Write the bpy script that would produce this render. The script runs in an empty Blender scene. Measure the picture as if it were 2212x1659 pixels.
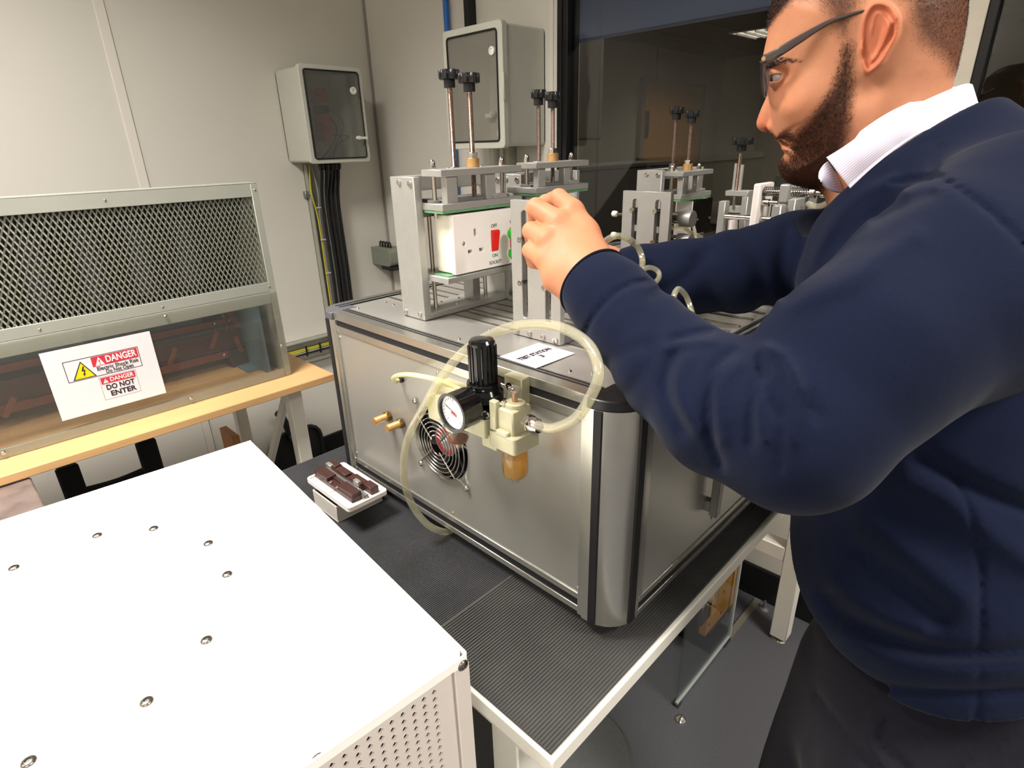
import bpy, bmesh, math, random
import numpy as np
from mathutils import Vector, Matrix, Quaternion
from mathutils.geometry import delaunay_2d_cdt
random.seed(7)
sc = bpy.context.scene
C = sc.collection
PI = math.pi
# ---------------------------------------------------------------- camera
H = 1.25                      # camera height above the floor
FPX = 1247.98
RCW = ((0.6966, -0.7170, -0.0256), (-0.2895, -0.2483, -0.9244), (0.6564, 0.6514, -0.3805))  # rows: right, down, forward
_r = [Vector(v).normalized() for v in RCW]
_r[1] = (_r[1] - _r[0] * _r[1].dot(_r[0])).normalized()
_r[2] = _r[0].cross(_r[1]).normalized()
cam_d = bpy.data.cameras.new('camera')
cam = bpy.data.objects.new('camera', cam_d); C.objects.link(cam)
cam_d.sensor_width = 36.0
cam_d.lens = FPX / 2212.0 * 36.0
cam_d.clip_start = 0.01
_m = Matrix((_r[0], -_r[1], -_r[2])).transposed().to_4x4()
_m.translation = Vector((0, 0, H))
cam.matrix_world = _m
sc.camera = cam
# ---------------------------------------------------------------- world, exposure, room lights
w = bpy.data.worlds.new('world'); sc.world = w; w.use_nodes = True
w.node_tree.nodes['Background'].inputs[0].default_value = (1.0, 0.93, 0.84, 1)
w.node_tree.nodes['Background'].inputs[1].default_value = 0.05
sc.view_settings.view_transform = 'Standard'
sc.view_settings.look = 'None'
sc.view_settings.exposure = 0.0
sc.view_settings.gamma = 1.0
sc.view_settings.use_curve_mapping = False
CEIL = 2.36
LIGHTS = [(-0.20, 1.00, 47), (0.75, -1.00, 44), (-1.75, 1.0, 26), (-1.3, -1.0, 42)]
LIGHTS2 = [(7.35, 3.15, 10), (2.9, 0.8, 105), (4.6, 3.15, 14)]      # the room beyond the glass; the strong middle one is added to brighten the blind
for lx, ly, lp in LIGHTS + LIGHTS2:
    ld = bpy.data.lights.new('panel_light', 'AREA'); ld.shape = 'SQUARE'; ld.size = 0.52
    ld.energy = lp; ld.color = (1.0, 0.952, 0.895); ld.spread = math.radians(140)
    lo = bpy.data.objects.new('panel_light', ld); C.objects.link(lo); lo.location = (lx, ly, CEIL - 0.035)

def cam_ray(px, py):
    d = _r[0] * (px - 1106.0) + _r[1] * (py - 829.5) + _r[2] * FPX
    return d
def at(px, py, ax, val):
    """point of the physical plane axis=val seen along a measured direction"""
    d = cam_ray(px, py); v = val - (H if ax == 2 else 0)
    return Vector((0, 0, H)) + d * (v / d[ax])
def dep(px, py, depth):
    return Vector((0, 0, H)) + cam_ray(px, py) * (depth / FPX)

# ---------------------------------------------------------------- materials
def lin(c):
    return tuple(((x / 255) / 12.92 if x / 255 <= 0.04045 else ((x / 255 + 0.055) / 1.055) ** 2.4) for x in c)
MATS = {}
def mat(name, rgb, rough=0.5, metal=0.0, var=0.06, nscale=30, bump=0.0, bscale=200, spec=0.5, coat=0.0, trans=0.0, ior=1.45, stretch=None, sss=0.0, sheen=0.0, rvar=0.0):
    if name in MATS: return MATS[name]
    m = bpy.data.materials.new(name); m.use_nodes = True
    nt = m.node_tree; b = nt.nodes['Principled BSDF']; L = nt.links
    b.inputs['Roughness'].default_value = rough; b.inputs['Metallic'].default_value = metal
    b.inputs['Specular IOR Level'].default_value = spec; b.inputs['Coat Weight'].default_value = coat
    b.inputs['Transmission Weight'].default_value = trans; b.inputs['IOR'].default_value = ior
    b.inputs['Sheen Weight'].default_value = sheen
    if sss:
        b.inputs['Subsurface Weight'].default_value = sss
        b.inputs['Subsurface Radius'].default_value = (0.012, 0.005, 0.003)
        b.inputs['Subsurface Scale'].default_value = 0.6
    tc = nt.nodes.new('ShaderNodeTexCoord'); mp = nt.nodes.new('ShaderNodeMapping'); L.new(tc.outputs['Object'], mp.inputs[0])
    if stretch: mp.inputs['Scale'].default_value = stretch
    n = nt.nodes.new('ShaderNodeTexNoise'); n.inputs['Scale'].default_value = nscale; n.inputs['Detail'].default_value = 5
    L.new(mp.outputs[0], n.inputs['Vector'])
    r = nt.nodes.new('ShaderNodeValToRGB'); c = lin(rgb)
    r.color_ramp.elements[0].position = 0.25; r.color_ramp.elements[1].position = 0.75
    r.color_ramp.elements[0].color = tuple(x * (1 - var) for x in c) + (1,)
    r.color_ramp.elements[1].color = tuple(min(1, x * (1 + var)) for x in c) + (1,)
    L.new(n.outputs['Fac'], r.inputs[0]); L.new(r.outputs[0], b.inputs['Base Color'])
    if rvar:
        mr = nt.nodes.new('ShaderNodeMapRange'); mr.inputs['To Min'].default_value = rough - rvar; mr.inputs['To Max'].default_value = rough + rvar
        L.new(n.outputs['Fac'], mr.inputs['Value']); L.new(mr.outputs[0], b.inputs['Roughness'])
    if bump:
        n2 = nt.nodes.new('ShaderNodeTexNoise'); n2.inputs['Scale'].default_value = bscale; n2.inputs['Detail'].default_value = 3
        L.new(mp.outputs[0], n2.inputs['Vector'])
        bp = nt.nodes.new('ShaderNodeBump'); bp.inputs['Strength'].default_value = bump; bp.inputs['Distance'].default_value = 0.001
        L.new(n2.outputs['Fac'], bp.inputs['Height']); L.new(bp.outputs[0], b.inputs['Normal'])
    MATS[name] = m
    return m
def clear_mat(name, rgb, alpha, rough=0.05, refl=1.45, frefl=None):
    """thin clear sheet: tinted see-through with a glossy surface"""
    if name in MATS: return MATS[name]
    m = bpy.data.materials.new(name); m.use_nodes = True; nt = m.node_tree; L = nt.links
    for x in list(nt.nodes): nt.nodes.remove(x)
    out = nt.nodes.new('ShaderNodeOutputMaterial'); mx = nt.nodes.new('ShaderNodeMixShader')
    g = nt.nodes.new('ShaderNodeBsdfGlossy'); g.inputs['Roughness'].default_value = rough
    t = nt.nodes.new('ShaderNodeBsdfTransparent'); t.inputs[0].default_value = lin(rgb) + (1,)
    lw = nt.nodes.new('ShaderNodeLayerWeight'); lw.inputs[0].default_value = 0.5
    pw = nt.nodes.new('ShaderNodeMath'); pw.operation = 'POWER'; pw.inputs[1].default_value = 4.0; L.new(lw.outputs['Facing'], pw.inputs[0])
    fr = nt.nodes.new('ShaderNodeMath'); fr.operation = 'MULTIPLY_ADD'; fr.inputs[1].default_value = 0.85; fr.inputs[2].default_value = ((refl - 1) / (refl + 1)) ** 2; L.new(pw.outputs[0], fr.inputs[0])
    if frefl is not None:
        g.inputs[0].default_value = (1, 1, 1, 1); mx.inputs[0].default_value = frefl
    else:
        L.new(fr.outputs[0], mx.inputs[0])
    if alpha < 1:
        d = nt.nodes.new('ShaderNodeBsdfDiffuse'); d.inputs[0].default_value = lin(rgb) + (1,)
        m2 = nt.nodes.new('ShaderNodeMixShader'); m2.inputs[0].default_value = 1 - alpha
        L.new(t.outputs[0], m2.inputs[1]); L.new(d.outputs[0], m2.inputs[2]); L.new(m2.outputs[0], mx.inputs[1])
    else:
        L.new(t.outputs[0], mx.inputs[1])
    L.new(g.outputs[0], mx.inputs[2]); L.new(mx.outputs[0], out.inputs[0])
    MATS[name] = m
    return m
alu = mat('anodised_aluminium', (172, 170, 165), 0.40, 0.5, 0.04, 60, 0.02, 900)
alu_d = mat('dark_anodised_aluminium', (124, 123, 120), 0.45, 0.5, 0.05, 60)
sat = mat('satin_panel_steel', (164, 162, 155), 0.34, 0.55, 0.03, 8, 0.02, 700, rvar=0.03)
prof = mat('profile_aluminium', (188, 186, 178), 0.27, 0.85, 0.03, 40)
steel = mat('bright_steel', (205, 198, 190), 0.18, 1.0, 0.03, 100)
steel_d = mat('worn_steel', (140, 134, 128), 0.3, 1.0, 0.1, 100)
thread_m = mat('threaded_steel', (176, 152, 140), 0.25, 1.0, 0.12, 300)
brass = mat('brass', (214, 172, 116), 0.36, 0.8, 0.08, 200)
blk = mat('black_plastic', (22, 22, 24), 0.38, 0, 0.15, 200, 0.05, 900)
blk_g = mat('glossy_black_plastic', (14, 14, 15), 0.13, 0, 0.1, 50)
rub = mat('black_rubber_strip', (20, 19, 22), 0.6, 0, 0.2, 80)
capm = mat('grey_cap_plastic', (84, 84, 88), 0.5, 0, 0.05, 60)
white_pl = mat('white_plastic', (238, 230, 224), 0.28, 0, 0.02, 30)
white_pc = mat('white_powder_coat', (246, 244, 236), 0.42, 0, 0.012, 20, 0.04, 1200)
grey_box = mat('grey_enclosure_plastic', (196, 196, 184), 0.4, 0, 0.02, 30)
zinc = mat('zinc_beige_casting', (176, 171, 142), 0.42, 0.15, 0.05, 60, 0.06, 700)
green_rub = mat('green_rubber_pad', (96, 140, 100), 0.7, 0, 0.15, 120)
wall_m = mat('wall_panel_paint', (214, 210, 200), 0.45, 0, 0.012, 3)
paper = mat('white_paper', (235, 226, 230), 0.5, 0, 0.01, 20)
ink = mat('black_ink', (34, 32, 44), 0.6, 0, 0.02, 20)
wood = mat('beech_laminate', (206, 163, 112), 0.42, 0, 0.10, 5, stretch=(1, 12, 12))

# ---------------------------------------------------------------- geometry helpers
class G:
    def __init__(s): s.v = []; s.f = []
    def add(s, vs, fs):
        o = len(s.v); s.v += [tuple(x) for x in vs]; s.f += [tuple(i + o for i in f) for f in fs]; return s
    def box(s, a, b, M=None):
        x0, y0, z0 = [min(a[i], b[i]) for i in range(3)]; x1, y1, z1 = [max(a[i], b[i]) for i in range(3)]
        vs = [(x0, y0, z0), (x1, y0, z0), (x1, y1, z0), (x0, y1, z0), (x0, y0, z1), (x1, y0, z1), (x1, y1, z1), (x0, y1, z1)]
        if M is not None: vs = [M @ Vector(v) for v in vs]
        return s.add(vs, [(0, 3, 2, 1), (4, 5, 6, 7), (0, 1, 5, 4), (1, 2, 6, 5), (2, 3, 7, 6), (3, 0, 4, 7)])
    def lathe(s, prof, o, ax, n=20, cap=True, M=None):
        """prof: (radius, distance along ax)"""
        ax = Vector(ax).normalized(); u = ax.orthogonal().normalized(); w_ = ax.cross(u); o = Vector(o)
        vs = []
        for r, t in prof:
            for k in range(n):
                a = 2 * PI * k / n; vs.append(o + ax * t + (u * math.cos(a) + w_ * math.sin(a)) * r)
        fs = []
        for i in range(len(prof) - 1):
            for k in range(n):
                k2 = (k + 1) % n; fs.append((i * n + k, i * n + k2, (i + 1) * n + k2, (i + 1) * n + k))
        if cap:
            fs.append(tuple(range(n - 1, -1, -1))); m = (len(prof) - 1) * n; fs.append(tuple(range(m, m + n)))
        if M is not None: vs = [M @ v for v in vs]
        return s.add(vs, fs)
    def cyl(s, p0, p1, r0, r1=None, n=20, M=None):
        p0 = Vector(p0); p1 = Vector(p1); d = (p1 - p0)
        return s.lathe([(r0, 0), (r0 if r1 is None else r1, d.length)], p0, d, n, M=M)
    def tube(s, pts, r, n=10, smooth=0, closed=False, r2=None):
        pts = [Vector(p) for p in pts]
        if smooth: pts = catmull(pts, smooth, closed)
        m = len(pts); vs = []; u = None
        for i in range(m):
            a = pts[i - 1] if (i or closed) else pts[0]; b = pts[(i + 1) % m] if (i < m - 1 or closed) else pts[-1]
            t = (b - a).normalized()
            u = (t.orthogonal() if u is None else (u - t * u.dot(t))).normalized(); w_ = t.cross(u)
            rr = r if not callable(r) else r(i / (m - 1))
            for k in range(n):
                an = 2 * PI * k / n; vs.append(pts[i] + u * math.cos(an) * rr + w_ * math.sin(an) * (rr if r2 is None else r2))
        fs = []
        for i in range(m if closed else m - 1):
            j = (i + 1) % m
            for k in range(n):
                k2 = (k + 1) % n; fs.append((i * n + k, i * n + k2, j * n + k2, j * n + k))
        if not closed: fs.append(tuple(range(n - 1, -1, -1))); fs.append(tuple(range((m - 1) * n, m * n)))
        return s.add(vs, fs)
    def prism(s, poly, O, U, V, t):
        """2-D polygon (u,v) in plane O,U,V extruded by vector t; convex or simple"""
        O = Vector(O); U = Vector(U); V = Vector(V); t = Vector(t); n = len(poly)
        vs = [O + U * a + V * b for a, b in poly]; vs += [v + t for v in vs]
        flip = U.cross(V).dot(t) > 0
        fs = [tuple(range(n)), tuple(range(2 * n - 1, n - 1, -1))] + [(i, i + n, (i + 1) % n + n, (i + 1) % n) for i in range(n)]
        if flip: fs = [tuple(reversed(f)) for f in fs]
        return s.add(vs, fs)
    def sheet(s, outer, holes, O, U, V, t):
        """flat plate with holes, extruded by t"""
        O = Vector(O); U = Vector(U); V = Vector(V); t = Vector(t)
        pts = []; es = []
        for lp in [outer] + holes:
            b = len(pts); pts += [Vector(p) for p in lp]; es += [(b + i, b + (i + 1) % len(lp)) for i in range(len(lp))]
        vo, eo, fo, ov, oe, of = delaunay_2d_cdt([Vector((p[0], p[1])) for p in pts], es, [], 1, 1e-7)
        def inside(p, lp):
            c = False; n = len(lp)
            for i in range(n):
                x0, y0 = lp[i]; x1, y1 = lp[(i + 1) % n]
                if (y0 > p[1]) != (y1 > p[1]) and p[0] < (x1 - x0) * (p[1] - y0) / (y1 - y0) + x0: c = not c
            return c
        hb = [(min(p[0] for p in h), max(p[0] for p in h), min(p[1] for p in h), max(p[1] for p in h)) for h in holes]
        keep = []
        for f in fo:
            c = (sum(vo[i][0] for i in f) / len(f), sum(vo[i][1] for i in f) / len(f))
            if not inside(c, outer): continue
            if any(b[0] <= c[0] <= b[1] and b[2] <= c[1] <= b[3] and inside(c, h) for b, h in zip(hb, holes)): continue
            keep.append(tuple(f))
        n = len(vo); vs = [O + U * p[0] + V * p[1] for p in vo]; vs += [v + t for v in vs]
        cnt = {}
        for f in keep:
            for i in range(len(f)):
                e = (f[i], f[(i + 1) % len(f)]); cnt[e] = 1
        fs = list(keep) + [tuple(i + n for i in reversed(f)) for f in keep]
        for (a, b) in cnt:
            if (b, a) not in cnt: fs.append((b, a, a + n, b + n))
        if U.cross(V).dot(t) > 0: fs = [tuple(reversed(f)) for f in fs]
        return s.add(vs, fs)
    def xf(s, M):
        s.v = [tuple(M @ Vector(v)) for v in s.v]; return s
def catmull(P, k, closed=False):
    out = []; n = len(P)
    for i in range(n if closed else n - 1):
        p0 = P[i - 1] if (i or closed) else P[0]; p1 = P[i]; p2 = P[(i + 1) % n]; p3 = P[(i + 2) % n] if (closed or i + 2 < n) else P[-1]
        for j in range(k):
            t = j / k; out.append(0.5 * ((2 * p1) + (p2 - p0) * t + (2 * p0 - 5 * p1 + 4 * p2 - p3) * t * t + (3 * p1 - p0 - 3 * p2 + p3) * t ** 3))
    if not closed: out.append(P[-1])
    return out
def rrect(x0, y0, x1, y1, r, n=4):
    o = []
    for cx, cy, a0 in ((x1 - r, y0 + r, -90), (x1 - r, y1 - r, 0), (x0 + r, y1 - r, 90), (x0 + r, y0 + r, 180)):
        for k in range(n + 1):
            a = math.radians(a0 + 90 * k / n); o.append((cx + r * math.cos(a), cy + r * math.sin(a)))
    return o
def ngon(cx, cy, r, n, ph=0.0):
    return [(cx + r * math.cos(ph + 2 * PI * k / n), cy + r * math.sin(ph + 2 * PI * k / n)) for k in range(n)]
BASE = {}
def tag(o, label=None, cat=None, group=None, kind=None):
    if label: o['label'] = label
    if cat: o['category'] = cat
    if group: o['group'] = group
    if kind: o['kind'] = kind
    return o
def thing(name, label, cat, loc, group=None):
    o = bpy.data.objects.new(name, None); C.objects.link(o); o.location = loc; o.empty_display_size = 0.05
    BASE[o] = Vector(loc); return tag(o, label, cat, group)
def mesh_of(name, g, m, smooth=None, base=Vector((0, 0, 0))):
    me = bpy.data.meshes.new(name)
    me.from_pydata([tuple(Vector(v) - base) for v in g.v], [], g.f)
    me.validate()
    me.materials.append(m)
    if smooth is not None:
        me.polygons.foreach_set('use_smooth', [True] * len(me.polygons)); me.set_sharp_from_angle(angle=math.radians(smooth))
    me.update(); return me
def part(name, g, m, parent=None, label=None, smooth=32, bevel=0.0, kind=None, fix=True, seg=1):
    base = BASE[parent] if parent is not None else Vector((0, 0, 0))
    me = mesh_of(name, g, m, smooth, base)
    if fix:
        bm = bmesh.new(); bm.from_mesh(me); bmesh.ops.recalc_face_normals(bm, faces=bm.faces); bm.to_mesh(me); bm.free()
    o = bpy.data.objects.new(name, me); C.objects.link(o)
    if parent is not None: o.parent = parent
    BASE[o] = base
    if bevel:
        bv = o.modifiers.new('bevel', 'BEVEL'); bv.width = bevel; bv.segments = seg; bv.limit_method = 'ANGLE'; bv.angle_limit = math.radians(40)
    return tag(o, label, None, None, kind)
def put(name, me, pos, d, parent, label=None, roll=0.0, scale=1.0):
    """shared mesh (modelled along +z) placed at pos pointing along d"""
    o = bpy.data.objects.new(name, me); C.objects.link(o)
    base = BASE.get(parent, Vector((0, 0, 0)))
    q = Vector((0, 0, 1)).rotation_difference(Vector(d).normalized()) @ Quaternion((0, 0, 1), roll)
    o.matrix_world = Matrix.LocRotScale(Vector(pos) - base, q, Vector((scale,) * 3))
    if parent is not None:
        o.parent = parent
    BASE[o] = base
    return tag(o, label)
def one(name, label, cat, g, m, loc, group=None, **k):
    """single-mesh thing with its origin at loc"""
    loc = Vector(loc); me = mesh_of(name, g, m, k.get('smooth', 32), loc)
    bm = bmesh.new(); bm.from_mesh(me); bmesh.ops.recalc_face_normals(bm, faces=bm.faces); bm.to_mesh(me); bm.free()
    o = bpy.data.objects.new(name, me); C.objects.link(o); o.location = loc; BASE[o] = loc
    if k.get('bevel'):
        bv = o.modifiers.new('bevel', 'BEVEL'); bv.width = k['bevel']; bv.segments = k.get('seg', 1); bv.limit_method = 'ANGLE'
    return tag(o, label, cat, group, k.get('kind'))
def text(s, size, m, O, U, V, parent, name='lettering', label=None, bold=0.0, align='CENTER', lift=0.0004, squash=1.0, fit=None):
    cu = bpy.data.curves.new(name, 'FONT'); cu.body = s; cu.size = size; cu.align_x = align; cu.align_y = 'CENTER'; cu.offset = bold; cu.extrude = 0.0001
    cu.resolution_u = 3; cu.space_line = 0.85
    tmp = bpy.data.objects.new('tmp', cu); C.objects.link(tmp)
    dg = bpy.context.evaluated_depsgraph_get(); me = bpy.data.meshes.new_from_object(tmp.evaluated_get(dg)); bpy.data.objects.remove(tmp)
    if fit: squash = fit / (max(v.co.x for v in me.vertices) - min(v.co.x for v in me.vertices))
    O = Vector(O); U = Vector(U).normalized(); V = Vector(V).normalized(); N = U.cross(V)
    base = BASE[parent]
    for v in me.vertices: v.co = O + U * (v.co.x * squash) + V * v.co.y + N * (v.co.z + lift) - base
    me.materials.clear(); me.materials.append(m)
    o = bpy.data.objects.new(name, me); C.objects.link(o); o.parent = parent; BASE[o] = base
    return tag(o, label)
def struct(name, g, m, **k):
    o = part(name, g, m, None, **k); o['kind'] = 'structure'; return o
# shared fasteners, modelled along +z
def cap_screw_mesh(r, h, m):
    g = G(); n = 12
    g.lathe([(r * 0.95, 0), (r, h * 0.15), (r, h * 0.8), (r * 0.9, h), (r * 0.5, h), (r * 0.48, h * 0.35)], (0, 0, 0), (0, 0, 1), n)
    return mesh_of('cap_screw', g, m, 40)
def button_screw_mesh(r, h, m):
    g = G(); g.lathe([(r, 0), (r * 0.95, h * 0.45), (r * 0.7, h * 0.85), (r * 0.4, h), (r * 0.36, h * 0.45), (r * 0.1, h * 0.42)], (0, 0, 0), (0, 0, 1), 12)
    return mesh_of('button_screw', g, m, 50)
def acorn_mesh(r, h, m):
    g = G(); g.lathe([(r, 0), (r, h * 0.4)], (0, 0, 0), (0, 0, 1), 6)
    g.lathe([(r * .85, h * 0.4), (r * .85, h * .6), (r * .65, h * .85), (r * .2, h)], (0, 0, 0), (0, 0, 1), 12)
    return mesh_of('acorn_nut', g, m, 40)
def threaded(g, p0, p1, r, pitch=0.0013, n=12):
    L = (Vector(p1) - Vector(p0)).length; k = int(L / pitch); pr = []
    for i in range(k):
        pr += [(r, i * pitch), (r * 0.86, (i + 0.5) * pitch)]
    pr.append((r, L)); g.lathe(pr, p0, Vector(p1) - Vector(p0), n); return g
SCR = cap_screw_mesh(0.0038, 0.0022, steel); SCR_S = cap_screw_mesh(0.0026, 0.0016, steel)
BTN = button_screw_mesh(0.0045, 0.0024, steel); BTN_S = button_screw_mesh(0.0028, 0.0014, steel)
ACORN = acorn_mesh(0.0052, 0.014, steel)
# ================================================================ ROOM
WX, WY = 1.45, 2.17
floor_m = mat('speckled_grey_vinyl', (82, 82, 86), 0.45, 0, 0.12, 220, 0.05, 300)
ceil_m = mat('ceiling_tile', (200, 198, 192), 0.9, 0, 0.05, 90, 0.3, 300)
skirt_m = mat('black_skirting', (18, 18, 20), 0.45, 0, 0.1, 20)
g = G().box((-2.3, -2.3, -0.1), (WX, WY + 0.1, 0)); struct('floor', g, floor_m)
g = G().box((-2.3, -2.3, CEIL + 0.01), (WX + 0.1, WY + 0.1, CEIL + 0.1)); struct('ceiling', g, ceil_m)
g = G()
for i in range(7): g.box((-2.2 + 0.6 * i - 0.012, -2.2, CEIL), (-2.2 + 0.6 * i + 0.012, WY, CEIL + 0.012))
for j in range(8): g.box((-2.2, -2.15 + 0.6 * j - 0.012, CEIL - 0.001), (WX, -2.15 + 0.6 * j + 0.012, CEIL + 0.01))
struct('trim_1', g, mat('ceiling_grid_white', (210, 208, 200), 0.5))
g = G().box((-2.3, WY, 0), (WX + 0.1, WY + 0.1, CEIL)); struct('wall_left', g, wall_m)
g = G().box((-2.3, -2.2, 0), (-2.2, WY, CEIL)); struct('wall_front', g, wall_m)
g = G().box((-2.3, -2.3, 0), (WX + 0.1, -2.2, CEIL)); struct('wall_right', g, wall_m)
# partition wall with the dark glazing
g = G().box((WX, 1.217, 0), (WX + 0.1, WY, CEIL)).box((WX, -2.2, 0), (WX + 0.1, 1.217, 0.86)).box((WX, -2.2, 2.2), (WX + 0.1, 1.217, CEIL))
struct('wall_back', g, wall_m)
fr_m = mat('black_glazing_frame', (16, 16, 18), 0.35, 0, 0.1, 50)
g = G().box((WX - 0.006, 1.178, 0.86), (WX + 0.05, 1.217, 2.2)).box((WX - 0.006, -2.2, 0.86), (WX + 0.05, 1.18, 0.885)).box((WX - 0.006, -2.2, 2.17), (WX + 0.05, 1.18, 2.2))
g.box((WX - 0.006, 0.255, 0.885), (WX + 0.05, 0.272, 2.17)).box((WX - 0.006, 0.210, 0.885), (WX + 0.05, 0.226, 2.17))
win = struct('window_1', g, fr_m, bevel=0.002)
g = G().box((WX - 0.010, 1.196, 0.9), (WX - 0.006, 1.199, 2.17)); part('gasket', g, rub, win)
g = G().box((WX - 0.012, 0.226, 0.86), (WX + 0.05, 0.255, 2.17)); part('mullion', g, mat('white_mullion', (206, 196, 180), 0.45), win)
gl_m = clear_mat('dark_reflective_glass', (206, 204, 198), 1.0, 0.003, frefl=0.028)
g = G().box((WX + 0.012, 0.272, 0.885), (WX + 0.016, 1.178, 2.17)); part('pane', g, gl_m, win)
g = G().box((WX + 0.012, -2.2, 0.885), (WX + 0.016, 0.210, 2.17)); part('pane', g, gl_m, win)
blind_m = mat('blue_blind_fabric', (176, 188, 214), 0.8, 0, 0.05, 60)
g = G().box((WX + 0.06, 0.272, 1.524), (WX + 0.063, 1.19, 2.19)); g.cyl((WX + 0.0615, 0.272, 1.524), (WX + 0.0615, 1.19, 1.524), 0.004)
_nt = blind_m.node_tree; _t = _nt.nodes.new('ShaderNodeBsdfTranslucent'); _t.inputs[0].default_value = lin((170, 182, 210)) + (1,); _mx = _nt.nodes.new('ShaderNodeMixShader'); _mx.inputs[0].default_value = 0.55
_nt.links.new(_nt.nodes['Principled BSDF'].outputs[0], _mx.inputs[1]); _nt.links.new(_t.outputs[0], _mx.inputs[2]); _nt.links.new(_mx.outputs[0], _nt.nodes['Material Output'].inputs[0])
one('roller_blind', 'blue fabric roller blind lowered across the top of the dark window', 'blind', g, blind_m, (WX + 0.06, 0.73, 2.19))
w2 = mat('next_room_paint', (196, 190, 172), 0.6, 0, 0.02, 2); XB = WX + 0.1
g = G().box((XB, 4.5, 0), (9.3, 4.6, CEIL)); struct('wall_next_room_left', g, w2)
g = G().box((9.2, -2.5, 0), (9.3, 4.5, CEIL)); struct('wall_next_room_back', g, w2)
g = G().box((XB, -2.6, 0), (9.3, -2.5, CEIL)).box((XB, WY + 0.1, 0), (XB + 0.02, 4.5, CEIL)); struct('wall_next_room_right', g, w2)
g = G().box((WX, -2.6, -0.1), (9.3, 4.6, -0.001)); struct('floor_next_room', g, mat('dark_carpet', (48, 46, 44), 0.9, 0, 0.2, 90))
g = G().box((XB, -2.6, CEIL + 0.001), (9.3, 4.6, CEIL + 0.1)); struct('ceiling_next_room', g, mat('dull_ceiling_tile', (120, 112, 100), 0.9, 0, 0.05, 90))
g = G()
for i in range(12): g.box((XB + 0.35 + 0.6 * i, -2.5, CEIL - 0.004), (XB + 0.37 + 0.6 * i, 4.5, CEIL + 0.002))
for j in range(11): g.box((XB, -2.1 + 0.6 * j, CEIL - 0.005), (9.2, -2.08 + 0.6 * j, CEIL + 0.002))
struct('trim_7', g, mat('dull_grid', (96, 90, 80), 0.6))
g = G().box((7.02, 4.46, 0), (8.50, 4.5, 1.93)); d1 = struct('door_1', g, mat('oak_door_veneer', (214, 156, 74), 0.4, 0, 0.1, 4, stretch=(8, 8, 0.6)))
g = G().box((6.94, 4.44, 0), (7.02, 4.5, 2.0)).box((8.50, 4.44, 0), (8.58, 4.5, 2.0)).box((6.94, 4.44, 1.93), (8.58, 4.5, 2.0)); part('door_frame', g, mat('door_frame_paint', (150, 144, 130), 0.5), d1)
g = G().box((7.06, 4.42, 1.30), (7.10, 4.46, 1.62)); part('door_handle', g, steel_d, d1)
g = G().box((7.30, 4.495, 2.0), (7.34, 4.5, CEIL)).box((5.2, 4.495, 0), (5.24, 4.5, CEIL)); struct('trim_8', g, mat('door_frame_paint', (150, 144, 130)))
dc = mat('charcoal_laminate', (22, 20, 19), 0.6, 0, 0.08, 20)
t = thing('low_cupboard', 'long charcoal cupboard beyond the window behind the middle press', 'cupboard', (3.0, 2.15, 0))
g = G().box((2.45, 2.05, 0), (3.62, 2.40, 1.115)); part('body', g, dc, t, bevel=0.003)
g = G().box((2.45, 2.04, 1.116), (3.64, 2.41, 1.136)); part('top', g, dc, t, bevel=0.002)
g = G().box((1.56, 1.235, 1.262), (1.70, 1.50, 1.575)); one('dark_junction_box', 'dark grey box on the far side of the wall just inside the window frame', 'box', g, mat('dark_grey_box', (66, 60, 52), 0.5), (1.56, 1.3, 1.4), bevel=0.006)
q = at(1690, 378, 0, 3.4); g = G().box((3.38, q.y - 0.16, 0.75), (3.42, q.y + 0.03, q.z)); t = thing('monitor', 'black monitor back beyond the window behind the chin', 'monitor', (3.4, q.y, 0.75)); part('screen_back', g, blk, t, bevel=0.004)
g = G().box((3.36, q.y - 0.1, 0.70), (3.44, q.y + 0.02, 0.76)).box((3.2, q.y - 0.5, 0.68), (3.8, q.y + 0.5, 0.70)).box((3.25, q.y - .45, 0), (3.30, q.y - .4, .68)).box((3.7, q.y + .4, 0), (3.75, q.y + .45, .68)); part('desk_stand', g, dc, t)
# skirtings and cover strips
g = G().box((-2.2, WY - 0.012, 0), (WX, WY, 0.105)); struct('baseboard_left', g, skirt_m, bevel=0.003)
g = G().box((WX - 0.012, -2.2, 0), (WX, WY - 0.012, 0.105)); struct('baseboard_back', g, skirt_m, bevel=0.003)
sx = at(272, 205, 1, WY).x
cover = mat('wall_cover_strip', (222, 216, 206), 0.4, 0, 0.01, 4)
for i, x in enumerate((sx - 0.012, sx - 0.012 - 0.6)):
    g = G().box((x - 0.014, WY - 0.005, 0.105), (x + 0.014, WY, CEIL)); struct('trim_%d' % (2 + i), g, cover, bevel=0.0015)
g = G().box((0.86, WY - 0.004, 0.105), (0.888, WY, 0.47)); struct('trim_4', g, cover)
g = G().box((WX - 0.006, WY - 0.012, 0.105), (WX, WY - 0.001, CEIL)); struct('trim_5', g, mat('corner_sealant', (150, 146, 138), 0.6))
g = G().box((WX - 0.004, 1.232, 0.105), (WX, 1.246, CEIL)); struct('trim_6', g, cover)
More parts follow.
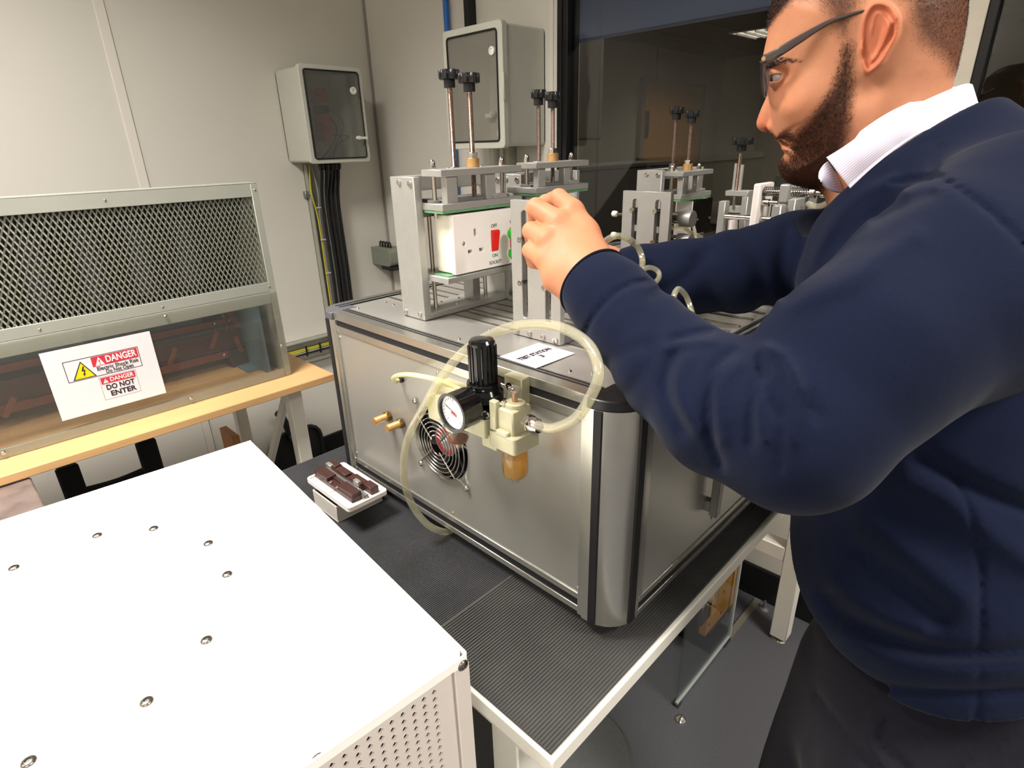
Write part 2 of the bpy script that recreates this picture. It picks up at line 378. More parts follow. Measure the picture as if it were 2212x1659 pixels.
# ceiling light fittings
lab = ['square ceiling panel light nearest above the white steel cabinet', 'square ceiling panel light behind the man', 'square ceiling panel light left of the cabinet', 'square ceiling panel light behind the photographer',
       'lit ceiling panel beyond the window beside the forehead', 'added unseen ceiling panel nearest the glass, brightening the blind', 'ceiling panel beyond the window above the low cupboard']
for (lx, ly, lp), lb in zip(LIGHTS + LIGHTS2, lab):
    t = thing('ceiling_light', lb, 'light', (lx, ly, CEIL), 'ceiling panel lights')
    g = G().sheet([(-.3, -.3), (.3, -.3), (.3, .3), (-.3, .3)], [[(-.27, -.27), (.27, -.27), (.27, .27), (-.27, .27)]], (lx, ly, CEIL - 0.012), (1, 0, 0), (0, 1, 0), (0, 0, 0.014))
    part('frame', g, white_pl, t)
    g = G().box((lx - .27, ly - .27, CEIL - 0.004), (lx + .27, ly + .27, CEIL))
    rm = mat('lit_louvre', (235, 232, 225), 0.5); _b = rm.node_tree.nodes['Principled BSDF']; _b.inputs['Emission Color'].default_value = (1, 0.96, 0.9, 1); _b.inputs['Emission Strength'].default_value = 1.6
    part('reflector', g, rm, t)
    for k in range(5): g = G().box((lx - .27, ly - .216 + .108 * k - .004, CEIL - 0.028), (lx + .27, ly - .216 + .108 * k + .004, CEIL - 0.006)); part('louvre', g, white_pl, t)

# ================================================================ WOODEN BENCH (left)
BZ, BY, BX = 0.70, 1.352, 0.69
bench = thing('workbench', 'beech topped bench with white metal trestles along the left wall', 'table', (0, 1.6, 0))
g = G().box((-0.95, BY, BZ - 0.018), (BX, 1.93, BZ)); part('bench_top', g, wood, bench, bevel=0.0015, label='light beech laminate top')
leg_m = mat('white_painted_steel', (226, 222, 210), 0.4, 0, 0.02, 30)
for xx in (0.60, -0.75):
    for ya, yb, nm in ((1.43, 1.41, 'leg'), (1.85, 1.87, 'leg')):
        g = G().box((xx - 0.018, min(ya, yb), 0), (xx + 0.018, max(ya, yb) + 0.014, BZ - 0.018)); part(nm, g, leg_m, bench, bevel=0.002)
    g = G().box((xx - 0.016, 1.445, BZ - 0.06), (xx + 0.016, 1.85, BZ - 0.018)); part('crossbar', g, leg_m, bench, bevel=0.002)
    g = G().box((xx - 0.014, 1.445, 0.10), (xx + 0.014, 1.85, 0.135)); part('crossbar', g, leg_m, bench, bevel=0.002)
    g = G().tube([(xx, 1.45, 0.66), (xx, 1.83, 0.15)], 0.012, 4); part('brace', g, leg_m, bench)
g = G().box((-0.75, 1.84, 0.60), (0.6, 1.86, 0.64)); part('rail', g, leg_m, bench)

# ================================================================ LOAD BANK CAGE
CY = 1.438; CX0, CX1 = -0.62, 0.612; CZ0, CZ1 = BZ, 1.185; CM = 0.930
cage = thing('load_bank_cage', 'long grey cage with diamond mesh front and clear lower window on the wooden bench', 'cage', ((CX0 + CX1) / 2, 1.66, CZ0))
fr = mat('grey_painted_sheet_steel', (160, 161, 151), 0.42, 0.1, 0.03, 20)
g = G().box((CX0, CY, CZ1 - 0.030), (CX1 - 0.0161, CY + 0.004, CZ1)).box((CX0, CY + 0.0041, CZ1 - 0.003), (CX1 - 0.0161, CY + 0.03, CZ1)); part('top_rail', g, fr, cage, bevel=0.001)
g = G().box((CX0, CY, CM - 0.002), (CX1 - 0.0161, CY + 0.004, CM + 0.022)); part('middle_rail', g, fr, cage, bevel=0.001)
g = G().box((CX0, CY, CZ0), (CX1 - 0.0161, CY + 0.010, CZ0 + 0.020)); part('bottom_rail', g, fr, cage, bevel=0.001)
g = G().box((CX1 - 0.016, CY, CZ0), (CX1, CY + 0.004, CZ1 - 0.0001)).box((CX1 - 0.002, CY + 0.0041, CZ0), (CX1, CY + 0.03, CZ1 - 0.0001)); part('corner_post', g, fr, cage, bevel=0.001)
g = G().box((CX0, CY, CM - 0.032), (CX1 - 0.016, CY + 0.003, CM - 0.002)); part('window_rail', g, fr, cage, bevel=0.001)
inner = mat('blue_grey_inner_panel', (88, 112, 120), 0.6, 0, 0.06, 12)
g = G().prism([(CY + 0.03, CZ0), (1.90, CZ0), (CY + 0.06, CZ1), (CY + 0.03, CZ1)], (CX1 - 0.004, 0, 0), (0, 1, 0), (0, 0, 1), (0.002, 0, 0)); part('side_panel', g, fr, cage)
g = G().box((CX1 - 0.040, CY + 0.05, CZ0 + 0.001), (CX1 - 0.032, CY + 0.40, CZ0 + 0.22)); part('inner_bracket', g, inner, cage, label='blue grey steel bracket inside')
g = G().box((CX1 - 0.09, CY + 0.05, CZ0 + 0.001), (CX1 - 0.04, CY + 0.058, CZ0 + 0.22)); g.xf(Matrix.Identity(4)); part('inner_bracket', G().box((CX1 - 0.075, CY + 0.10, CZ0 + 0.001), (CX1 - 0.040, CY + 0.40, CZ0 + 0.004)), inner, cage)
g = G().prism([(1.90, CZ0), (1.895, CZ0), (CY + 0.055, CZ1), (CY + 0.06, CZ1)], (CX0, 0, 0), (0, 1, 0), (0, 0, 1), (CX1 - CX0 - .005, 0, 0)); part('back_panel', g, mat('dark_back_panel', (66, 72, 74), 0.7), cage)
g = G().prism([(CY, CZ0), (1.90, CZ0), (CY + 0.06, CZ1), (CY, CZ1)], (CX0, 0, 0), (0, 1, 0), (0, 0, 1), (0.003, 0, 0)); part('side_panel', g, fr, cage)
# perforated lid (top)
g = G(); holes = []
nx = 150; xs = [(CX0 + 0.01 + i * 0.0081) for i in range(nx)]
g.sheet([(CX0, CY), (CX1, CY), (CX1, CY + 0.06), (CX0, CY + 0.06)], [ngon(x, CY + 0.036 + r * 0.012, 0.0026, 4, PI / 4) for x in xs for r in range(2)], (0, 0, CZ1), (1, 0, 0), (0, 1, 0), (0, 0, 0.0015))
part('top_panel', g, fr, cage, kind=None)
# expanded mesh: real diamond strands
def diamond_mesh(x0, x1, z0, z1, y, px, pz, wd, t):
    g = G(); n = int((x1 - x0) / px) + 1; m = int((z1 - z0) / (pz / 2)) + 1
    for i in range(n):
        for sg in (1, -1):
            xc = x0 + (i + (0.25 if sg > 0 else 0.75)) * px; pts = []
            for j in range(m + 1):
                z = min(z0 + j * pz / 2, z1); s_ = 1 if (j % 2) else -1
                pts.append((min(max(xc + sg * s_ * px * 0.235, x0), x1), z, s_ * sg))
            vs = []; fs = []
            for (x, z, k) in pts:
                vs += [(x - wd / 2, y, z), (x + wd / 2, y + t, z), (x - wd / 2, y + 0.0008, z), (x + wd / 2, y + t + 0.0008, z)]
            for j in range(len(pts) - 1):
                a = j * 4; b = a + 4
                fs += [(a, a + 1, b + 1, b), (a + 2, b + 2, b + 3, a + 3), (a, b, b + 2, a + 2), (a + 1, a + 3, b + 3, b + 1)]
            g.add(vs, fs)
    return g
g = diamond_mesh(CX0 + 0.004, CX1 - 0.016, CM + 0.016, CZ1 - 0.026, CY + 0.004, 0.0104, 0.0218, 0.0034, 0.0018)
part('expanded_metal_mesh', g, mat('zinc_painted_mesh', (158, 160, 146), 0.45, 0.2, 0.05, 40), cage, kind='stuff', smooth=None, fix=False)
pc = clear_mat('clear_polycarbonate', (248, 248, 245), 0.975, 0.04, 1.42)
g = G().box((CX0, CY - 0.005, CZ0 + 0.004), (CX1 - 0.001, CY - 0.001, CM - 0.004)); part('clear_window', g, pc, cage, label='scuffed clear polycarbonate front window')
for x, z in ((0.605, CZ1 - 0.015), (0.30, CZ1 - 0.015), (0.02, CZ1 - 0.013), (0.597, CM + 0.011), (0.352, CM + 0.009), (0.13, CM + 0.009)): put('screw', BTN_S, (x, CY, z), (0, -1, 0), cage)
for x, z in ((0.598, CZ0 + 0.085), (0.36, CZ0 + 0.015), (0.01, CZ0 + 0.014), (0.352, CM - 0.012)): put('screw', BTN, (x, CY - 0.005, z), (0, -1, 0), cage)
# resistor banks and bus bars inside
cop = mat('oxidised_copper', (134, 78, 58), 0.42, 0.6, 0.15, 60)
board = mat('brown_insulating_board', (72, 40, 36), 0.55, 0, 0.1, 30)
IY = 1.62
def bar_at(px0, py0, px1, py1, y, h, t, nm, m, ext=0.0, lab_=None):
    a = at(px0, py0, 1, y); b = at(px1, py1, 1, y)
    zc = (a.z + b.z) / 2
    g = G().box((-0.55, y, zc - h / 2), (b.x, y + t, zc + h / 2)); return part(nm, g, m, cage, lab_, bevel=0.0006), b.x, zc
bb, bx, zc = bar_at(352, 800, 584, 742, IY, 0.020, 0.005, 'bus_bar', cop, lab_='lower copper bus bar')
for i, x in enumerate((bx - 0.02, bx - 0.10, bx - 0.13, bx - 0.33)): put('bolt', BTN_S, (x, IY, zc), (0, -1, 0), bb, scale=1.6)
bb2, bx2, zc2 = bar_at(330, 775, 580, 712, IY + 0.006, 0.052, 0.008, 'insulating_board', board)
for x in (bx2 - 0.015, bx2 - 0.5): put('bolt', BTN_S, (x, IY + 0.006, zc2 + 0.012), (0, -1, 0), bb2, scale=1.8)
bb3, bx3, zc3 = bar_at(330, 726, 566, 680, IY + 0.03, 0.018, 0.005, 'bus_bar', cop, lab_='upper copper bus bar')
for x in (bx3 - 0.02, bx3 - 0.09, bx3 - 0.13): put('bolt', BTN_S, (x, IY + 0.03, zc3), (0, -1, 0), bb3, scale=1.6)
for px, py, a in ((462, 735, 30), (372, 770, 30), (515, 742, -10), (505, 690, -20), (20, 880, 35)):
    p = at(px, py, 1, IY - 0.012); M = Matrix.Translation(p) @ Matrix.Rotation(math.radians(a), 4, 'Y')
    g = G().box((-0.006, -0.002, -0.024), (0.006, 0.002, 0.024), M); part('link_bar', g, cop, cage, bevel=0.0005)
p = at(520, 775, 1, IY - 0.01); g = G().box((p.x - 0.026, p.y, BZ + 0.001), (p.x + 0.022, p.y + 0.05, BZ + 0.05)); part('terminal_block', g, mat('dark_terminal_block', (46, 34, 34), 0.5), cage, bevel=0.003)
g = G()
for i in range(11):
    x = -0.5 + 0.095 * i; g = G(); g.cyl((x, 1.53, 0.96), (x, 1.50, 1.12), 0.030, n=14); g.cyl((x, 1.535, 0.94), (x, 1.495, 1.14), 0.008, n=8)
    part('resistor_tube', g, mat('dark_resistor_body', (60, 56, 66), 0.6), cage)
g = G().tube([at(487, 720, 1, 1.66), at(490, 700, 1, 1.66), at(480, 680, 1, 1.66)], 0.0035, 8, 4); part('orange_cable', g, mat('orange_cable', (200, 86, 48), 0.5), cage)
g = G().tube([at(498, 735, 1, 1.67), at(510, 712, 1, 1.67), at(500, 690, 1, 1.67)], 0.0025, 8, 4); part('blue_cable', g, mat('blue_cable', (52, 96, 130), 0.5), cage)
g = G().tube([(x, 1.72 + 0.008 * math.sin(i * 1.3), 0.83 + 0.004 * math.sin(i * 2.1)) for i, x in enumerate(np.linspace(-0.5, 0.5, 24))], 0.03, 10); part('ribbed_conduit', g, mat('ribbed_blue_conduit', (70, 86, 88), 0.5, 0, 0.2, 140), cage)

# sign on the clear window
sy = CY - 0.0056
sc_ = [at(87, 764, 1, sy), at(327, 714, 1, sy), at(355, 850, 1, sy), at(131, 910, 1, sy)]
X0 = (sc_[0].x + sc_[3].x) / 2; X1 = (sc_[1].x + sc_[2].x) / 2; Z1 = (sc_[0].z + sc_[1].z) / 2; Z0 = (sc_[2].z + sc_[3].z) / 2
sign = thing('warning_sign', 'white danger notice with yellow triangle taped to the clear cage window', 'sign', ((X0 + X1) / 2, sy, Z0))
g = G().box((X0, sy - 0.0006, Z0), (X1, sy, Z1)); part('paper', g, paper, sign)
SW, SH = X1 - X0, Z1 - Z0
red = mat('sign_red', (205, 52, 66), 0.5, 0, 0.01); yel = mat('sign_yellow', (236, 214, 20), 0.5, 0, 0.01); wh = mat('sign_white', (240, 236, 236), 0.5, 0, 0.01)
def S(u, v, l=0.0008): return (X0 + u * SW, sy - l, Z1 - v * SH)
SU, SV = (1, 0, 0), (0, 0, 1)
def flat(nm, poly, m, l, lab_=None):
    pts = [S(u, v, l) for u, v in poly]; n = len(pts)
    g = G().add(pts + [(p[0], p[1] + 0.0001, p[2]) for p in pts], [tuple(range(n)), tuple(range(2 * n - 1, n - 1, -1))] + [(i, (i + 1) % n, (i + 1) % n + n, i + n) for i in range(n)])
    return part(nm, g, m, sign, lab_)
def frame(nm, u0, v0, u1, v1, t, m, l):
    g = G(); tt = t * SW / SH
    for a, b, c, d in ((u0, v0, u1, v0 + tt), (u0, v1 - tt, u1, v1), (u0, v0, u0 + t, v1), (u1 - t, v0, u1, v1)):
        p, q = S(a, d, l), S(c, b, l); g.box((p[0], p[1], p[2]), (q[0], q[1] + 0.0001, q[2]))
    return part(nm, g, m, sign)
frame('printed_border', 0.155, 0.185, 0.845, 0.49, 0.006, ink, 0.0008)
flat('printed_red_band', [(0.40, 0.20), (0.832, 0.20), (0.832, 0.345), (0.40, 0.345)], red, 0.0008)
flat('printed_triangle', [(0.20, 0.475), (0.41, 0.475), (0.305, 0.22)], ink, 0.0008)
flat('printed_yellow_triangle', [(0.216, 0.465), (0.394, 0.465), (0.305, 0.245)], yel, 0.0010)
flat('printed_bolt_symbol', [(0.312, 0.300), (0.325, 0.300), (0.312, 0.352), (0.328, 0.352), (0.313, 0.405), (0.324, 0.402), (0.303, 0.445), (0.298, 0.398), (0.306, 0.403), (0.311, 0.366), (0.292, 0.366)], ink, 0.0012)
flat('printed_white_triangle', [(0.425, 0.337), (0.512, 0.337), (0.468, 0.212)], wh, 0.0010)
flat('printed_exclamation_mark', [(0.462, 0.252), (0.475, 0.252), (0.471, 0.302), (0.466, 0.302)], red, 0.0012)
flat('printed_exclamation_mark', [(0.464, 0.312), (0.474, 0.312), (0.474, 0.326), (0.464, 0.326)], red, 0.0012)
def st(s_, u, v, h, m, wd_, bold=0.0, l=0.0010): text(s_, h * SH, m, S(u, v, 0), SU, SV, sign, bold=bold, lift=l, fit=wd_ * SW)
st('DANGER', 0.670, 0.273, 0.135, wh, 0.290, 0.0005)
st('Electric Shock Risk', 0.623, 0.385, 0.080, ink, 0.395, 0.00020)
st('Do Not Open', 0.630, 0.447, 0.080, ink, 0.260, 0.00020)
frame('printed_border', 0.415, 0.515, 0.765, 0.865, 0.004, mat('print_grey', (150, 150, 160), 0.5), 0.0008)
flat('printed_red_band', [(0.427, 0.53), (0.752, 0.53), (0.752, 0.625), (0.427, 0.625)], red, 0.0010)
flat('printed_white_triangle', [(0.445, 0.612), (0.495, 0.612), (0.470, 0.548)], wh, 0.0012)
flat('printed_exclamation_mark', [(0.467, 0.572), (0.473, 0.572), (0.4715, 0.593), (0.4685, 0.593)], red, 0.0014)
st('DANGER', 0.623, 0.578, 0.085, wh, 0.225, 0.00025, 0.0012)
st('DO NOT', 0.592, 0.688, 0.105, ink, 0.270, 0.00045)
st('ENTER', 0.602, 0.790, 0.105, ink, 0.245, 0.00045)

# ================================================================ THINGS UNDER THE BENCH
dsk = mat('dark_plastic', (38, 39, 40), 0.5, 0, 0.1, 60)
t = thing('dustpan', 'dark grey dustpan standing against the wall under the beech bench', 'dustpan', (0.80, 2.05, 0))
p0 = at(600, 893, 1, 2.08); p1 = at(628, 940, 1, 2.10)
cpan = at(650, 975, 1, 2.10)
g = G().sheet(rrect(cpan.x - 0.105, cpan.z - 0.14, cpan.x + 0.105, cpan.z + 0.09, 0.06), [], (0, 2.13, 0), (1, 0, 0), (0, 0, 1), (0, 0.006, 0)); part('pan', g, dsk, t)
g = G(); rim = rrect(cpan.x - 0.105, cpan.z - 0.14, cpan.x + 0.105, cpan.z + 0.09, 0.06); g.tube([(u, 2.118, v) for u, v in rim], 0.008, 6, closed=True); part('rim', g, dsk, t)
g = G().tube([p0, at(612, 905, 1, 2.09), p1, at(634, 952, 1, 2.11)], 0.014, 8, 4); part('handle', g, dsk, t)
t = thing('hand_brush', 'slim grey hand brush leaning in front of the dark dustpan', 'brush', (0.86, 2.06, 0))
g = G().tube([at(634, 940, 1, 2.07), at(652, 972, 1, 2.06), at(668, 996, 1, 2.05)], 0.013, 8, 4, r2=0.02); part('handle', g, mat('grey_brush_plastic', (74, 76, 78), 0.5), t)
g = G().tube([at(655, 976, 1, 2.06), at(676, 1008, 1, 2.04)], 0.022, 8); part('bristles', g, dsk, t, kind='stuff')
t = thing('chair', 'black metal framed chair tucked beneath the beech bench', 'chair', (0.3, 1.72, 0))
fab = mat('black_fabric', (20, 20, 22), 0.85, 0, 0.2, 300, 0.2, 900)
for a, b in (((142, 1006), (172, 1090)), ((312, 950), (340, 1030))):
    A = at(a[0], a[1], 1, 1.75); B_ = at(b[0], b[1], 1, 1.75); g = G().box((A.x - 0.025, 1.735, 0.0), (A.x + 0.025, 1.76, A.z)); part('upright', g, fab, t, bevel=0.006)
A = at(175, 1063, 1, 1.75); B_ = at(330, 1010, 1, 1.75)
g = G().tube([(A.x, 1.75, (A.z + B_.z) / 2), ((A.x + B_.x) / 2, 1.76, (A.z + B_.z) / 2 - 0.012), (B_.x, 1.75, (A.z + B_.z) / 2)], 0.012, 8, 4); part('back_rail', g, fab, t)
g = G().box((A.x - 0.02, 1.5, (A.z + B_.z) / 2 - 0.22), (B_.x + 0.03, 1.75, (A.z + B_.z) / 2 - 0.18)); part('seat', g, fab, t, bevel=0.01)
t = thing('storage_box', 'scuffed brown grey box with dark red side at the lower left floor', 'box', (-0.05, 1.3, 0))
A = at(70, 1047, 1, 1.35); B_ = at(0, 1060, 1, 1.35)
g = G().box((A.x - 0.32, 1.22, 0), (A.x, 1.36, A.z)); part('body', g, mat('dark_red_board', (84, 26, 40), 0.5), t, bevel=0.003)
g = G().box((A.x - 0.32, 1.20, A.z - 0.002), (A.x + 0.002, 1.365, A.z + 0.012)); part('lid', g, mat('scuffed_brown_lid', (112, 98, 92), 0.4, 0, 0.3, 25), t, bevel=0.003)
A = at(494, 932, 1, 1.75); g = G().box((A.x - 0.010, 1.70, 0), (A.x + 0.012, 1.80, A.z - 0.0)); one('wooden_board', 'narrow oak edged board standing on end under the bench', 'board', g, mat('raw_oak', (170, 118, 70), 0.55, 0, 0.12, 10), (A.x, 1.9, 0), bevel=0.002)

# ================================================================ WALL ENCLOSURES
smoke = clear_mat('smoked_clear_door', (226, 226, 222), 0.93, 0.03, 1.5)
smoke2 = clear_mat('light_clear_door', (226, 224, 216), 0.85, 0.03, 1.5)
wht = mat('white_catch_plastic', (236, 234, 226), 0.3)
def enclosure(name, lab_, O, U, N, wd, ht, dp, glass, grp, ld_in=0.022):
    """O: lower left front corner as seen; U along the front; N outward normal"""
    O = Vector(O); U = Vector(U); N = Vector(N); V = Vector((0, 0, 1))
    t = thing(name, lab_, 'enclosure', O - N * dp, grp)
    q = ld_in
    # body: ring walls plus back
    out = rrect(0, 0, wd, ht, 0.012, 3); inn = rrect(0.006, 0.006, wd - 0.006, ht - 0.006, 0.01, 3)
    g = G().sheet(out, [inn], O - N * dp, U, V, N * (dp - 0.02)); g2 = G().sheet(out, [], O - N * dp, U, V, N * 0.004)
    b = part('body', g, grey_box, t, smooth=30); part('back_plate', g2, grey_box, t)
    # door frame
    o2 = rrect(-0.004, -0.004, wd + 0.004, ht + 0.004, 0.012, 3); i2 = rrect(q, q, wd - q, ht - q, 0.008, 3)
    g = G().sheet(o2, [i2], O - N * 0.02, U, V, N * 0.02); d = part('door', g, grey_box, t, smooth=30, bevel=0.002)
    g = G().tube([O + U * a + V * b_ + N * 0.0015 for a, b_ in i2], 0.0025, 6, closed=True); part('gasket', g, rub, d)
    g = G().sheet(i2, [], O - N * 0.004, U, V, N * 0.003); part('window', g, glass, d)
    return t, d
V3 = Vector
# enclosure 1 on the left wall
e1, d1_ = enclosure('switch_enclosure', 'smaller grey wall enclosure with smoked door beside the room corner', (1.058, WY - 0.175, 1.214), (1, 0, 0), (0, -1, 0), 0.232, 0.302, 0.175, smoke, 'clear fronted grey wall enclosures', 0.012)
E1 = lambda u, v, d: (1.058 + u, WY - 0.175 + d, 1.214 + v)
g = G().box(E1(0.19, 0.09, -0.004), E1(0.215, 0.094, 0.0)).cyl(E1(0.197, 0.088, -0.014), E1(0.197, 0.088, 0.006), 0.008, n=10); g.xf(Matrix.Identity(4))
g = G().cyl(E1(0.192, 0.078, 0.004), E1(0.192, 0.078, -0.012), 0.007, n=12).box(E1(0.185, 0.074, -0.016), E1(0.222, 0.082, -0.012), None); part('catch', g, wht, d1_)
g = G().lathe([(0.012, 0), (0.012, 0.006), (0.007, 0.007), (0.006, 0.003)], E1(0.194, 0.232, 0.002), (0, -1, 0), 16); part('lock', g, wht, d1_)
redi = mat('dark_red_switchgear', (176, 64, 58), 0.4); blk2 = mat('black_switchgear', (40, 40, 42), 0.4)
g = G().box(E1(0.10, 0.03, 0.165), E1(0.15, 0.27, 0.150)); part('rail', g, grey_box, e1)
for v0, v1, m in ((0.225, 0.245, redi), (0.20, 0.222, redi), (0.165, 0.19, blk2), (0.13, 0.16, redi), (0.10, 0.126, redi), (0.07, 0.096, redi)):
    g = G().box(E1(0.108, v0, 0.15), E1(0.142, v1, 0.09)); part('breaker', g, m, e1, bevel=0.002)
g = G().box(E1(0.02, 0.012, 0.15), E1(0.06, 0.04, 0.10)); part('terminal_box', g, wht, e1, bevel=0.002)
for k, (m, a) in enumerate(((mat('blue_wire', (40, 60, 130), 0.5), 0.03), (mat('black_wire', (25, 25, 28), 0.5), 0.0), (mat('yellow_green_wire', (190, 180, 50), 0.5), -0.02), (mat('blue_wire', (40, 60, 130)), 0.045))):
    g = G().tube([E1(0.14, 0.18 - k * 0.03, 0.09), E1(0.17 + a, 0.13 - k * 0.015, 0.10), E1(0.15 + a * .5, 0.06, 0.11), E1(0.10 + a, 0.008, 0.12)], 0.0016, 6, 5); part('wire', g, m, e1)
# enclosure 2 on the partition wall
YE1 = 1.506; dE = 0.18
e2, d2_ = enclosure('switch_enclosure', 'larger grey wall enclosure with clear door between corner and window', (WX - dE, YE1, 1.249), (0, -1, 0), (-1, 0, 0), 0.240, 0.312, dE, smoke2, 'clear fronted grey wall enclosures', 0.016)
E2 = lambda u, v, d: (WX - dE + d, YE1 - u, 1.249 + v)
g = G().lathe([(0.011, 0), (0.011, 0.006), (0.007, 0.007), (0.006, 0.003)], E2(0.205, 0.245, 0.002), (-1, 0, 0), 16); part('lock', g, wht, d2_)
g = G().cyl(E2(0.205, 0.085, 0.0), E2(0.205, 0.085, -0.012), 0.010, n=12).box(E2(0.185, 0.078, -0.018), E2(0.212, 0.088, -0.012)); part('catch', g, clear_mat('clear_catch', (230, 230, 225), 0.8), d2_)
g = G().box(E2(0.243, 0.12, 0.004), E2(0.249, 0.19, -0.004)); part('latch', g, grey_box, d2_, bevel=0.002)
g = G().box(E2(0.165, 0.02, 0.165), E2(0.2, 0.24, 0.15)); part('rail', g, grey_box, e2)
for v0 in (0.04, 0.09, 0.14, 0.19): g = G().box(E2(0.165, v0, 0.15), E2(0.2, v0 + 0.035, 0.125)); part('breaker', g, mat('pale_red_switchgear', (190, 130, 120), 0.4), e2, bevel=0.002)
g = G().tube([E2(0.16, 0.09, 0.12), E2(0.14, 0.05, 0.11), E2(0.13, 0.04, 0.11)], 0.0015, 6, 4); part('wire', g, blk2, e2)
g = G().box(E2(0.11, 0.03, 0.14), E2(0.14, 0.05, 0.10)); part('terminal_box', g, wht, e2)
# conduits feeding it
yb = at(962, 30, 0, WX - 0.02).y; yk = at(1010, 25, 0, WX - 0.025).y
bl_m = mat('blue_conduit', (40, 104, 186), 0.4)
g = G().cyl((WX - 0.016, yb, 0.3), (WX - 0.016, yb, CEIL), 0.0095, n=14)
one('blue_conduit', 'thin blue pipe running down the wall behind the larger enclosure', 'pipe', g, bl_m, (WX - 0.016, yb, 0.3))
g = G().box((WX - 0.030, yk - 0.012, 1.561), (WX, yk + 0.012, CEIL)); one('cable_trunking', 'black trunking dropping from the ceiling onto the larger enclosure', 'trunking', g, rub, (WX - 0.015, yk, 1.565))
g = G().cyl((WX - 0.06, 1.36, 1.02), (WX - 0.06, 1.36, 1.249), 0.021, n=16); one('conduit', 'grey steel conduit entering the bottom of the larger enclosure', 'pipe', g, mat('galvanised_conduit', (128, 128, 116), 0.45, 0.6), (WX - 0.06, 1.36, 1.02))
g = G().cyl((WX - 0.05, 1.44, 0.9), (WX - 0.05, 1.44, 1.249), 0.017, n=16); one('conduit', 'pale plastic conduit left of the steel conduit under the larger enclosure', 'pipe', g, grey_box, (WX - 0.05, 1.44, 0.9))
# cables below enclosure 1
tray_m = mat('galvanised_tray', (176, 176, 164), 0.4, 0.5, 0.04, 30)
tr = thing('cable_tray', 'galvanised vertical cable tray under the smaller enclosure', 'cable tray', (1.13, WY, 0.5))
g = G().box((1.108, WY - 0.028, 0.50), (1.112, WY, 1.205)).box((1.218, WY - 0.028, 0.50), (1.222, WY, 1.205)).box((1.108, WY - 0.003, 0.50), (1.222, WY, 1.205)); part('channel', g, tray_m, tr)
for z in (1.05, 0.93, 0.80, 0.66): g = G().box((1.118, WY - 0.040, z), (1.140, WY - 0.036, z + 0.004)); part('cable_tie', g, mat('white_tie', (210, 208, 196), 0.4), tr)
cabs = [(1.138, 1.140, 0.0062), (1.158, 1.156, 0.0062), (1.178, 1.172, 0.0068), (1.206, 1.204, 0.0066), (1.192, 1.188, 0.0062)]
pl = ['second', 'third', 'fourth', 'fifth', 'sixth']
for i, (xa, xb, r) in enumerate(cabs):
    ct = thing('black_cable', 'thick black cable, %s from the left under the smaller enclosure' % ['first', 'second', 'third', 'fifth and rightmost', 'fourth'][i], 'cable', (xa, WY - 0.06, 0.5), 'black cables dropping from the smaller enclosure')
    yy = WY - 0.05 - 0.006 * (i % 2)
    g = G().tube([(xa, WY - 0.085, 1.208), (xa, WY - 0.08, 1.17), (xb, yy, 1.06), (xb + 0.002, yy, 0.8), (xb - 0.003, yy, 0.5)], r, 10, 5); part('sheath', g, blk, ct)
    g = G().lathe([(0.011, 0), (0.012, 0.010), (0.0125, 0.012), (0.0095, 0.026)], (xa, WY - 0.085, 1.212), (0, 0, -1), 8); part('gland', g, blk_g, ct)
for i, (m, x, dd) in enumerate(((mat('yellow_green_wire', (190, 180, 50)), 1.121, 'yellow'), (mat('grey_cable', (150, 148, 138), 0.5), 1.128, 'grey'))):
    g = G().tube([(x, WY - 0.03, 1.205), (x - 0.015 + i * .02, WY - 0.04, 1.11), (x + 0.002, WY - 0.032, 1.0), (x, WY - 0.035, 0.75), (x + 0.002, WY - 0.03, 0.5)], 0.003, 8, 5)
    one(dd + '_wire', 'thin %s earth wire at the left edge of the cable tray' % dd if dd == 'yellow' else 'thin grey cable at the left edge of the cable tray', 'wire', g, m, (x, WY - 0.03, 0.5))
p = at(665, 420, 1, WY - 0.01); g = G().box((p.x - 0.014, WY - 0.02, p.z - 0.012), (p.x + 0.014, WY, p.z + 0.012)); g.cyl((p.x + 0.006, WY - 0.02, p.z), (p.x + 0.006, WY - 0.026, p.z), 0.008, n=12)
one('earth_clamp', 'small zinc earth clamp on the wall left of the cable tray', 'clamp', g, mat('zinc_clamp', (150, 152, 150), 0.35, 0.8), (p.x, WY, p.z), bevel=0.001)
# horizontal trunking
tk = thing('wire_trunking', 'open galvanised trunking carrying yellow green wires low on the left wall', 'trunking', (0.9, WY, 0.47))
g = G().box((0.2, WY - 0.003, 0.462), (1.30, WY, 0.552)).box((0.2, WY - 0.035, 0.462), (1.30, WY, 0.466)).box((0.2, WY - 0.035, 0.548), (1.30, WY, 0.552)); part('channel', g, tray_m, tk)
for i, (m, z) in enumerate(((mat('yellow_green_wire', (190, 180, 50)), 0.518), (mat('yellow_green_wire', (190, 180, 50)), 0.510), (mat('grey_cable', (150, 148, 138)), 0.500), (blk, 0.494))):
    g = G().tube([(x, WY - 0.02 - 0.002 * i, z + 0.003 * math.sin(5 * x + i)) for x in np.linspace(0.2, 1.3, 20)], 0.0032, 7); part('wire', g, m, tk)
for x in (0.985, 1.045, 1.09): g = G().box((x, WY - 0.034, 0.488), (x + 0.006, WY - 0.030, 0.53)); part('cable_tie', g, blk, tk)
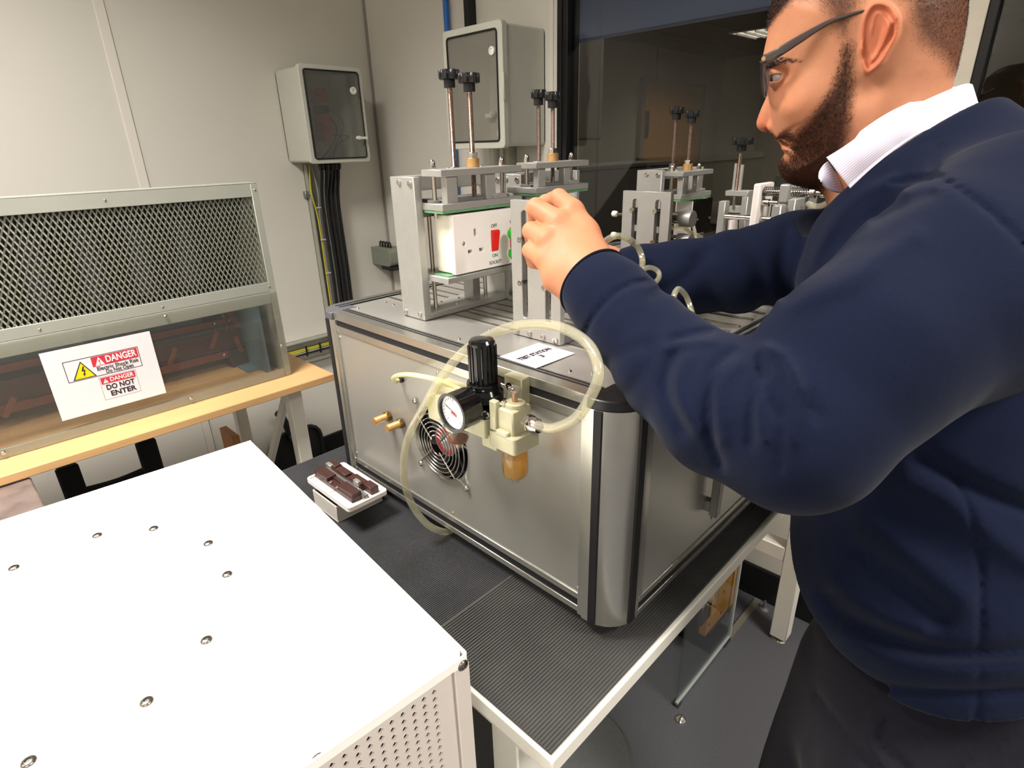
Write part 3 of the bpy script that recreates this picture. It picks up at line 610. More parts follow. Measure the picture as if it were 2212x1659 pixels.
# grey multi connector
p = at(845, 553, 0, 1.40)
t = thing('cable_connector', 'grey rounded connector housing on the wall behind the nearest press', 'connector', (1.43, p.y, p.z))
g = G().sheet(rrect(-0.15, -0.036, 0.05, 0.036, 0.020, 4), [], (1.36, p.y, p.z), (0, -1, 0), (0, 0, 1), (0.07, 0, 0)); o = part('housing', g, mat('grey_green_plastic', (128, 134, 120), 0.5), t, bevel=0.004)
t2 = [(-0.05), (-0.03), (-0.01), (0.01)]
for u in t2: g = G().tube([(1.39, p.y - u + 0.008, p.z + 0.036), (1.39, p.y - u + 0.008, p.z + 0.052), (1.39, p.y - u, p.z + 0.058), (1.39, p.y - u - 0.008, p.z + 0.052), (1.39, p.y - u - 0.008, p.z + 0.036)], 0.0035, 6, 3); part('loop', g, blk, t)
g = G().sheet(rrect(-0.035, -0.055, 0.05, -0.036, 0.008, 3), [], (1.37, p.y, p.z), (0, -1, 0), (0, 0, 1), (0.05, 0, 0)); part('foot', g, blk, t)
# ================================================================ STEEL TABLE WITH RUBBER MATS
TZ = 0.73; TX0, TX1, TY0, TY1 = 0.2725, 1.385, 0.232, 0.925
tb = thing('metal_table', 'white steel framed table with a white edge under the ribbed black mats', 'table', (0.82, 0.58, 0))
g = G().box((TX0, TY0, TZ - 0.024), (TX1, TY1, TZ - 0.003)); part('table_top', g, leg_m, tb, bevel=0.002, seg=2)
g = G().box((TX0 + 0.02, TY0 + 0.09, TZ - 0.045), (TX1 - 0.02, TY0 + 0.12, TZ - 0.024)); part('apron', g, leg_m, tb)
g = G().box((TX0 + 0.02, TY1 - 0.05, TZ - 0.07), (TX1 - 0.02, TY1 - 0.02, TZ - 0.024)); part('apron', g, leg_m, tb)
for x in (0.325, 1.335):
    for y in (0.33, 0.86): g = G().box((x - 0.021, y - 0.021, 0.012), (x + 0.021, y + 0.021, TZ - 0.024)); part('leg', g, leg_m, tb, bevel=0.002)
    g = G().box((x - 0.02, 0.351, 0.255), (x + 0.02, 0.84, 0.295)); part('crossbar', g, leg_m, tb, bevel=0.002)
    for y in (0.33, 0.86): g = G().lathe([(0.022, 0), (0.02, 0.004), (0.008, 0.006), (0.006, 0.014)], (x, y, 0), (0, 0, 1), 14); part('foot', g, steel, tb)
g = G().box((TX0 + 0.02, 0.28, TZ - 0.065), (TX0 + 0.05, 0.88, TZ - 0.024)); part('apron', g, leg_m, tb)
matm = mat('ribbed_black_rubber', (52, 52, 54), 0.6, 0, 0.16, 26, 0.05, 700)
matm2 = mat('worn_ribbed_rubber', (61, 60, 58), 0.6, 0, 0.16, 22, 0.05, 700)
def ribbed(x0, x1, y0, y1, zt, pitch, h):
    g = G(); n = int((y1 - y0) / pitch); vs = []; fs = []
    prof_ = []
    for i in range(n):
        y = y0 + i * pitch
        prof_ += [(y, zt - h), (y + pitch * .2, zt), (y + pitch * .65, zt), (y + pitch * .85, zt - h)]
    prof_.append((y1, zt - h))
    for y, z in prof_: vs += [(x0, y, z), (x1, y, z)]
    for i in range(len(prof_) - 1): fs.append((2 * i, 2 * i + 1, 2 * i + 3, 2 * i + 2))
    k = len(vs); zb = zt - 0.0025
    vs += [(x0, y0, zb), (x1, y0, zb), (x1, y1, zb), (x0, y1, zb)]
    fs += [(k, k + 3, k + 2, k + 1), (0, k, k + 1, 1), (2 * len(prof_) - 2, 2 * len(prof_) - 1, k + 2, k + 3)]
    fs += [tuple([k] + [2 * i for i in range(len(prof_))] + [k + 3]), tuple(reversed([k + 1] + [2 * i + 1 for i in range(len(prof_))] + [k + 2]))]
    g.add(vs, fs); return g
g = ribbed(TX0 + 0.004, TX1 - 0.004, 0.434, TY1 - 0.004, TZ, 0.00285, 0.0010); o = one('rubber_mat', 'finely ribbed black rubber mat beneath the switch plate and machine', 'mat', g, matm, (0.8, 0.6, TZ - 0.0025), 'black ribbed mats on the table', smooth=None)
g = ribbed(TX0 + 0.004, TX1 - 0.004, TY0 + 0.005, 0.4338, TZ + 0.0006, 0.0036, 0.0013); one('rubber_mat', 'coarser worn ribbed rubber mat along the near corner of the table', 'mat', g, matm2, (0.8, 0.3, TZ - 0.0025), 'black ribbed mats on the table', smooth=None)

# ================================================================ WHITE CABINET (front left)
CZ = 0.85
A_ = at(1012, 1410, 2, CZ)[:2]; B_ = at(541, 951, 2, CZ)[:2]; D_ = at(640, 1661, 2, CZ)[:2]
A_ = Vector(A_ + (0,)) if isinstance(A_, tuple) else Vector((A_[0], A_[1], 0)); B_ = Vector((B_[0], B_[1], 0)); D_ = Vector((D_[0], D_[1], 0))
ey = (B_ - A_).normalized(); ex = Vector((ey.y, -ey.x, 0)) * -1  # ex points along the front, to the left
CL = (B_ - A_).length; CW = 0.62
cb = thing('equipment_cabinet', 'large white steel cabinet with bolted flat lid and perforated front', 'cabinet', A_ + ex * CW / 2 + ey * CL / 2 + Vector((0, 0, 0.02)))
Kx, Ky = ex, ey
def K(u, v, z): return A_ + Kx * u + Ky * v + Vector((0, 0, z))
g = G().sheet(rrect(0.0035, 0.0035, CW - 0.0035, CL - 0.0035, 0.006, 4), [], K(0, 0, CZ - 0.004), Kx, Ky, (0, 0, 0.004)); part('lid', g, white_pc, cb, bevel=0.0012, seg=2)
g = G().sheet(rrect(0, 0, CW, CL, 0.004, 3), [rrect(0.0022, 0.0022, CW - 0.0022, CL - 0.0022, 0.003, 3)], K(0, 0, CZ - 0.010), Kx, Ky, (0, 0, 0.0092)); part('rim', g, white_pc, cb, smooth=30)
# perforated front
u0 = 0.018; hz = CZ - 0.05
def Fp(px, py):
    d = cam_ray(px, py); n = Ky; t = (A_ - Vector((0, 0, H))).dot(n) / d.dot(n); P = Vector((0, 0, H)) + d * t
    return ((P - A_).dot(Kx), P.z)
c1 = Fp(943, 1502); c2 = Fp(921, 1518.5); c1b = Fp(945, 1534)
pu = c2[0] - c1[0]; pv = abs(c1b[1] - c1[1]) / 2
holes = []
for i in range(26):
    for j in range(26):
        u = c1[0] + pu * i; z = c1[1] - pv * j
        holes.append([(u - pu * .29, z), (u, z + pv * .36), (u + pu * .29, z), (u, z - pv * .36)])
g = G().sheet([(0.0, 0.02), (CW, 0.02), (CW, CZ - 0.0102), (0.0, CZ - 0.0102)], holes, K(0, 0.0035, 0), Kx, (0, 0, 1), Ky * 0.002)
front_m = mat('shaded_white_steel', (206, 196, 187), 0.42, 0, 0.012, 20, 0.04, 1200)  # darker copy of the lid's white; front face shade put into the colour
part('perforated_front', g, front_m, cb)
cc = Fp(975, 1430)
g = G().sheet([(0, 0.02), (0.0155, 0.02), (0.0155, CZ - 0.0102), (0, CZ - 0.0102)], [], K(0, 0, 0), Kx, (0, 0, 1), Ky * 0.0032); part('corner_flange', g, front_m, cb, bevel=0.0006)
g = G().sheet([(0, 0.02), (CW, 0.02), (CW, CZ), (0, CZ)], [], K(0, CL - 0.002, 0), Kx, (0, 0, 1), Ky * 0.002); part('back_panel', g, white_pc, cb)
for u in (0.0, CW - 0.002):
    g = G().sheet([(0.004, 0.02), (CL - 0.004, 0.02), (CL - 0.004, CZ - 0.0102), (0.004, CZ - 0.0102)], [], K(u, 0, 0), Ky, (0, 0, 1), Kx * 0.002); part('side_panel', g, white_pc, cb)
g = G().sheet([(0.01, 0.01), (CW - 0.01, 0.01), (CW - 0.01, CL - 0.01), (0.01, CL - 0.01)], [], K(0, 0, 0.02), Kx, Ky, (0, 0, 0.002)); part('base_panel', g, white_pc, cb)
g = G().sheet([(0.03, 0.1), (CW - 0.05, 0.1), (CW - 0.05, CZ - 0.06), (0.03, CZ - 0.06)], [], K(0, 0.05, 0), Kx, (0, 0, 1), Ky * 0.002); part('inner_chassis', g, mat('dark_red_brown_inner', (70, 44, 44), 0.6), cb)
LB = button_screw_mesh(0.0052, 0.0022, steel_d)
for px, py in ((210, 1157), (332, 1142), (450, 1174), (491, 1241), (446, 1383), (317, 1516), (62, 1646), (30, 1227)):
    put('bolt', LB, at(px, py, 2, CZ), (0, 0, 1), cb)
cs = Fp(1000, 1437); put('bolt', LB, K(max(cs[0], 0.005), 0, cs[1]), -Ky, cb)
cs = Fp(690, 1647); put('bolt', LB, K(cs[0], 0.0035, cs[1]), -Ky, cb)
for u, v in ((0.05, 0.05), (CW - .05, 0.05), (0.05, CL - .05), (CW - .05, CL - .05)):
    g = G().cyl(K(u, v, 0), K(u, v, 0.022), 0.018); part('foot', g, blk, cb)

# ================================================================ TEST MACHINE
X0, X1_, YR, YL = 0.4158, 1.25, 0.262, 0.835
ZB, ZT = 0.7494, 1.025
mc = thing('test_machine', 'boxy brushed aluminium test machine with rounded corner posts on the black mat', 'machine', (0.83, 0.55, ZB - 0.018))
PS = 0.046
def post(cx, cy, sx_, sy_, z0, z1, r=0.040):
    """square post whose outer corner (direction sx,sy) is rounded; cx,cy = outer corner point"""
    pts = [(0, 0), (-PS, 0)]
    P = [(-PS, 0.0), (-PS, -PS), (0, -PS)]
    arc = []
    for k in range(9):
        a = PI / 2 * k / 8; arc.append((-r + r * math.sin(a), -r + r * math.cos(a)))
    poly = [(-PS, 0)] + arc + [(0, -PS), (-PS, -PS)]
    return [(cx + sx_ * u, cy + sy_ * v) for u, v in poly]
corners = [(X0 - 0.004, YR, -1, -1), (X0 - 0.004, YL, -1, 1), (X1_, YR, 1, -1), (X1_, YL, 1, 1)]
for i, (cx, cy, sx_, sy_) in enumerate(corners):
    pg = [(x, y) for x, y in post(cx, cy, sx_, sy_, 0, 0)]
    g = G().prism(pg, (0, 0, ZB), (1, 0, 0), (0, 1, 0), (0, 0, ZT - 0.011 - ZB)); part('corner_post', g, prof, mc, smooth=30)
    g = G().prism(pg, (0, 0, ZT - 0.011), (1, 0, 0), (0, 1, 0), (0, 0, 0.011)); g2 = part('corner_cap', g, blk if i in (0, 2) else capm, mc, smooth=30, bevel=0.001)
yA, yB = YR + PS, YL - PS       # panel span on the front
xA, xB = X0 + PS - 0.004, X1_ - PS
# black cover strips on posts
for y in (yA - 0.0185, yB + 0.0095): g = G().box((X0 - 0.0048, y, ZB + 0.001), (X0, y + 0.009, ZT - 0.0115)); part('slot_cover', g, rub, mc)
g = G().box((xA - 0.0185, YR - 0.0006, ZB + 0.001), (xA - 0.0075, YR + 0.002, ZT - 0.0115)); part('slot_cover', g, rub, mc)
# front frame: side strips, rails
g = G().box((X0 - 0.002, yA - 0.0005, ZB), (X0 + 0.02, yA + 0.007, ZT - 0.011)); part('side_profile', g, prof, mc)
g = G().box((X0 - 0.002, yB - 0.006, ZB), (X0 + 0.02, yB + 0.0005, ZT - 0.011)); part('side_profile', g, prof, mc)
def rail(a, b, z0, z1, axis, off, nm, gz0, gz1, out):
    """profile rail with a grooved face. axis 1: runs along y on the x=off face; axis 0: along x on y=off face"""
    g = G(); k = out
    for p, q in ((z0, gz0), (gz1, z1)):
        if axis == 1: g.box((off, a, p), (off + k * 0.028, b, q))
        else: g.box((a, off, p), (b, off + k * 0.028, q))
    if axis == 1: g.box((off + k * 0.005, a, gz0), (off + k * 0.028, b, gz1))
    else: g.box((a, off + k * 0.005, gz0), (b, off + k * 0.028, gz1))
    r = part(nm, g, prof, mc, bevel=0.0006)
    g = G()
    if axis == 1: g.box((off + k * 0.0012, a + 0.001, gz0), (off + k * 0.006, b - 0.001, gz1))
    else: g.box((a + 0.001, off + k * 0.0012, gz0), (b - 0.001, off + k * 0.006, gz1))
    part('slot_cover', g, rub, r); return r
rail(yA + 0.001, yB, 0.9950, ZT, 1, X0, 'top_rail', 1.0050, 1.0136, 1)
rail(yA + 0.001, yB, ZB, 0.7762, 1, X0, 'bottom_rail', 0.7578, 0.7676, 1)
rail(xA, xB, 0.9950, ZT, 0, YR, 'top_rail', 1.0050, 1.0136, 1)
rail(xA, xB, ZB, 0.7762, 0, YR, 'bottom_rail', 0.7578, 0.7676, 1)
g = G().box((X1_ - 0.028, yA, 0.995), (X1_, yB, ZT)).box((xA, YL - 0.028, 0.995), (xB, YL, ZT)).box((X1_ - 0.028, yA, ZB), (X1_, yB, 0.776)).box((xA, YL - 0.028, ZB), (xB, YL, 0.776)); part('rear_frame', g, prof, mc)
# front panel with fan opening and screws
FY, FZ = 0.5495, 0.886
fan_hole = [(y, z) for y, z in ngon(FY, FZ, 0.0525, 40)]
g = G().sheet([(yA + 0.006, 0.7762), (yB - 0.006, 0.7762), (yB - 0.006, 0.9950), (yA + 0.006, 0.9950)], [fan_hole], (X0 + 0.0015, 0, 0), (0, 1, 0), (0, 0, 1), (0.003, 0, 0)); part('front_panel', g, sat, mc)
g = G().box((xA + 0.004, YR + 0.0015, 0.7762), (xB - 0.004, YR + 0.005, 0.995)); part('side_panel', g, sat, mc)
for a_, b_ in ((xA, xA + 0.006), (xB - 0.006, xB)): g = G().box((a_, YR, 0.776), (b_, YR + 0.02, 0.995)); part('side_profile', g, prof, mc)
g = G().box((X1_ - 0.005, yA, 0.776), (X1_ - 0.002, yB, 0.995)); part('rear_panel', g, sat, mc)
g = G().box((xA, YL - 0.005, 0.776), (xB, YL - 0.002, 0.995)); part('rear_panel', g, sat, mc)
for px, py in ((735, 729), (771, 978), (945, 806), (978, 1108), (1248, 1270), (1260, 926)): put('screw', BTN_S, at(px, py, 0, X0 + 0.0015), (-1, 0, 0), mc, scale=0.8)
for px, py in ((1425, 1255),): put('screw', BTN_S, at(px, py, 1, YR + 0.0015), (0, -1, 0), mc, scale=0.9)
hx = at(1553, 1050, 1, YR - 0.012).x; hz0 = at(1547, 1112, 1, YR - 0.012).z
g = G().box((hx - 0.006, YR - 0.016, hz0), (hx + 0.006, YR - 0.006, hz0 + 0.12)).box((hx - 0.006, YR - 0.006, hz0 + 0.005), (hx + 0.006, YR + 0.002, hz0 + 0.02)).box((hx - 0.006, YR - 0.006, hz0 + 0.10), (hx + 0.006, YR + 0.002, hz0 + 0.115)); part('door_handle', g, alu_d, mc, bevel=0.001)
g = G().box((hx + 0.02, YR + 0.0008, 0.79), (hx + 0.022, YR + 0.0016, 0.985)); part('door_gap', g, rub, mc)
# deck
dk_m = mat('deck_aluminium', (176, 174, 168), 0.34, 0.6, 0.03, 12, 0.02, 500)
g = G().box((X0 + 0.026, YR + 0.03, ZT - 0.006), (X1_ - 0.026, YL - 0.03, ZT - 0.0005)); part('deck_plate', g, dk_m, mc)
def strip(a, b, m, nm): g = G().box(a, b); part(nm, g, m, mc)
for dx in (0.016, 0.0215): strip((X0 + dx, yA - 0.01, ZT - 0.001), (X0 + dx + 0.0028, yB + 0.0, ZT + 0.0004), rub, 'deck_gasket')
for dy in (0.012, 0.022): strip((xA - 0.012, YR + dy, ZT - 0.001), (xB, YR + dy + 0.0045, ZT + 0.0004), rub, 'deck_gasket')
for dy in (0.013, 0.024): strip((xA - 0.02, YL - dy - 0.004, ZT - 0.001), (xB, YL - dy, ZT + 0.0004), rub, 'deck_gasket')
# t-slots: flush strips with groove shade put into the colour, plus bright lips
xs0 = at(983, 681, 2, ZT).x
for i, dx in enumerate((0.0, 0.022, 0.036, 0.060, 0.082, 0.11, 0.14, 0.17, 0.20, 0.24, 0.28, 0.32, 0.36, 0.42, 0.48, 0.54, 0.60)):
    x = xs0 + dx
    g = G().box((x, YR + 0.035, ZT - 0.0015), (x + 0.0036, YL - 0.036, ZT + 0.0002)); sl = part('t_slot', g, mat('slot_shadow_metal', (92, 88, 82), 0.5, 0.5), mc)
    g = G().box((x - 0.0012, YR + 0.035, ZT - 0.001), (x - 0.0001, YL - 0.036, ZT + 0.0007)).box((x + 0.0037, YR + 0.035, ZT - 0.001), (x + 0.0048, YL - 0.036, ZT + 0.0007)); part('slot_lip', g, steel, sl)
for px, py in ((773, 666), (833, 653), (850, 658), (992, 732), (1057, 713), (1231, 801), (1280, 805), (1245, 711)): put('screw', BTN_S, at(px, py, 2, ZT), (0, 0, 1), mc, scale=0.8)
for x, y in ((X0 + .04, YR + .04), (X0 + .04, YL - .04), (X1_ - .04, YR + .04), (X1_ - .04, YL - .04)): g = G().cyl((x, y, TZ + 0.0006), (x, y, ZB + 0.001), 0.018); part('foot', g, blk, mc)
# cooling fan
fan_b = mat('fan_black', (30, 30, 32), 0.5)
g = G().lathe([(0.0555, 0.004), (0.0555, 0.03), (0.05, 0.03), (0.05, 0.004)], (X0 + 0.002, FY, FZ), (1, 0, 0), 40, cap=False); fn = part('fan_housing', g, fan_b, mc)
g = G().cyl((X0 + 0.032, FY, FZ), (X0 + 0.034, FY, FZ), 0.055, n=40); part('fan_back', g, mat('fan_dark', (12, 12, 12), 0.8), fn)
g = G().cyl((X0 + 0.008, FY, FZ), (X0 + 0.03, FY, FZ), 0.021, n=32); part('fan_hub', g, mat('fan_hub_grey', (150, 146, 144), 0.35, 0.4), fn)
g = G().lathe([(0.013, 0), (0.019, 0), (0.019, 0.0004), (0.013, 0.0004)], (X0 + 0.0076, FY, FZ), (1, 0, 0), 32, cap=False); part('hub_label', g, mat('label_red', (178, 44, 54), 0.4), fn, 'red ring label on hub')
for k in range(7):
    a = 2 * PI * k / 7; M = Matrix.Translation((X0 + 0.02, FY, FZ)) @ Matrix.Rotation(a, 4, 'X') @ Matrix.Rotation(math.radians(35), 4, 'Z')
    g = G().box((-0.001, -0.012, 0.020), (0.001, 0.012, 0.048), M); part('fan_blade', g, fan_b, fn)
wire = mat('chromed_wire', (200, 196, 190), 0.2, 1.0)
gd = None
for k, r in enumerate((0.0145, 0.0205, 0.0265, 0.0325, 0.0385, 0.0445, 0.0505)):
    xo = X0 - 0.006 + (0.003 if r > 0.045 else 0)
    g = G().tube([(xo, FY + r * math.cos(a), FZ + r * math.sin(a)) for a in np.linspace(0, 2 * PI, 48, endpoint=False)], 0.0010, 6, closed=True)
    o = part('guard_ring', g, wire, gd or mc)
for a in (45, 135, 225, 315):
    c, s_ = math.cos(math.radians(a)), math.sin(math.radians(a)); q = lambda r, x: (X0 + x, FY + r * c, FZ + r * s_)
    g = G().tube([q(0.010, -0.0085), q(0.050, -0.0085), q(0.056, -0.003), q(0.066, -0.001)], 0.0011, 6); part('guard_spoke', g, wire, mc)
    put('screw', BTN, q(0.0685, -0.001), (-1, 0, 0), mc)
# brass fittings on the panel
for px, py in ((840, 898), (868, 913)):
    c = at(px, py, 0, X0)
    g = G().cyl(c + Vector((-0.006, 0, 0)), c, 0.0078, n=6); o = part('brass_nut', g, mat('aged_brass', (150, 116, 62), 0.35, 1.0), mc, bevel=0.0005)
    g = threaded(G(), c + Vector((-0.006, 0, 0)), c + Vector((-0.026, 0, 0)), 0.0056, 0.0016); part('brass_stub', g, brass, o, smooth=None)
c = at(868, 820, 0, X0); g = G().cyl(c + Vector((-0.003, 0, 0)), c + Vector((0.001, 0, 0)), 0.004); part('grommet', g, blk, mc)

# paper label
lc = [at(1080, 772, 2, ZT), at(1163, 742, 2, ZT), at(1242, 765, 2, ZT), at(1157, 797, 2, ZT)]
t = thing('paper_label', 'white printed station label stuck flat on the machine deck', 'label', sum(lc, Vector()) / 4)
O = sum(lc, Vector()) / 4; Ul = ((lc[1] - lc[0]) + (lc[2] - lc[3])).normalized(); wl = ((lc[1] - lc[0]).length + (lc[2] - lc[3]).length) / 2; hl = ((lc[3] - lc[0]).length + (lc[2] - lc[1]).length) / 2
Vl = Vector((0, 0, 1)).cross(Ul)
g = G().sheet([(-wl / 2, -hl / 2), (wl / 2, -hl / 2), (wl / 2, hl / 2), (-wl / 2, hl / 2)], [], O + Vector((0, 0, 0.0007)), Ul, Vl, (0, 0, 0.0003)); part('paper', g, paper, t)
text('TEST STATION', wl * 0.165, ink, O + Vector((0, 0, 0.001)) + Vl * hl * 0.06, Ul, Vl, t, bold=0.00035, fit=wl * 0.80)
text('3', wl * 0.165, ink, O + Vector((0, 0, 0.001)) - Vl * hl * 0.13, Ul, Vl, t, bold=0.00035)

# ================================================================ AIR REGULATOR AND HOSES
XR = X0 - 0.040
ar = thing('air_regulator', 'black and gold air filter regulator with round gauge bolted to the machine front', 'regulator', (XR, 0.47, 0.93))
k0 = at(1040, 738, 0, XR); k1 = at(1046, 838, 0, XR); ky = (k0.y + k1.y) / 2
zt_, zb_ = k0.z + 0.003, k1.z
kc = lambda z: (XR, ky, z)
g = G(); rk = 0.0138; prf = []
n = 32; g.lathe([(rk * 0.5, zt_ + 0.0005 - zb_), (rk * .85, zt_ - zb_), (rk, zt_ - 0.003 - zb_), (rk, 0.006), (rk * 1.02, 0.004), (rk * 1.02, 0)], kc(zb_), (0, 0, 1), n); part('adjusting_knob', g, blk_g, ar)
for k in range(16):
    a = 2 * PI * k / 16; x, y = XR + rk * math.cos(a), ky + rk * math.sin(a); g = G().box((x - 0.0009, y - 0.0009, zb_ + 0.006), (x + 0.0009, y + 0.0009, zt_ - 0.006)); part('grip_rib', g, blk_g, ar)
g = G().lathe([(0.0175, 0.011), (0.0182, 0.009), (0.0175, 0.0075), (0.0182, 0.006), (0.0175, 0.0045), (0.0185, 0.003), (0.0205, 0.0), (0.0205, -0.008), (0.0175, -0.0125)], kc(zb_ - 0.003), (0, 0, 1), 32); part('bonnet', g, blk_g, ar)
zf = zb_ - 0.016
g = G().sheet(rrect(-0.0215, -0.0215, 0.0215, 0.0215, 0.004, 3), [], kc(zf - 0.008), (1, 0, 0), (0, 1, 0), (0, 0, 0.008)); part('flange', g, blk_g, ar, bevel=0.0008)
for a, b in ((-1, -1), (1, -1), (-1, 1), (1, 1)): put('screw', SCR_S, (XR + a * 0.0175, ky + b * 0.0175, zf), (0, 0, 1), ar)
g = G().sheet(rrect(-0.020, -0.0205, 0.020, 0.0205, 0.003, 3), [], kc(zf - 0.030), (1, 0, 0), (0, 1, 0), (0, 0, 0.022)); part('regulator_body', g, zinc, ar, bevel=0.0012)
# gauge
gx = XR - 0.022; gc = at(974, 893, 0, gx - 0.026)
GS = 1.18
g = G().lathe([(r_ * GS, t_) for r_, t_ in [(0.0165, 0), (0.0172, 0.002), (0.0172, 0.024), (0.0178, 0.026), (0.0154, 0.026), (0.0154, 0.0225)]], (gx + 0.0, gc.y, gc.z), (-1, 0, 0), 36, cap=False); gg = part('gauge_case', g, blk_g, ar)
g = G().cyl((gx, gc.y, gc.z), (gx + 0.012, gc.y, gc.z), 0.0165 * GS, 0.008, n=24); part('gauge_back', g, blk_g, gg)
g = G().cyl((gx - 0.022, gc.y, gc.z), (gx - 0.0222, gc.y, gc.z), 0.0153 * GS, n=36); part('gauge_dial', g, mat('dial_white', (232, 230, 228), 0.5), gg)
for k in range(21):
    a = math.radians(225 - 13.5 * k); big = k % 5 == 0; r0, r1 = (0.0100, 0.0134) if big else (0.0118, 0.0134)
    # as seen from outside, left of the dial is +y
    g = G().tube([(gx - 0.0224, gc.y - r * math.cos(a), gc.z + r * math.sin(a)) for r in (r0 * GS, r1 * GS)], 0.00022, 4); part('dial_tick', g, ink, gg)
g = G().tube([(gx - 0.0228, gc.y - 0.003 * math.cos(math.radians(-20)), gc.z + 0.003 * math.sin(math.radians(-20))), (gx - 0.0228, gc.y + 0.011, gc.z + 0.0045)], 0.00035, 4); part('needle', g, ink, gg)
g = G().prism([(-0.004, -0.001), (0.004, -0.0035), (0.0045, -0.0005), (-0.004, 0.0012)], (gx - 0.0226, gc.y, gc.z - 0.001), (0, -1, 0), (0, 0, 1), (-0.0002, 0, 0)); part('needle_tail', g, mat('dial_red', (190, 70, 60), 0.5), gg)
# filter body (left) with inlet block
fb = at(972, 858, 0, XR + 0.006)
g = G().sheet(rrect(-0.020, -0.026, 0.022, 0.004, 0.003, 3), [], (XR - 0.012, fb.y, fb.z), (0, -1, 0), (0, 0, 1), (0.03, 0, 0)); part('filter_body', g, zinc, ar, bevel=0.001)
a0 = at(941, 850, 0, XR - 0.012); a1 = at(1000, 882, 0, XR - 0.012); b0 = at(950, 822, 0, XR)
g = G().box((XR - 0.008, b0.y, b0.z), (XR + 0.014, ky + 0.01, b0.z - 0.018)); part('filter_top', g, zinc, ar, bevel=0.001)
g = G().box((XR - 0.014, a0.y, a0.z), (XR + 0.016, ky + 0.006, a0.z - 0.030)); part('filter_block', g, zinc, ar, bevel=0.001)
# mounting bracket to the rail
br = at(1120, 818, 0, X0 - 0.004); g = G().box((X0 - 0.012, br.y - 0.012, br.z - 0.030), (X0 + 0.001, br.y + 0.014, br.z + 0.004)); part('mounting_bracket', g, zinc, ar, bevel=0.0008)
put('screw', SCR, at(1105, 834, 0, X0 - 0.012), (-1, 0, 0), ar, scale=1.5)
# joint block between regulator and lubricator
lb = at(1110, 905, 0, XR)
g = G().box((XR - 0.010, lb.y + 0.012, zf - 0.028), (XR + 0.012, ky - 0.018, zf - 0.012)); part('joint_block', g, zinc, ar, bevel=0.001)
g = G().box((XR - 0.016, lb.y + 0.010, zf - 0.042), (XR + 0.010, ky - 0.010, zf - 0.026)); jb = part('joint_clamp', g, zinc, ar, bevel=0.001)
put('screw', SCR, at(1053, 896, 0, XR - 0.016), (-1, 0, 0), ar)
# lubricator
lt = at(1110, 872, 0, XR).z; lbm = at(1108, 962, 0, XR).z
g = G().sheet(rrect(-0.019, -0.019, 0.019, 0.019, 0.004, 3), [], (XR, lb.y, lbm + 0.002), (1, 0, 0), (0, 1, 0), (0, 0, 0.018)); part('lubricator_collar', g, zinc, ar, bevel=0.001)
g = G().box((XR - 0.014, lb.y - 0.012, lbm + 0.018), (XR + 0.014, lb.y + 0.017, lt - 0.002)); part('lubricator_body', g, zinc, ar, bevel=0.0015)
g = G().box((XR - 0.019, lb.y - 0.008, lbm + 0.018), (XR - 0.012, lb.y + 0.008, lbm + 0.024)).box((XR - 0.017, lb.y + 0.009, lbm + 0.02), (XR - 0.010, lb.y + 0.018, lt + 0.004)); part('lug', g, zinc, ar, bevel=0.0008)
g = G().lathe([(0.0105, -0.004), (0.0105, 0.002), (0.0082, 0.003)], (XR, lb.y - 0.002, lt), (0, 0, 1), 20); part('dome_seat', g, zinc, ar)
clr = clear_mat('clear_plastic', (244, 240, 232), 0.95, 0.02, 1.5)
g = G().lathe([(0.0078, 0), (0.0076, 0.010), (0.0064, 0.0145), (0.0035, 0.0172), (0.0008, 0.018)], (XR, lb.y - 0.002, lt + 0.002), (0, 0, 1), 20); part('sight_dome', g, clr, ar)
g = G().cyl((XR, lb.y - 0.002, lt + 0.002), (XR, lb.y - 0.002, lt + 0.013), 0.0030, n=12); part('drip_tube', g, mat('brassy_tube', (180, 140, 104), 0.3, 0.8), ar)
put('screw', BTN_S, at(1088, 868, 0, XR - 0.008), (0, 0, 1), ar, scale=1.2)
oil = clear_mat('amber_oil', (250, 214, 50), 0.82, 0.05, 1.35)
g = G().lathe([(0.0142, 0), (0.0142, -0.030), (0.0130, -0.036), (0.0085, -0.040), (0.004, -0.041)], (XR, lb.y, lbm + 0.003), (0, 0, 1), 28, cap=False); part('oil_bowl', g, clr, ar)
g = G().lathe([(0.0134, -0.0135), (0.0134, -0.030), (0.0124, -0.0352), (0.0080, -0.0392), (0.002, -0.040)], (XR, lb.y, lbm + 0.003), (0, 0, 1), 28); part('oil', g, oil, ar, 'amber oil')
g = G().lathe([(0.005, -0.040), (0.0045, -0.044), (0.003, -0.0465)], (XR, lb.y, lbm + 0.003), (0, 0, 1), 12); part('drain_nipple', g, clr, ar)
fbz = at(985, 925, 0, XR - 0.006)
g = G().lathe([(0.0128, 0.0), (0.0128, -0.012), (0.0110, -0.017), (0.006, -0.0195), (0.003, -0.020)], (XR - 0.004, fbz.y, fbz.z), (0, 0, 1), 24, cap=False); part('filter_bowl', g, clr, ar)
g = G().lathe([(0.0120, -0.0125), (0.0104, -0.0163), (0.0055, -0.0188), (0.002, -0.019)], (XR - 0.004, fbz.y, fbz.z), (0, 0, 1), 24); part('dark_oil', g, mat('dark_amber', (120, 52, 14), 0.1, 0, 0.05, 40, spec=0.8), ar, 'dark amber residue')
g = G().lathe([(0.004, -0.019), (0.0035, -0.025)], (XR - 0.004, fbz.y, fbz.z), (0, 0, 1), 12); part('drain_nipple', g, steel, ar)
g = G().cyl((XR - 0.004, fbz.y, fbz.z), (XR - 0.004, fbz.y, fbz.z + 0.028), 0.0135, n=24); part('filter_neck', g, zinc, ar)
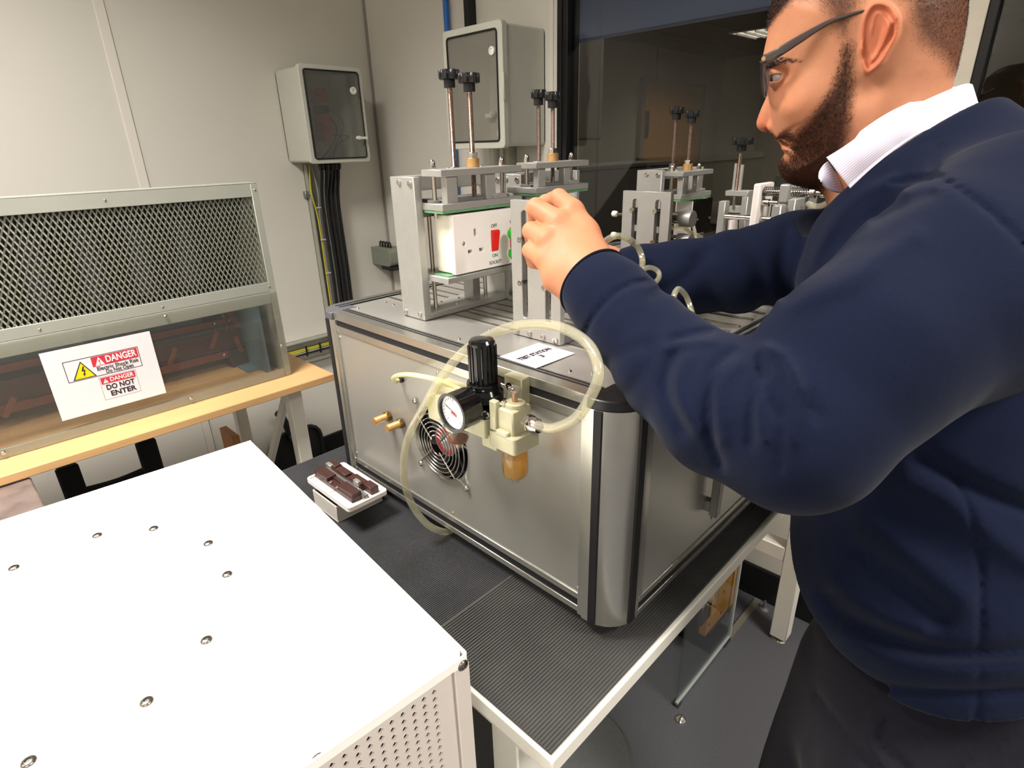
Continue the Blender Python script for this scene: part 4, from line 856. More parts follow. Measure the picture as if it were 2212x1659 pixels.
# outlet fitting
fo = at(1147, 915, 0, XR - 0.004); dd = Vector((-0.15, -1, 0)).normalized()
g = G().lathe([(0.0085, 0.0), (0.0085, 0.006)], fo - dd * 0.006, dd, 6).lathe([(0.0072, 0.006), (0.0082, 0.008), (0.0082, 0.014), (0.0055, 0.019)], fo - dd * 0.006, dd, 12); part('hose_fitting', g, steel, ar)
# hoses
hose_m = clear_mat('yellowed_clear_hose', (246, 243, 224), 0.82, 0.10, 1.6)
hpx = [(1160, 919, XR - .006), (1195, 925, XR - .01), (1245, 902, XR - .01), (1282, 845, XR - .005), (1293, 800, XR), (1272, 745, XR + .01), (1215, 708, XR + .02), (1150, 700, XR + .02), (1085, 712, XR + .015), (1010, 752, XR + .005), (955, 812, XR - .008), (915, 880, XR - .015), (880, 950, XR - .015), (872, 1020, XR - .01), (885, 1080, XR), (915, 1125, XR + 0.012), (945, 1145, X0 - 0.012), (975, 1150, X0 + 0.012)]
pts = [at(a, b, 0, c) for a, b, c in hpx]; pts[-1].z = max(pts[-1].z, TZ + 0.006); pts.append(pts[-1] + Vector((0.05, 0.0, 0.0)))
pts = [Vector((p.x, p.y, max(p.z, TZ + 0.006))) for p in pts]
g = G().tube(pts, 0.0050, 14, 6); one('air_hose', 'clear yellowed air hose looping from the regulator down under the machine', 'hose', g, hose_m, pts[0])
pts = [at(a, b, 0, c) for a, b, c in ((868, 820, X0 + 0.002), (852, 824, X0 - 0.012), (852, 814, X0 - 0.028), (880, 809, XR), (935, 818, XR), (975, 832, XR), (998, 845, XR))]
g = G().tube(pts, 0.0030, 10, 6); one('air_hose', 'short thin yellow hose from a panel hole into the regulator', 'hose', g, mat('yellowed_hose', (226, 216, 160), 0.25, 0, 0.03, 40, coat=0.4), pts[0])
# ================================================================ SWITCH PLATE ON ITS BACK BOX
bA = at(731, 1129, 2, TZ); bL = at(676, 1092, 2, TZ); bR = at(820, 1082, 2, TZ)
x0, y0 = bA.x, bA.y; x1 = bR.x + 0.004; y1 = bL.y; hb = 0.026
t = thing('back_box', 'open white plastic wall box lying on the black ribbed mat', 'box', ((x0 + x1) / 2, (y0 + y1) / 2, TZ))
g = G().sheet([(x0, y0), (x1, y0), (x1, y1), (x0, y1)], [], (0, 0, TZ + 0.0002), (1, 0, 0), (0, 1, 0), (0, 0, 0.002)); part('base', g, white_pl, t)
g = G().sheet([(x0, y0), (x1, y0), (x1, y1), (x0, y1)], [[(x0 + 0.0025, y0 + 0.0025), (x1 - 0.0025, y0 + 0.0025), (x1 - 0.0025, y1 - 0.0025), (x0 + 0.0025, y1 - 0.0025)]], (0, 0, TZ + 0.002), (1, 0, 0), (0, 1, 0), (0, 0, hb)); part('wall', g, mat('grey_white_plastic', (206, 200, 192), 0.35), t, bevel=0.0006)
g = G().box((x0 + 0.002, (y0 + y1) / 2 - 0.001, TZ), (x0 + 0.012, (y0 + y1) / 2 + 0.001, TZ + hb - 0.004)); part('rib', g, white_pl, t)
ZP = TZ + 0.045
pc0 = at(662, 1030, 2, ZP); pc1 = at(750, 1100, 2, ZP); pc2 = at(841, 1056, 2, ZP); pc3 = at(741, 998, 2, ZP)
px0, px1 = (pc0.x + pc1.x) / 2, (pc2.x + pc3.x) / 2; py0, py1 = (pc1.y + pc2.y) / 2, (pc0.y + pc3.y) / 2
t = thing('switch_plate', 'white switch faceplate upside down on the open box showing its dark brown mechanism', 'switch plate', ((px0 + px1) / 2, (py0 + py1) / 2, ZP - 0.007))
g = G().sheet(rrect(px0, py0, px1, py1, 0.006, 4), [], (0, 0, ZP - 0.008), (1, 0, 0), (0, 1, 0), (0, 0, 0.004)); part('faceplate', g, white_pl, t, bevel=0.001)
g = G().sheet(rrect(px0, py0, px1, py1, 0.006, 4), [rrect(px0 + .003, py0 + .003, px1 - .003, py1 - .003, 0.004, 4)], (0, 0, ZP - 0.004), (1, 0, 0), (0, 1, 0), (0, 0, 0.004)); part('rim', g, white_pl, t, bevel=0.0008)
g = G().sheet(rrect(x0 + .006, y0 + .004, x1 - .006, y1 - .004, 0.003, 2), [], (0, 0, TZ + 0.024), (1, 0, 0), (0, 1, 0), (0, 0, ZP - 0.008 - TZ - 0.024)); part('gap_shade_block', g, mat('shadow_plastic', (60, 56, 54), 0.6), t)  # dark block painted as the shade between box and plate
W_, D2 = px1 - px0, py1 - py0
def Q(u, v, z): return (px0 + W_ * u, py0 + D2 * v, ZP - 0.004 + z)
brn = mat('dark_brown_bakelite', (60, 35, 32), 0.38, 0, 0.08, 120, 0.05, 400)
def bk(u0, v0, u1, v1, z0, z1, nm='mechanism_block', m=brn, par=None): g = G().box(Q(u0, v0, z0), Q(u1, v1, z1)); return part(nm, g, m, par or t, bevel=0.0007)
b0 = bk(0.20, 0.10, 0.45, 0.97, 0, 0.008)
bk(0.20, 0.66, 0.45, 0.96, 0.008, 0.014); bk(0.22, 0.10, 0.45, 0.42, 0.008, 0.014); bk(0.36, 0.40, 0.45, 0.68, 0.008, 0.011)
bk(0.54, 0.25, 0.80, 0.93, 0, 0.010); bk(0.56, 0.55, 0.72, 0.80, 0.010, 0.014); bk(0.58, 0.25, 0.80, 0.50, 0.010, 0.013); bk(0.58, 0.82, 0.76, 0.98, 0.006, 0.015); bk(0.66, 0.08, 0.86, 0.26, 0.0, 0.012)
g = G().box(Q(0.455, 0.02, 0.008), Q(0.53, 0.93, 0.0095)); part('earth_strap', g, mat('zinc_plated_strap', (190, 198, 200), 0.25, 0.9), t, label='zinc plated steel strap')
bk(0.50, 0.86, 0.60, 0.97, 0.006, 0.017, 'terminal', mat('terminal_steel', (196, 192, 184), 0.3, 0.8)); bk(0.54, 0.26, 0.64, 0.36, 0.006, 0.017, 'terminal', mat('terminal_steel', (196, 192, 184)))
g = G().lathe([(0.005, 0), (0.005, 0.003), (0.003, 0.0032), (0.003, 0.001)], Q(0.50, 0.06, 0), (0, 0, 1), 14); part('screw_boss', g, mat('terminal_steel', (196, 192, 184)), t)
for u, v in ((0.24, 0.60), (0.23, 0.44), (0.28, 0.30)): put('screw', SCR_S, Q(u, v, 0.009), (0, 0, 1), t, scale=1.1)
for u, v, a, b in ((0.05, 0.85, 0.18, 0.87), (0.10, 0.05, 0.30, 0.07), (0.05, 0.5, 0.19, 0.515)): g = G().box(Q(u, v, 0), Q(a, b, 0.002)); part('moulded_rib', g, white_pl, t)

# ================================================================ PRESS FIXTURES
def knob(t, x, y, z, r=0.0132):
    g = G(); poly = []
    n = 7
    for k in range(n):
        for a_, rr in ((-0.30, 0.80), (-0.22, 1.0), (0.22, 1.0), (0.30, 0.80)):
            a = 2 * PI * (k + a_) / n; poly.append((rr * r * math.cos(a), rr * r * math.sin(a)))
    g.prism(poly, (x, y, z), (1, 0, 0), (0, 1, 0), (0, 0, 0.0115)); o = part('knob', g, blk, t, bevel=0.0008)
    g = G().cyl((x, y, z - 0.010), (x, y, z), 0.0076, n=20); part('knob_hub', g, blk, o, bevel=0.0004)
def rod(t, x, y, z0, z1, r=0.0036): part('threaded_rod', threaded(G(), (x, y, z0), (x, y, z1), r), thread_m, t, smooth=None)
def press(lab_, XL, wfr, fy, zf, px0, px1, py, ztop, zlow, zplat, krs, grp='screw press fixtures on the machine', rods_r=0.0036, kr=0.0132):
    ft = 0.0125; XRr = XL + wfr; fy1 = fy + 0.052; Z = ZT + 0.0004
    t = thing('press_fixture', lab_, 'fixture', (XL + wfr / 2, fy, ZT), grp)
    g = G().box((XL, fy, Z), (XL + ft, fy1, zf)); part('side_plate', g, alu, t, bevel=0.0008)
    g = G().box((XRr - ft * .7, fy, Z), (XRr, fy1, zf)); part('side_plate', g, alu, t, bevel=0.0008)
    g = G().box((XL + ft, fy, Z), (XRr - ft * .7, fy1, Z + 0.009)); bp = part('base_bar', g, alu, t, bevel=0.0006)
    for u, v in ((0.25, 0.45), (0.40, 0.2), (0.36, 0.75), (0.55, 0.7), (0.7, 0.35)): put('screw', SCR_S, (XL + wfr * u, fy + 0.052 * v, Z + 0.0085), (0, 0, 1), t, scale=1.1)
    g = G().box((XL + ft, fy1 - 0.014, zf - 0.020), (XRr - ft * .7, fy1, zf)); part('crossbar', g, alu, t, bevel=0.0006)
    g = G().box((XL + ft, fy + 0.006, zf - 0.052), (XRr - ft * .7, fy1, zf - 0.044)); part('crossbar', g, alu_d, t, bevel=0.0006)
    for v, z in ((0.15, zf - 0.008), (0.6, zf - 0.007), (0.2, Z + 0.008), (0.85, Z + 0.006)): put('screw', SCR, (XL, fy + 0.052 * v, z), (-1, 0, 0), t)
    put('screw', SCR, (XRr - ft * .7, fy + 0.01, zf - 0.012), (-1, 0, 0), t)
    # moving press: top plate, lower plate and platform stand in front of the frame
    yb_ = py + 0.040
    g = G().box((px0, py, ztop - 0.0085), (px1, yb_, ztop)); part('top_plate', g, alu, t, bevel=0.0006)
    g = G().box((px0 - 0.001, py, zlow - 0.0085), (px1, yb_ + 0.02, zlow)); lp = part('pressure_plate', g, alu, t, bevel=0.0006)
    g = G().box((px0, py + 0.001, zlow - 0.0120), (px1, yb_, zlow - 0.0085)); part('green_pad', g, green_rub, t, 'green rubber pad')
    g = G().box((px0 + 0.012, py + 0.008, zlow), (px0 + 0.10 * (px1 - px0) / 0.147 + 0.01, yb_ + 0.02, zlow + 0.004)); part('clamp_plate', g, alu_d, t, bevel=0.0004)
    g = G().box((px0 + 0.62 * (px1 - px0), py + 0.001, zlow), (px0 + 0.80 * (px1 - px0), py + 0.012, zlow + 0.006)); part('clamp_lug', g, alu, t, bevel=0.0005)
    wd = px1 - px0
    for u in (0.07, 0.54): g = G().box((px0 + wd * u, py + 0.003, zlow), (px0 + wd * (u + 0.125), py + 0.014, ztop - 0.0085)); part('spacer_block', g, alu, t, bevel=0.0006)
    if zplat:
        g = G().box((px0, py, zplat - 0.0085), (px1 + 0.004, fy1 - 0.01, zplat)); part('platform', g, alu, t, bevel=0.0008)
        g = G().sheet(rrect(px0 + 0.006, py + 0.004, px0 + 0.10, yb_, 0.004, 3), [], (0, 0, zplat), (1, 0, 0), (0, 1, 0), (0, 0, 0.0015)); part('green_pad', g, green_rub, t, 'green rubber pad')
        g = G().box((px0 + wd * .60, fy + 0.008, Z + 0.009), (px0 + wd * .70, fy + 0.03, zplat - 0.0085)); part('support_block', g, alu, t, bevel=0.0006)
    for x, y in ((px0 + 0.010, py + 0.028), (px1 - 0.020, py + 0.020)):
        g = G().cyl((x, y, zlow - 0.02), (x, y, ztop), 0.0030, n=12); part('guide_rod', g, steel, t)
        g = G().cyl((x, y, zlow), (x, y, zlow + 0.0035), 0.010, n=20); part('flange', g, alu_d, t)
        put('acorn_nut', ACORN, (x, y, ztop), (0, 0, 1), t, scale=0.85)
    for x in (px0 + 0.005, px0 + 0.018, px1 - 0.030):
        g = G().cyl((x, fy + 0.012, Z + 0.008), (x, fy + 0.012, zf - 0.044), 0.0030, n=12); part('guide_rod', g, steel, t)
    for u in (0.10, 0.26, 0.30, 0.62, 0.67): put('screw', BTN_S, (px0 + wd * u, py + 0.032, ztop), (0, 0, 1), t, scale=0.8)
    for i, (x, y, zk, z0) in enumerate(krs):
        rod(t, x, y, z0, zk - 0.004, rods_r); knob(t, x, y, zk - 0.002, kr)
        zb2 = ztop if y < fy + 0.001 else zf
        if y < fy + 0.001:
            g = G().cyl((x, y, ztop), (x, y, ztop + 0.0115), 0.0088, n=24); part('brass_bushing', g, brass, t, bevel=0.0004)
            g = G().cyl((x, y, ztop + 0.0115), (x, y, ztop + 0.0185), 0.0074, n=6); part('lock_nut', g, steel, t, bevel=0.0004)
        else:
            g = G().cyl((x, y, zf), (x, y, zf + 0.009), 0.0080, n=6); part('lock_nut', g, steel_d, t, bevel=0.0004)
    return t
ka = at(970, 168, 1, 0.662); kb = at(1013, 176, 1, 0.618)
p1 = press('nearest screw press fixture clamping the white cooker socket', 0.475, 0.170, 0.640, 1.2165, 0.487, 0.634, 0.598, 1.2250, 1.1837, 1.0888,
           [(ka.x, 0.662, ka.z, 1.17), (kb.x, 0.618, kb.z, 1.183)], kr=0.0142)
ka = at(1163, 209, 1, 0.664); kb = at(1194, 214, 1, 0.620)
press('middle screw press fixture behind the gripping hand', 0.676, 0.145, 0.640, 1.2100, 0.6645, 0.790, 0.598, 1.2270, 1.1925, None,
      [(ka.x, 0.664, ka.z, 1.17), (kb.x, 0.620, kb.z, 1.19)], kr=0.0122, rods_r=0.0032)
XF3 = 0.985; yf3 = at(1430, 368, 0, XF3).y; yp3 = 0.552
c3 = at(1476, 371, 1, yp3); r3 = at(1541, 369, 1, yp3); l3 = at(1472, 421, 1, yp3); fz3 = at(1430, 368, 0, XF3).z
ka = at(1462, 243, 1, 0.600); kb = at(1495, 251, 1, 0.570)
press('farthest twin knob press fixture holding the black faced box', XF3, 0.16, yf3, fz3, c3.x, r3.x, yp3, c3.z, l3.z, None,
      [(ka.x, 0.600, ka.z, 1.13), (kb.x, 0.570, kb.z, 1.15)], kr=0.0130, rods_r=0.0034)

# cooker socket in press 1
sk = thing('cooker_socket', 'white cooker socket plate with red rocker switch clamped in the nearest press', 'socket', (0.57, 0.60, 1.0903))
sz0, sz1, sx0, sx1, sy = 1.0905, 1.1690, 0.5010, 0.6370, 0.598
g = G(); o_ = [(sx0, sz0), (sx1, sz0), (sx1, sz1), (sx0, sz1)]
slots = [[(0.5402 - .0022, 1.1376), (0.5402 + .0022, 1.1376), (0.5402 + .0022, 1.1476), (0.5402 - .0022, 1.1376 + .0100)],
         [(0.5260, 1.1160), (0.5335, 1.1160), (0.5335, 1.1208), (0.5260, 1.1208)], [(0.5468, 1.1160), (0.5543, 1.1160), (0.5543, 1.1208), (0.5468, 1.1208)],
         ngon(0.5190, 1.1300, 0.0030, 10)]
g.sheet(o_, slots, (0, sy, 0), (1, 0, 0), (0, 0, 1), (0, 0.0085, 0)); part('faceplate', g, white_pl, sk, bevel=0.0014, seg=2)
g = G().box((sx0 + 0.002, sy + 0.0085, sz0 + 0.001), (sx1 - 0.002, 0.6385, sz1 - 0.001)); part('back_box', g, mat('off_white_plastic', (226, 220, 204), 0.35), sk, bevel=0.001)
g = G().box((sx0 + 0.008, sy + 0.0081, sz0 + 0.008), (sx1 - 0.008, sy + 0.0084, sz1 - 0.008)); part('shutter', g, mat('shutter_brown_grey', (120, 100, 96), 0.6), sk)
put('screw', BTN_S, (0.5190, sy + 0.002, 1.1300), (0, -1, 0), sk)
rr = mat('red_rocker', (226, 30, 34), 0.3, 0, 0.01)
for xc in (0.5755, 0.6130):
    w2 = 0.0062
    g = G().prism([(0, 1.1136), (0.0015, 1.1136), (0.006, 1.1400), (0.0045, 1.1425), (0, 1.1425)], (xc - w2, sy, 0), (0, -1, 0), (0, 0, 1), (2 * w2, 0, 0)); part('rocker_switch', g, rr, sk, bevel=0.0004)
sink = mat('print_dark_grey', (70, 66, 70), 0.5)
text('OFF', 0.0068, sink, (0.5755, sy, 1.1480), (1, 0, 0), (0, 0, 1), sk)
text('ON', 0.0068, sink, (0.5755, sy, 1.1070), (1, 0, 0), (0, 0, 1), sk)
text('SOCKET', 0.0066, sink, (0.5760, sy, 1.0975), (1, 0, 0), (0, 0, 1), sk)
text('OFF', 0.0068, sink, (0.6130, sy, 1.1500), (1, 0, 0), (0, 0, 1), sk)
# white accessory in press 2, black faced one in press 3
t = thing('switch_box', 'white plastic box clamped in the middle press behind the knuckles', 'box', (0.71, 0.6, 1.07))
q = at(1243, 418, 1, 0.598)
g = G().sheet(rrect(0.672, 1.10, q.x, 1.180, 0.002, 2), [rrect(0.68, 1.108, q.x - 0.008, 1.172, 0.002, 2)], (0, 0.598, 0), (1, 0, 0), (0, 0, 1), (0, 0.03, 0)); part('wall', g, white_pl, t, bevel=0.0008)
g = G().box((0.676, 0.624, 1.104), (q.x - 0.003, 0.628, 1.176)); part('back', g, white_pl, t)
g = G().box((0.672, 0.60, ZT), (0.70, 0.63, 1.10)).box((q.x - 0.03, 0.60, ZT), (q.x, 0.63, 1.10)); part('support', g, alu, t)
q0 = at(1502, 433, 1, yp3 + 0.002); q1 = at(1507, 505, 1, yp3 + 0.002); q2 = at(1540, 430, 1, yp3 + 0.002); q3 = at(1462, 434, 0, q0.x)
t = thing('switch_box', 'white box with dark mirrored faceplate clamped in the farthest press', 'box', (q0.x, yp3, q1.z))
g = G().sheet(rrect(q0.x, q1.z, q2.x, q0.z, 0.002, 2), [], (0, yp3 + 0.002, 0), (1, 0, 0), (0, 0, 1), (0, 0.004, 0)); fp_ = part('faceplate', g, mat('black_mirror_plate', (24, 21, 18), 0.08, 0, 0.02, spec=1.0), t, 'glossy dark faceplate', bevel=0.0005)
g = G().box((q0.x - 0.001, yp3 + 0.006, q1.z + 0.001), (q2.x - 0.002, yp3 + 0.04, q0.z - 0.001)); part('back_box', g, white_pl, t, bevel=0.001)
g = G().box((q0.x, yp3 + 0.01, ZT), (q2.x - 0.01, yp3 + 0.035, q1.z)); part('support', g, alu_d, t)
for px, py in ((1507, 474), (1533, 470)): put('screw', SCR_S, at(px, py, 1, yp3 + 0.002), (0, -1, 0), t)

# ================================================================ SLOTTED PLATES WITH AIR CYLINDERS
def slotted(lab_, x, ztop, cyls, screws, tip=None):
    y0_, y1_ = 0.4245, 0.5030; Z = ZT + 0.0004
    t = thing('slotted_bracket', lab_, 'bracket', (x, 0.463, ZT), 'slotted upright brackets')
    sl = [rrect(yy - 0.0042, 1.0500, yy + 0.0042, ztop - 0.0110, 0.0041, 5) for yy in (0.4812, 0.4437)]
    g = G().sheet([(y0_, Z), (y1_, Z), (y1_, ztop), (y0_, ztop)], sl, (x, 0, 0), (0, 1, 0), (0, 0, 1), (0.0085, 0, 0)); part('plate', g, alu, t, bevel=0.0006)
    g = G().box((x + 0.0085, y0_, Z), (x + 0.045, y1_, Z + 0.014)); part('base_bar', g, alu_d, t, bevel=0.0006)
    for yy in (0.4963, 0.4744, 0.4519, 0.4317): put('screw', SCR, (x, yy, ZT + 0.0058), (-1, 0, 0), t)
    for yy, z in screws: 
        put('screw', SCR, (x - 0.0035, yy, z), (-1, 0, 0), t, scale=1.0)
        g = G().cyl((x - 0.0038, yy, z), (x + 0.018, yy, z), 0.0022, n=10); part('bolt_shank', g, steel_d, t)
    for z in cyls:
        g = G().box((x + 0.010, 0.432, z - 0.011), (x + 0.020, 0.492, z + 0.011)); part('cylinder_clamp', g, alu_d, t, bevel=0.0008)
        xc = x + 0.032
        g = G().cyl((xc, 0.425, z), (xc, 0.500, z), 0.0085, n=20); c_ = part('air_cylinder', g, steel, t)
        g = G().cyl((xc, 0.405, z), (xc, 0.425, z), 0.0115, n=24); part('end_cap', g, alu, c_, bevel=0.0006)
        g = G().cyl((xc, 0.500, z), (xc, 0.506, z), 0.0095, n=20); part('end_cap', g, alu, c_, bevel=0.0006)
        g = G().cyl((xc, 0.506, z), (xc, 0.535, z), 0.0022, n=10).cyl((xc, 0.512, z), (xc, 0.517, z), 0.0052, n=6); part('piston_rod', g, steel, c_)
        g = G().lathe([(0.0030, 0), (0.0046, 0.002), (0.0046, 0.008), (0.003, 0.0095)], (xc, 0.533, z), (0, 1, 0), 12); part('rod_tip', g, mat('white_nylon', (230, 226, 214), 0.4), c_)
    return t
slotted('nearest slotted aluminium bracket gripped by the hand', 0.512, 1.1915, (), ((0.4842, 1.1467), (0.4847, 1.0947), (0.4460, 1.094)))
z1_, z2_ = at(1350, 463, 1, 0.51).z, at(1347, 490, 1, 0.51).z
slotted('slotted aluminium bracket between the hand and the twin knob press', 0.7480, 1.1860, (z1_ - 0.002, z2_ - 0.016), ((0.4835, at(1366, 453, 0, 0.745).z), (0.4460, at(1409, 456, 0, 0.745).z), (0.4460, at(1406, 523, 0, 0.745).z), (0.4835, at(1362, 520, 0, 0.745).z)))
grn = mat('green_plastic_tip', (22, 176, 44), 0.25, 0, 0.03)
for nm, px, py in (('upper green tipped air cylinder pressing the cooker switch', 1099, 504), ('lower green tipped air cylinder pressing the cooker switch', 1101, 547)):
    q = at(px, py, 1, 0.588); xc = q.x + 0.002
    t = thing('air_cylinder', nm, 'cylinder', (xc, 0.53, q.z), 'green tipped cylinders at the socket')
    g = G().lathe([(0.0088, 0), (0.0088, 0.016), (0.0070, 0.020), (0.002, 0.0215)], (xc, 0.566, q.z), (0, 1, 0), 22); part('green_tip', g, grn, t)
    g = G().cyl((xc, 0.50, q.z), (xc, 0.566, q.z), 0.0066, n=16); part('barrel', g, steel, t)
    g = G().box((0.5206, 0.50, q.z - 0.007), (xc + 0.008, 0.512, q.z + 0.007)); part('bracket', g, alu_d, t, bevel=0.0006)

# ================================================================ PLUNGER RIG (right of the far press)
pr_ = thing('plunger_rig', 'white and aluminium plunger rig with sprung rods behind the chin', 'fixture', (1.02, 0.40, ZT))
def pb(nm, xl, xm, xr, pt, pbm, X, m=alu, bev=0.0008, rnd=0):
    a = at(xl, pt, 0, X); b = at(xm, pt, 0, X); zt2 = b.z; c = at(xr, pt, 1, b.y); zb2 = ZT + 0.0004 if pbm is None else at(xm, pbm, 0, X).z
    g = G().box((X, b.y, zb2), (max(c.x, X + 0.004), a.y, zt2)); return part(nm, g, m, pr_, bevel=bev, seg=3 if bev > 0.002 else 1)
pb('end_post', 1553, 1567, 1577, 435, None, 0.95)
pb('clamp_arm', 1567, 1616, 1630, 413, 425, 1.00); pb('clamp_leg', 1603, 1616, 1627, 425, None, 1.00); pb('clamp_block', 1575, 1603, 1612, 446, 461, 1.005)
pb('white_upright', 1628, 1644, 1674, 397, None, 0.93, white_pl, 0.003); pb('slide_block', 1685, 1706, 1712, 398, 440, 0.91, alu, 0.0025)
pb('slide_base', 1680, 1706, 1712, 438, 470, 0.915); pb('rod_block', 1668, 1688, 1701, 444, None, 0.88, alu, 0.0015); pb('valve_block', 1703, 1719, 1765, 431, None, 0.90, alu, 0.001)
pb('rear_block', 1707, 1728, 1735, 396, 431, 0.96, alu, 0.001)
X = 0.955
def rodp(nm, a, b, X, r, m): g = G().cyl(at(a[0], a[1], 0, X), at(b[0], b[1], 0, X), r, n=16); return part(nm, g, m, pr_)
rodp('guide_rod', (1567, 467), (1668, 474), 0.945, 0.0042, steel)
def spring(a, b, X, r):
    A = at(a[0], a[1], 0, X); B_ = at(b[0], b[1], 0, X); n = int((A - B_).length / 0.0028)
    pts = [A + (B_ - A) * (i / (n * 8)) + Vector((math.cos(i * PI / 4) * r, 0, math.sin(i * PI / 4) * r)) for i in range(n * 8)]
    g = G().tube(pts, 0.0007, 5); part('spring', g, steel_d, pr_, smooth=None)
rodp('plunger_rod', (1640, 413), (1790, 417), 0.945, 0.0034, steel); spring((1644, 413), (1686, 414), 0.945, 0.0068); spring((1710, 415), (1748, 416), 0.945, 0.0068)
rodp('coupling', (1752, 416), (1762, 416), 0.945, 0.0082, steel); rodp('coupling', (1774, 417), (1784, 417), 0.945, 0.0064, steel)
rodp('valve_fitting', (1644, 437), (1662, 438), 0.945, 0.0058, steel); rodp('valve_stem', (1662, 437), (1680, 438), 0.945, 0.0032, steel)
rodp('white_tube', (1582, 474), (1581, 520), 0.97, 0.0085, white_pl)
for px, p0_, p1_ in ((1590, 353, 414), (1603, 356, 414)): a = at(px, p0_, 0, 1.01); b = at(px, p1_, 0, 1.01); g = G().box((1.01, a.y - 0.0022, b.z), (1.014, a.y + 0.0022, a.z)); part('guide_strip', g, alu, pr_)
a = at(1596, 325, 0, 1.012); b = at(1596, 411, 0, 1.012); rod(pr_, 1.012, (a.y + b.y) / 2, b.z, a.z, 0.0036); ym = (a.y + b.y) / 2
kz = at(1597, 313, 0, 1.012).z; knob(pr_, 1.012, ym, kz, 0.0185)
a = at(1585, 425, 0, 1.0); b = at(1585, 452, 0, 1.0); g = G().cyl((1.004, a.y, b.z), (1.004, a.y, a.z), 0.0022, n=8); part('guide_rod', g, steel, pr_)
g = G().tube([at(1745, 440, 0, 0.93), at(1765, 446, 0, 0.92), at(1785, 440, 0, 0.91), at(1797, 432, 0, 0.91)], 0.0042, 8, 5); one('air_hose', 'pale green air hose stub at the right end of the plunger rig', 'hose', g, hose_m, at(1745, 440, 0, 0.93))
g = G().box((1.28, 0.30, 1.026 - 0.3), (1.40, 0.55, 1.16)); 
# thin hoses at the fixtures
hs = [('air_hose', 'clear hose arching over the sleeve cuff beside the hand', [(1285, 540, .47), (1318, 514, .42), (1345, 511, .41), (1375, 530, .41), (1388, 565, .40), (1378, 600, .38)], 1, 0.0040),
      ('air_hose', 'clear hose loop below the arching one at the cuff', [(1375, 592, .36), (1400, 578, .37), (1420, 585, .37), (1423, 600, .36), (1405, 622, .34)], 1, 0.0032),
      ('air_hose', 'upright clear hose loop between the two sleeves', [(1453, 665, .33), (1456, 638, .33), (1466, 624, .33), (1482, 640, .33), (1494, 672, .32), (1496, 685, .31)], 1, 0.0034),
      ('air_hose', 'thin clear hose curving from the far cylinders down to the deck', [(1462, 487, .42), (1480, 492, .42), (1492, 510, .42), (1494, 540, .42), (1490, 580, .42)], 1, 0.0026),
      ('air_hose', 'thin clear hose running right from the far cylinders', [(1450, 492, .44), (1480, 496, .44), (1510, 510, .43), (1540, 535, .42), (1570, 570, .41)], 1, 0.0024),
      ('air_hose', 'thin clear hose hanging from the black faced box', [(1492, 470, .46), (1500, 495, .45), (1505, 530, .44), (1506, 560, .44)], 1, 0.0024)]
for nm, lb_, P_, ax, r in hs:
    pts = [at(a, b, ax, c) for a, b, c in P_]; g = G().tube(pts, r, 10, 6); one(nm, lb_, 'hose', g, hose_m, pts[0])

# ================================================================ UNDER THE TABLE
acr = clear_mat('clear_acrylic', (236, 240, 240), 1.0, 0.02, 1.45)
yA_ = 0.425
t = thing('acrylic_sheet', 'clear acrylic sheet standing on the floor beneath the metal table', 'sheet', (1.10, yA_, 0))
g = G().box((0.955, yA_, 0.012), (1.235, yA_ + 0.004, 0.66)); part('sheet', g, acr, t)
g = G().box((1.232, yA_ - 0.002, 0.012), (1.238, yA_ + 0.006, 0.66)).box((0.955, yA_ - 0.0015, 0.010), (1.235, yA_ + 0.0055, 0.016)); part('edge', g, mat('acrylic_edge', (176, 180, 176), 0.2, 0, 0.02, spec=0.8), t)
g = G().box((1.20, yA_ - 0.004, 0.0), (1.235, yA_ + 0.01, 0.014)).box((0.955, yA_ - 0.004, 0.0), (0.975, yA_ + 0.01, 0.012)); part('foot_clip', g, acr, t)
g = G().box((1.235, yA_ - 0.004, 0.0), (1.43, yA_ + 0.012, 0.008)); one('floor_strip', 'narrow metal strip on the floor between acrylic sheet and wall', 'strip', g, mat('dull_metal_strip', (130, 126, 112), 0.5, 0.4), (1.33, yA_, 0))
q = at(1471, 1550, 2, 0.008); g = G().lathe([(0.012, 0), (0.012, 0.004), (0.006, 0.010), (0.002, 0.012)], (q.x, q.y, 0), (0, 0, 1), 14); part('foot', g, steel, t, 'small shiny metal foot')
q = at(1651, 1312, 2, 0.006); g = G().lathe([(0.014, 0), (0.013, 0.003), (0.005, 0.006), (0.003, 0.03)], (q.x, q.y, 0), (0, 0, 1), 14); part('foot', g, mat('dull_foot', (150, 150, 150), 0.35, 0.7), tb, 'small metal levelling foot')
yO = 0.44
a = at(1596, 1228, 1, yO); b = at(1562, 1328, 1, yO); c = at(1525, 1285, 1, yO)
t = thing('timber_block', 'orange timber frame with drilled holes under the table behind the acrylic', 'wooden frame', ((b.x + c.x) / 2, yO, 0))
ob = mat('orange_timber', (212, 146, 62), 0.5, 0, 0.1, 12)
zo0, zo1 = b.z, 0.60
g = G().sheet([(b.x - 0.10, zo0), (b.x, zo0), (b.x, zo1), (b.x - 0.10, zo1)], [[(b.x - 0.075, zo0 + 0.05), (b.x - 0.045, zo0 + 0.05), (b.x - 0.045, zo1 - 0.05), (b.x - 0.075, zo1 - 0.05)]], (0, yO, 0), (1, 0, 0), (0, 0, 1), (0, 0.018, 0))
for k in range(1): part('front_board', g, ob, t, bevel=0.001)
g = G().box((b.x, yO, zo0), (b.x + 0.055, yO + 0.018, zo1)); part('side_board', g, mat('orange_timber_lit', (226, 160, 74), 0.5, 0, 0.1, 12), t, bevel=0.001)  # lighter copy of the timber; brighter lit face put into the colour
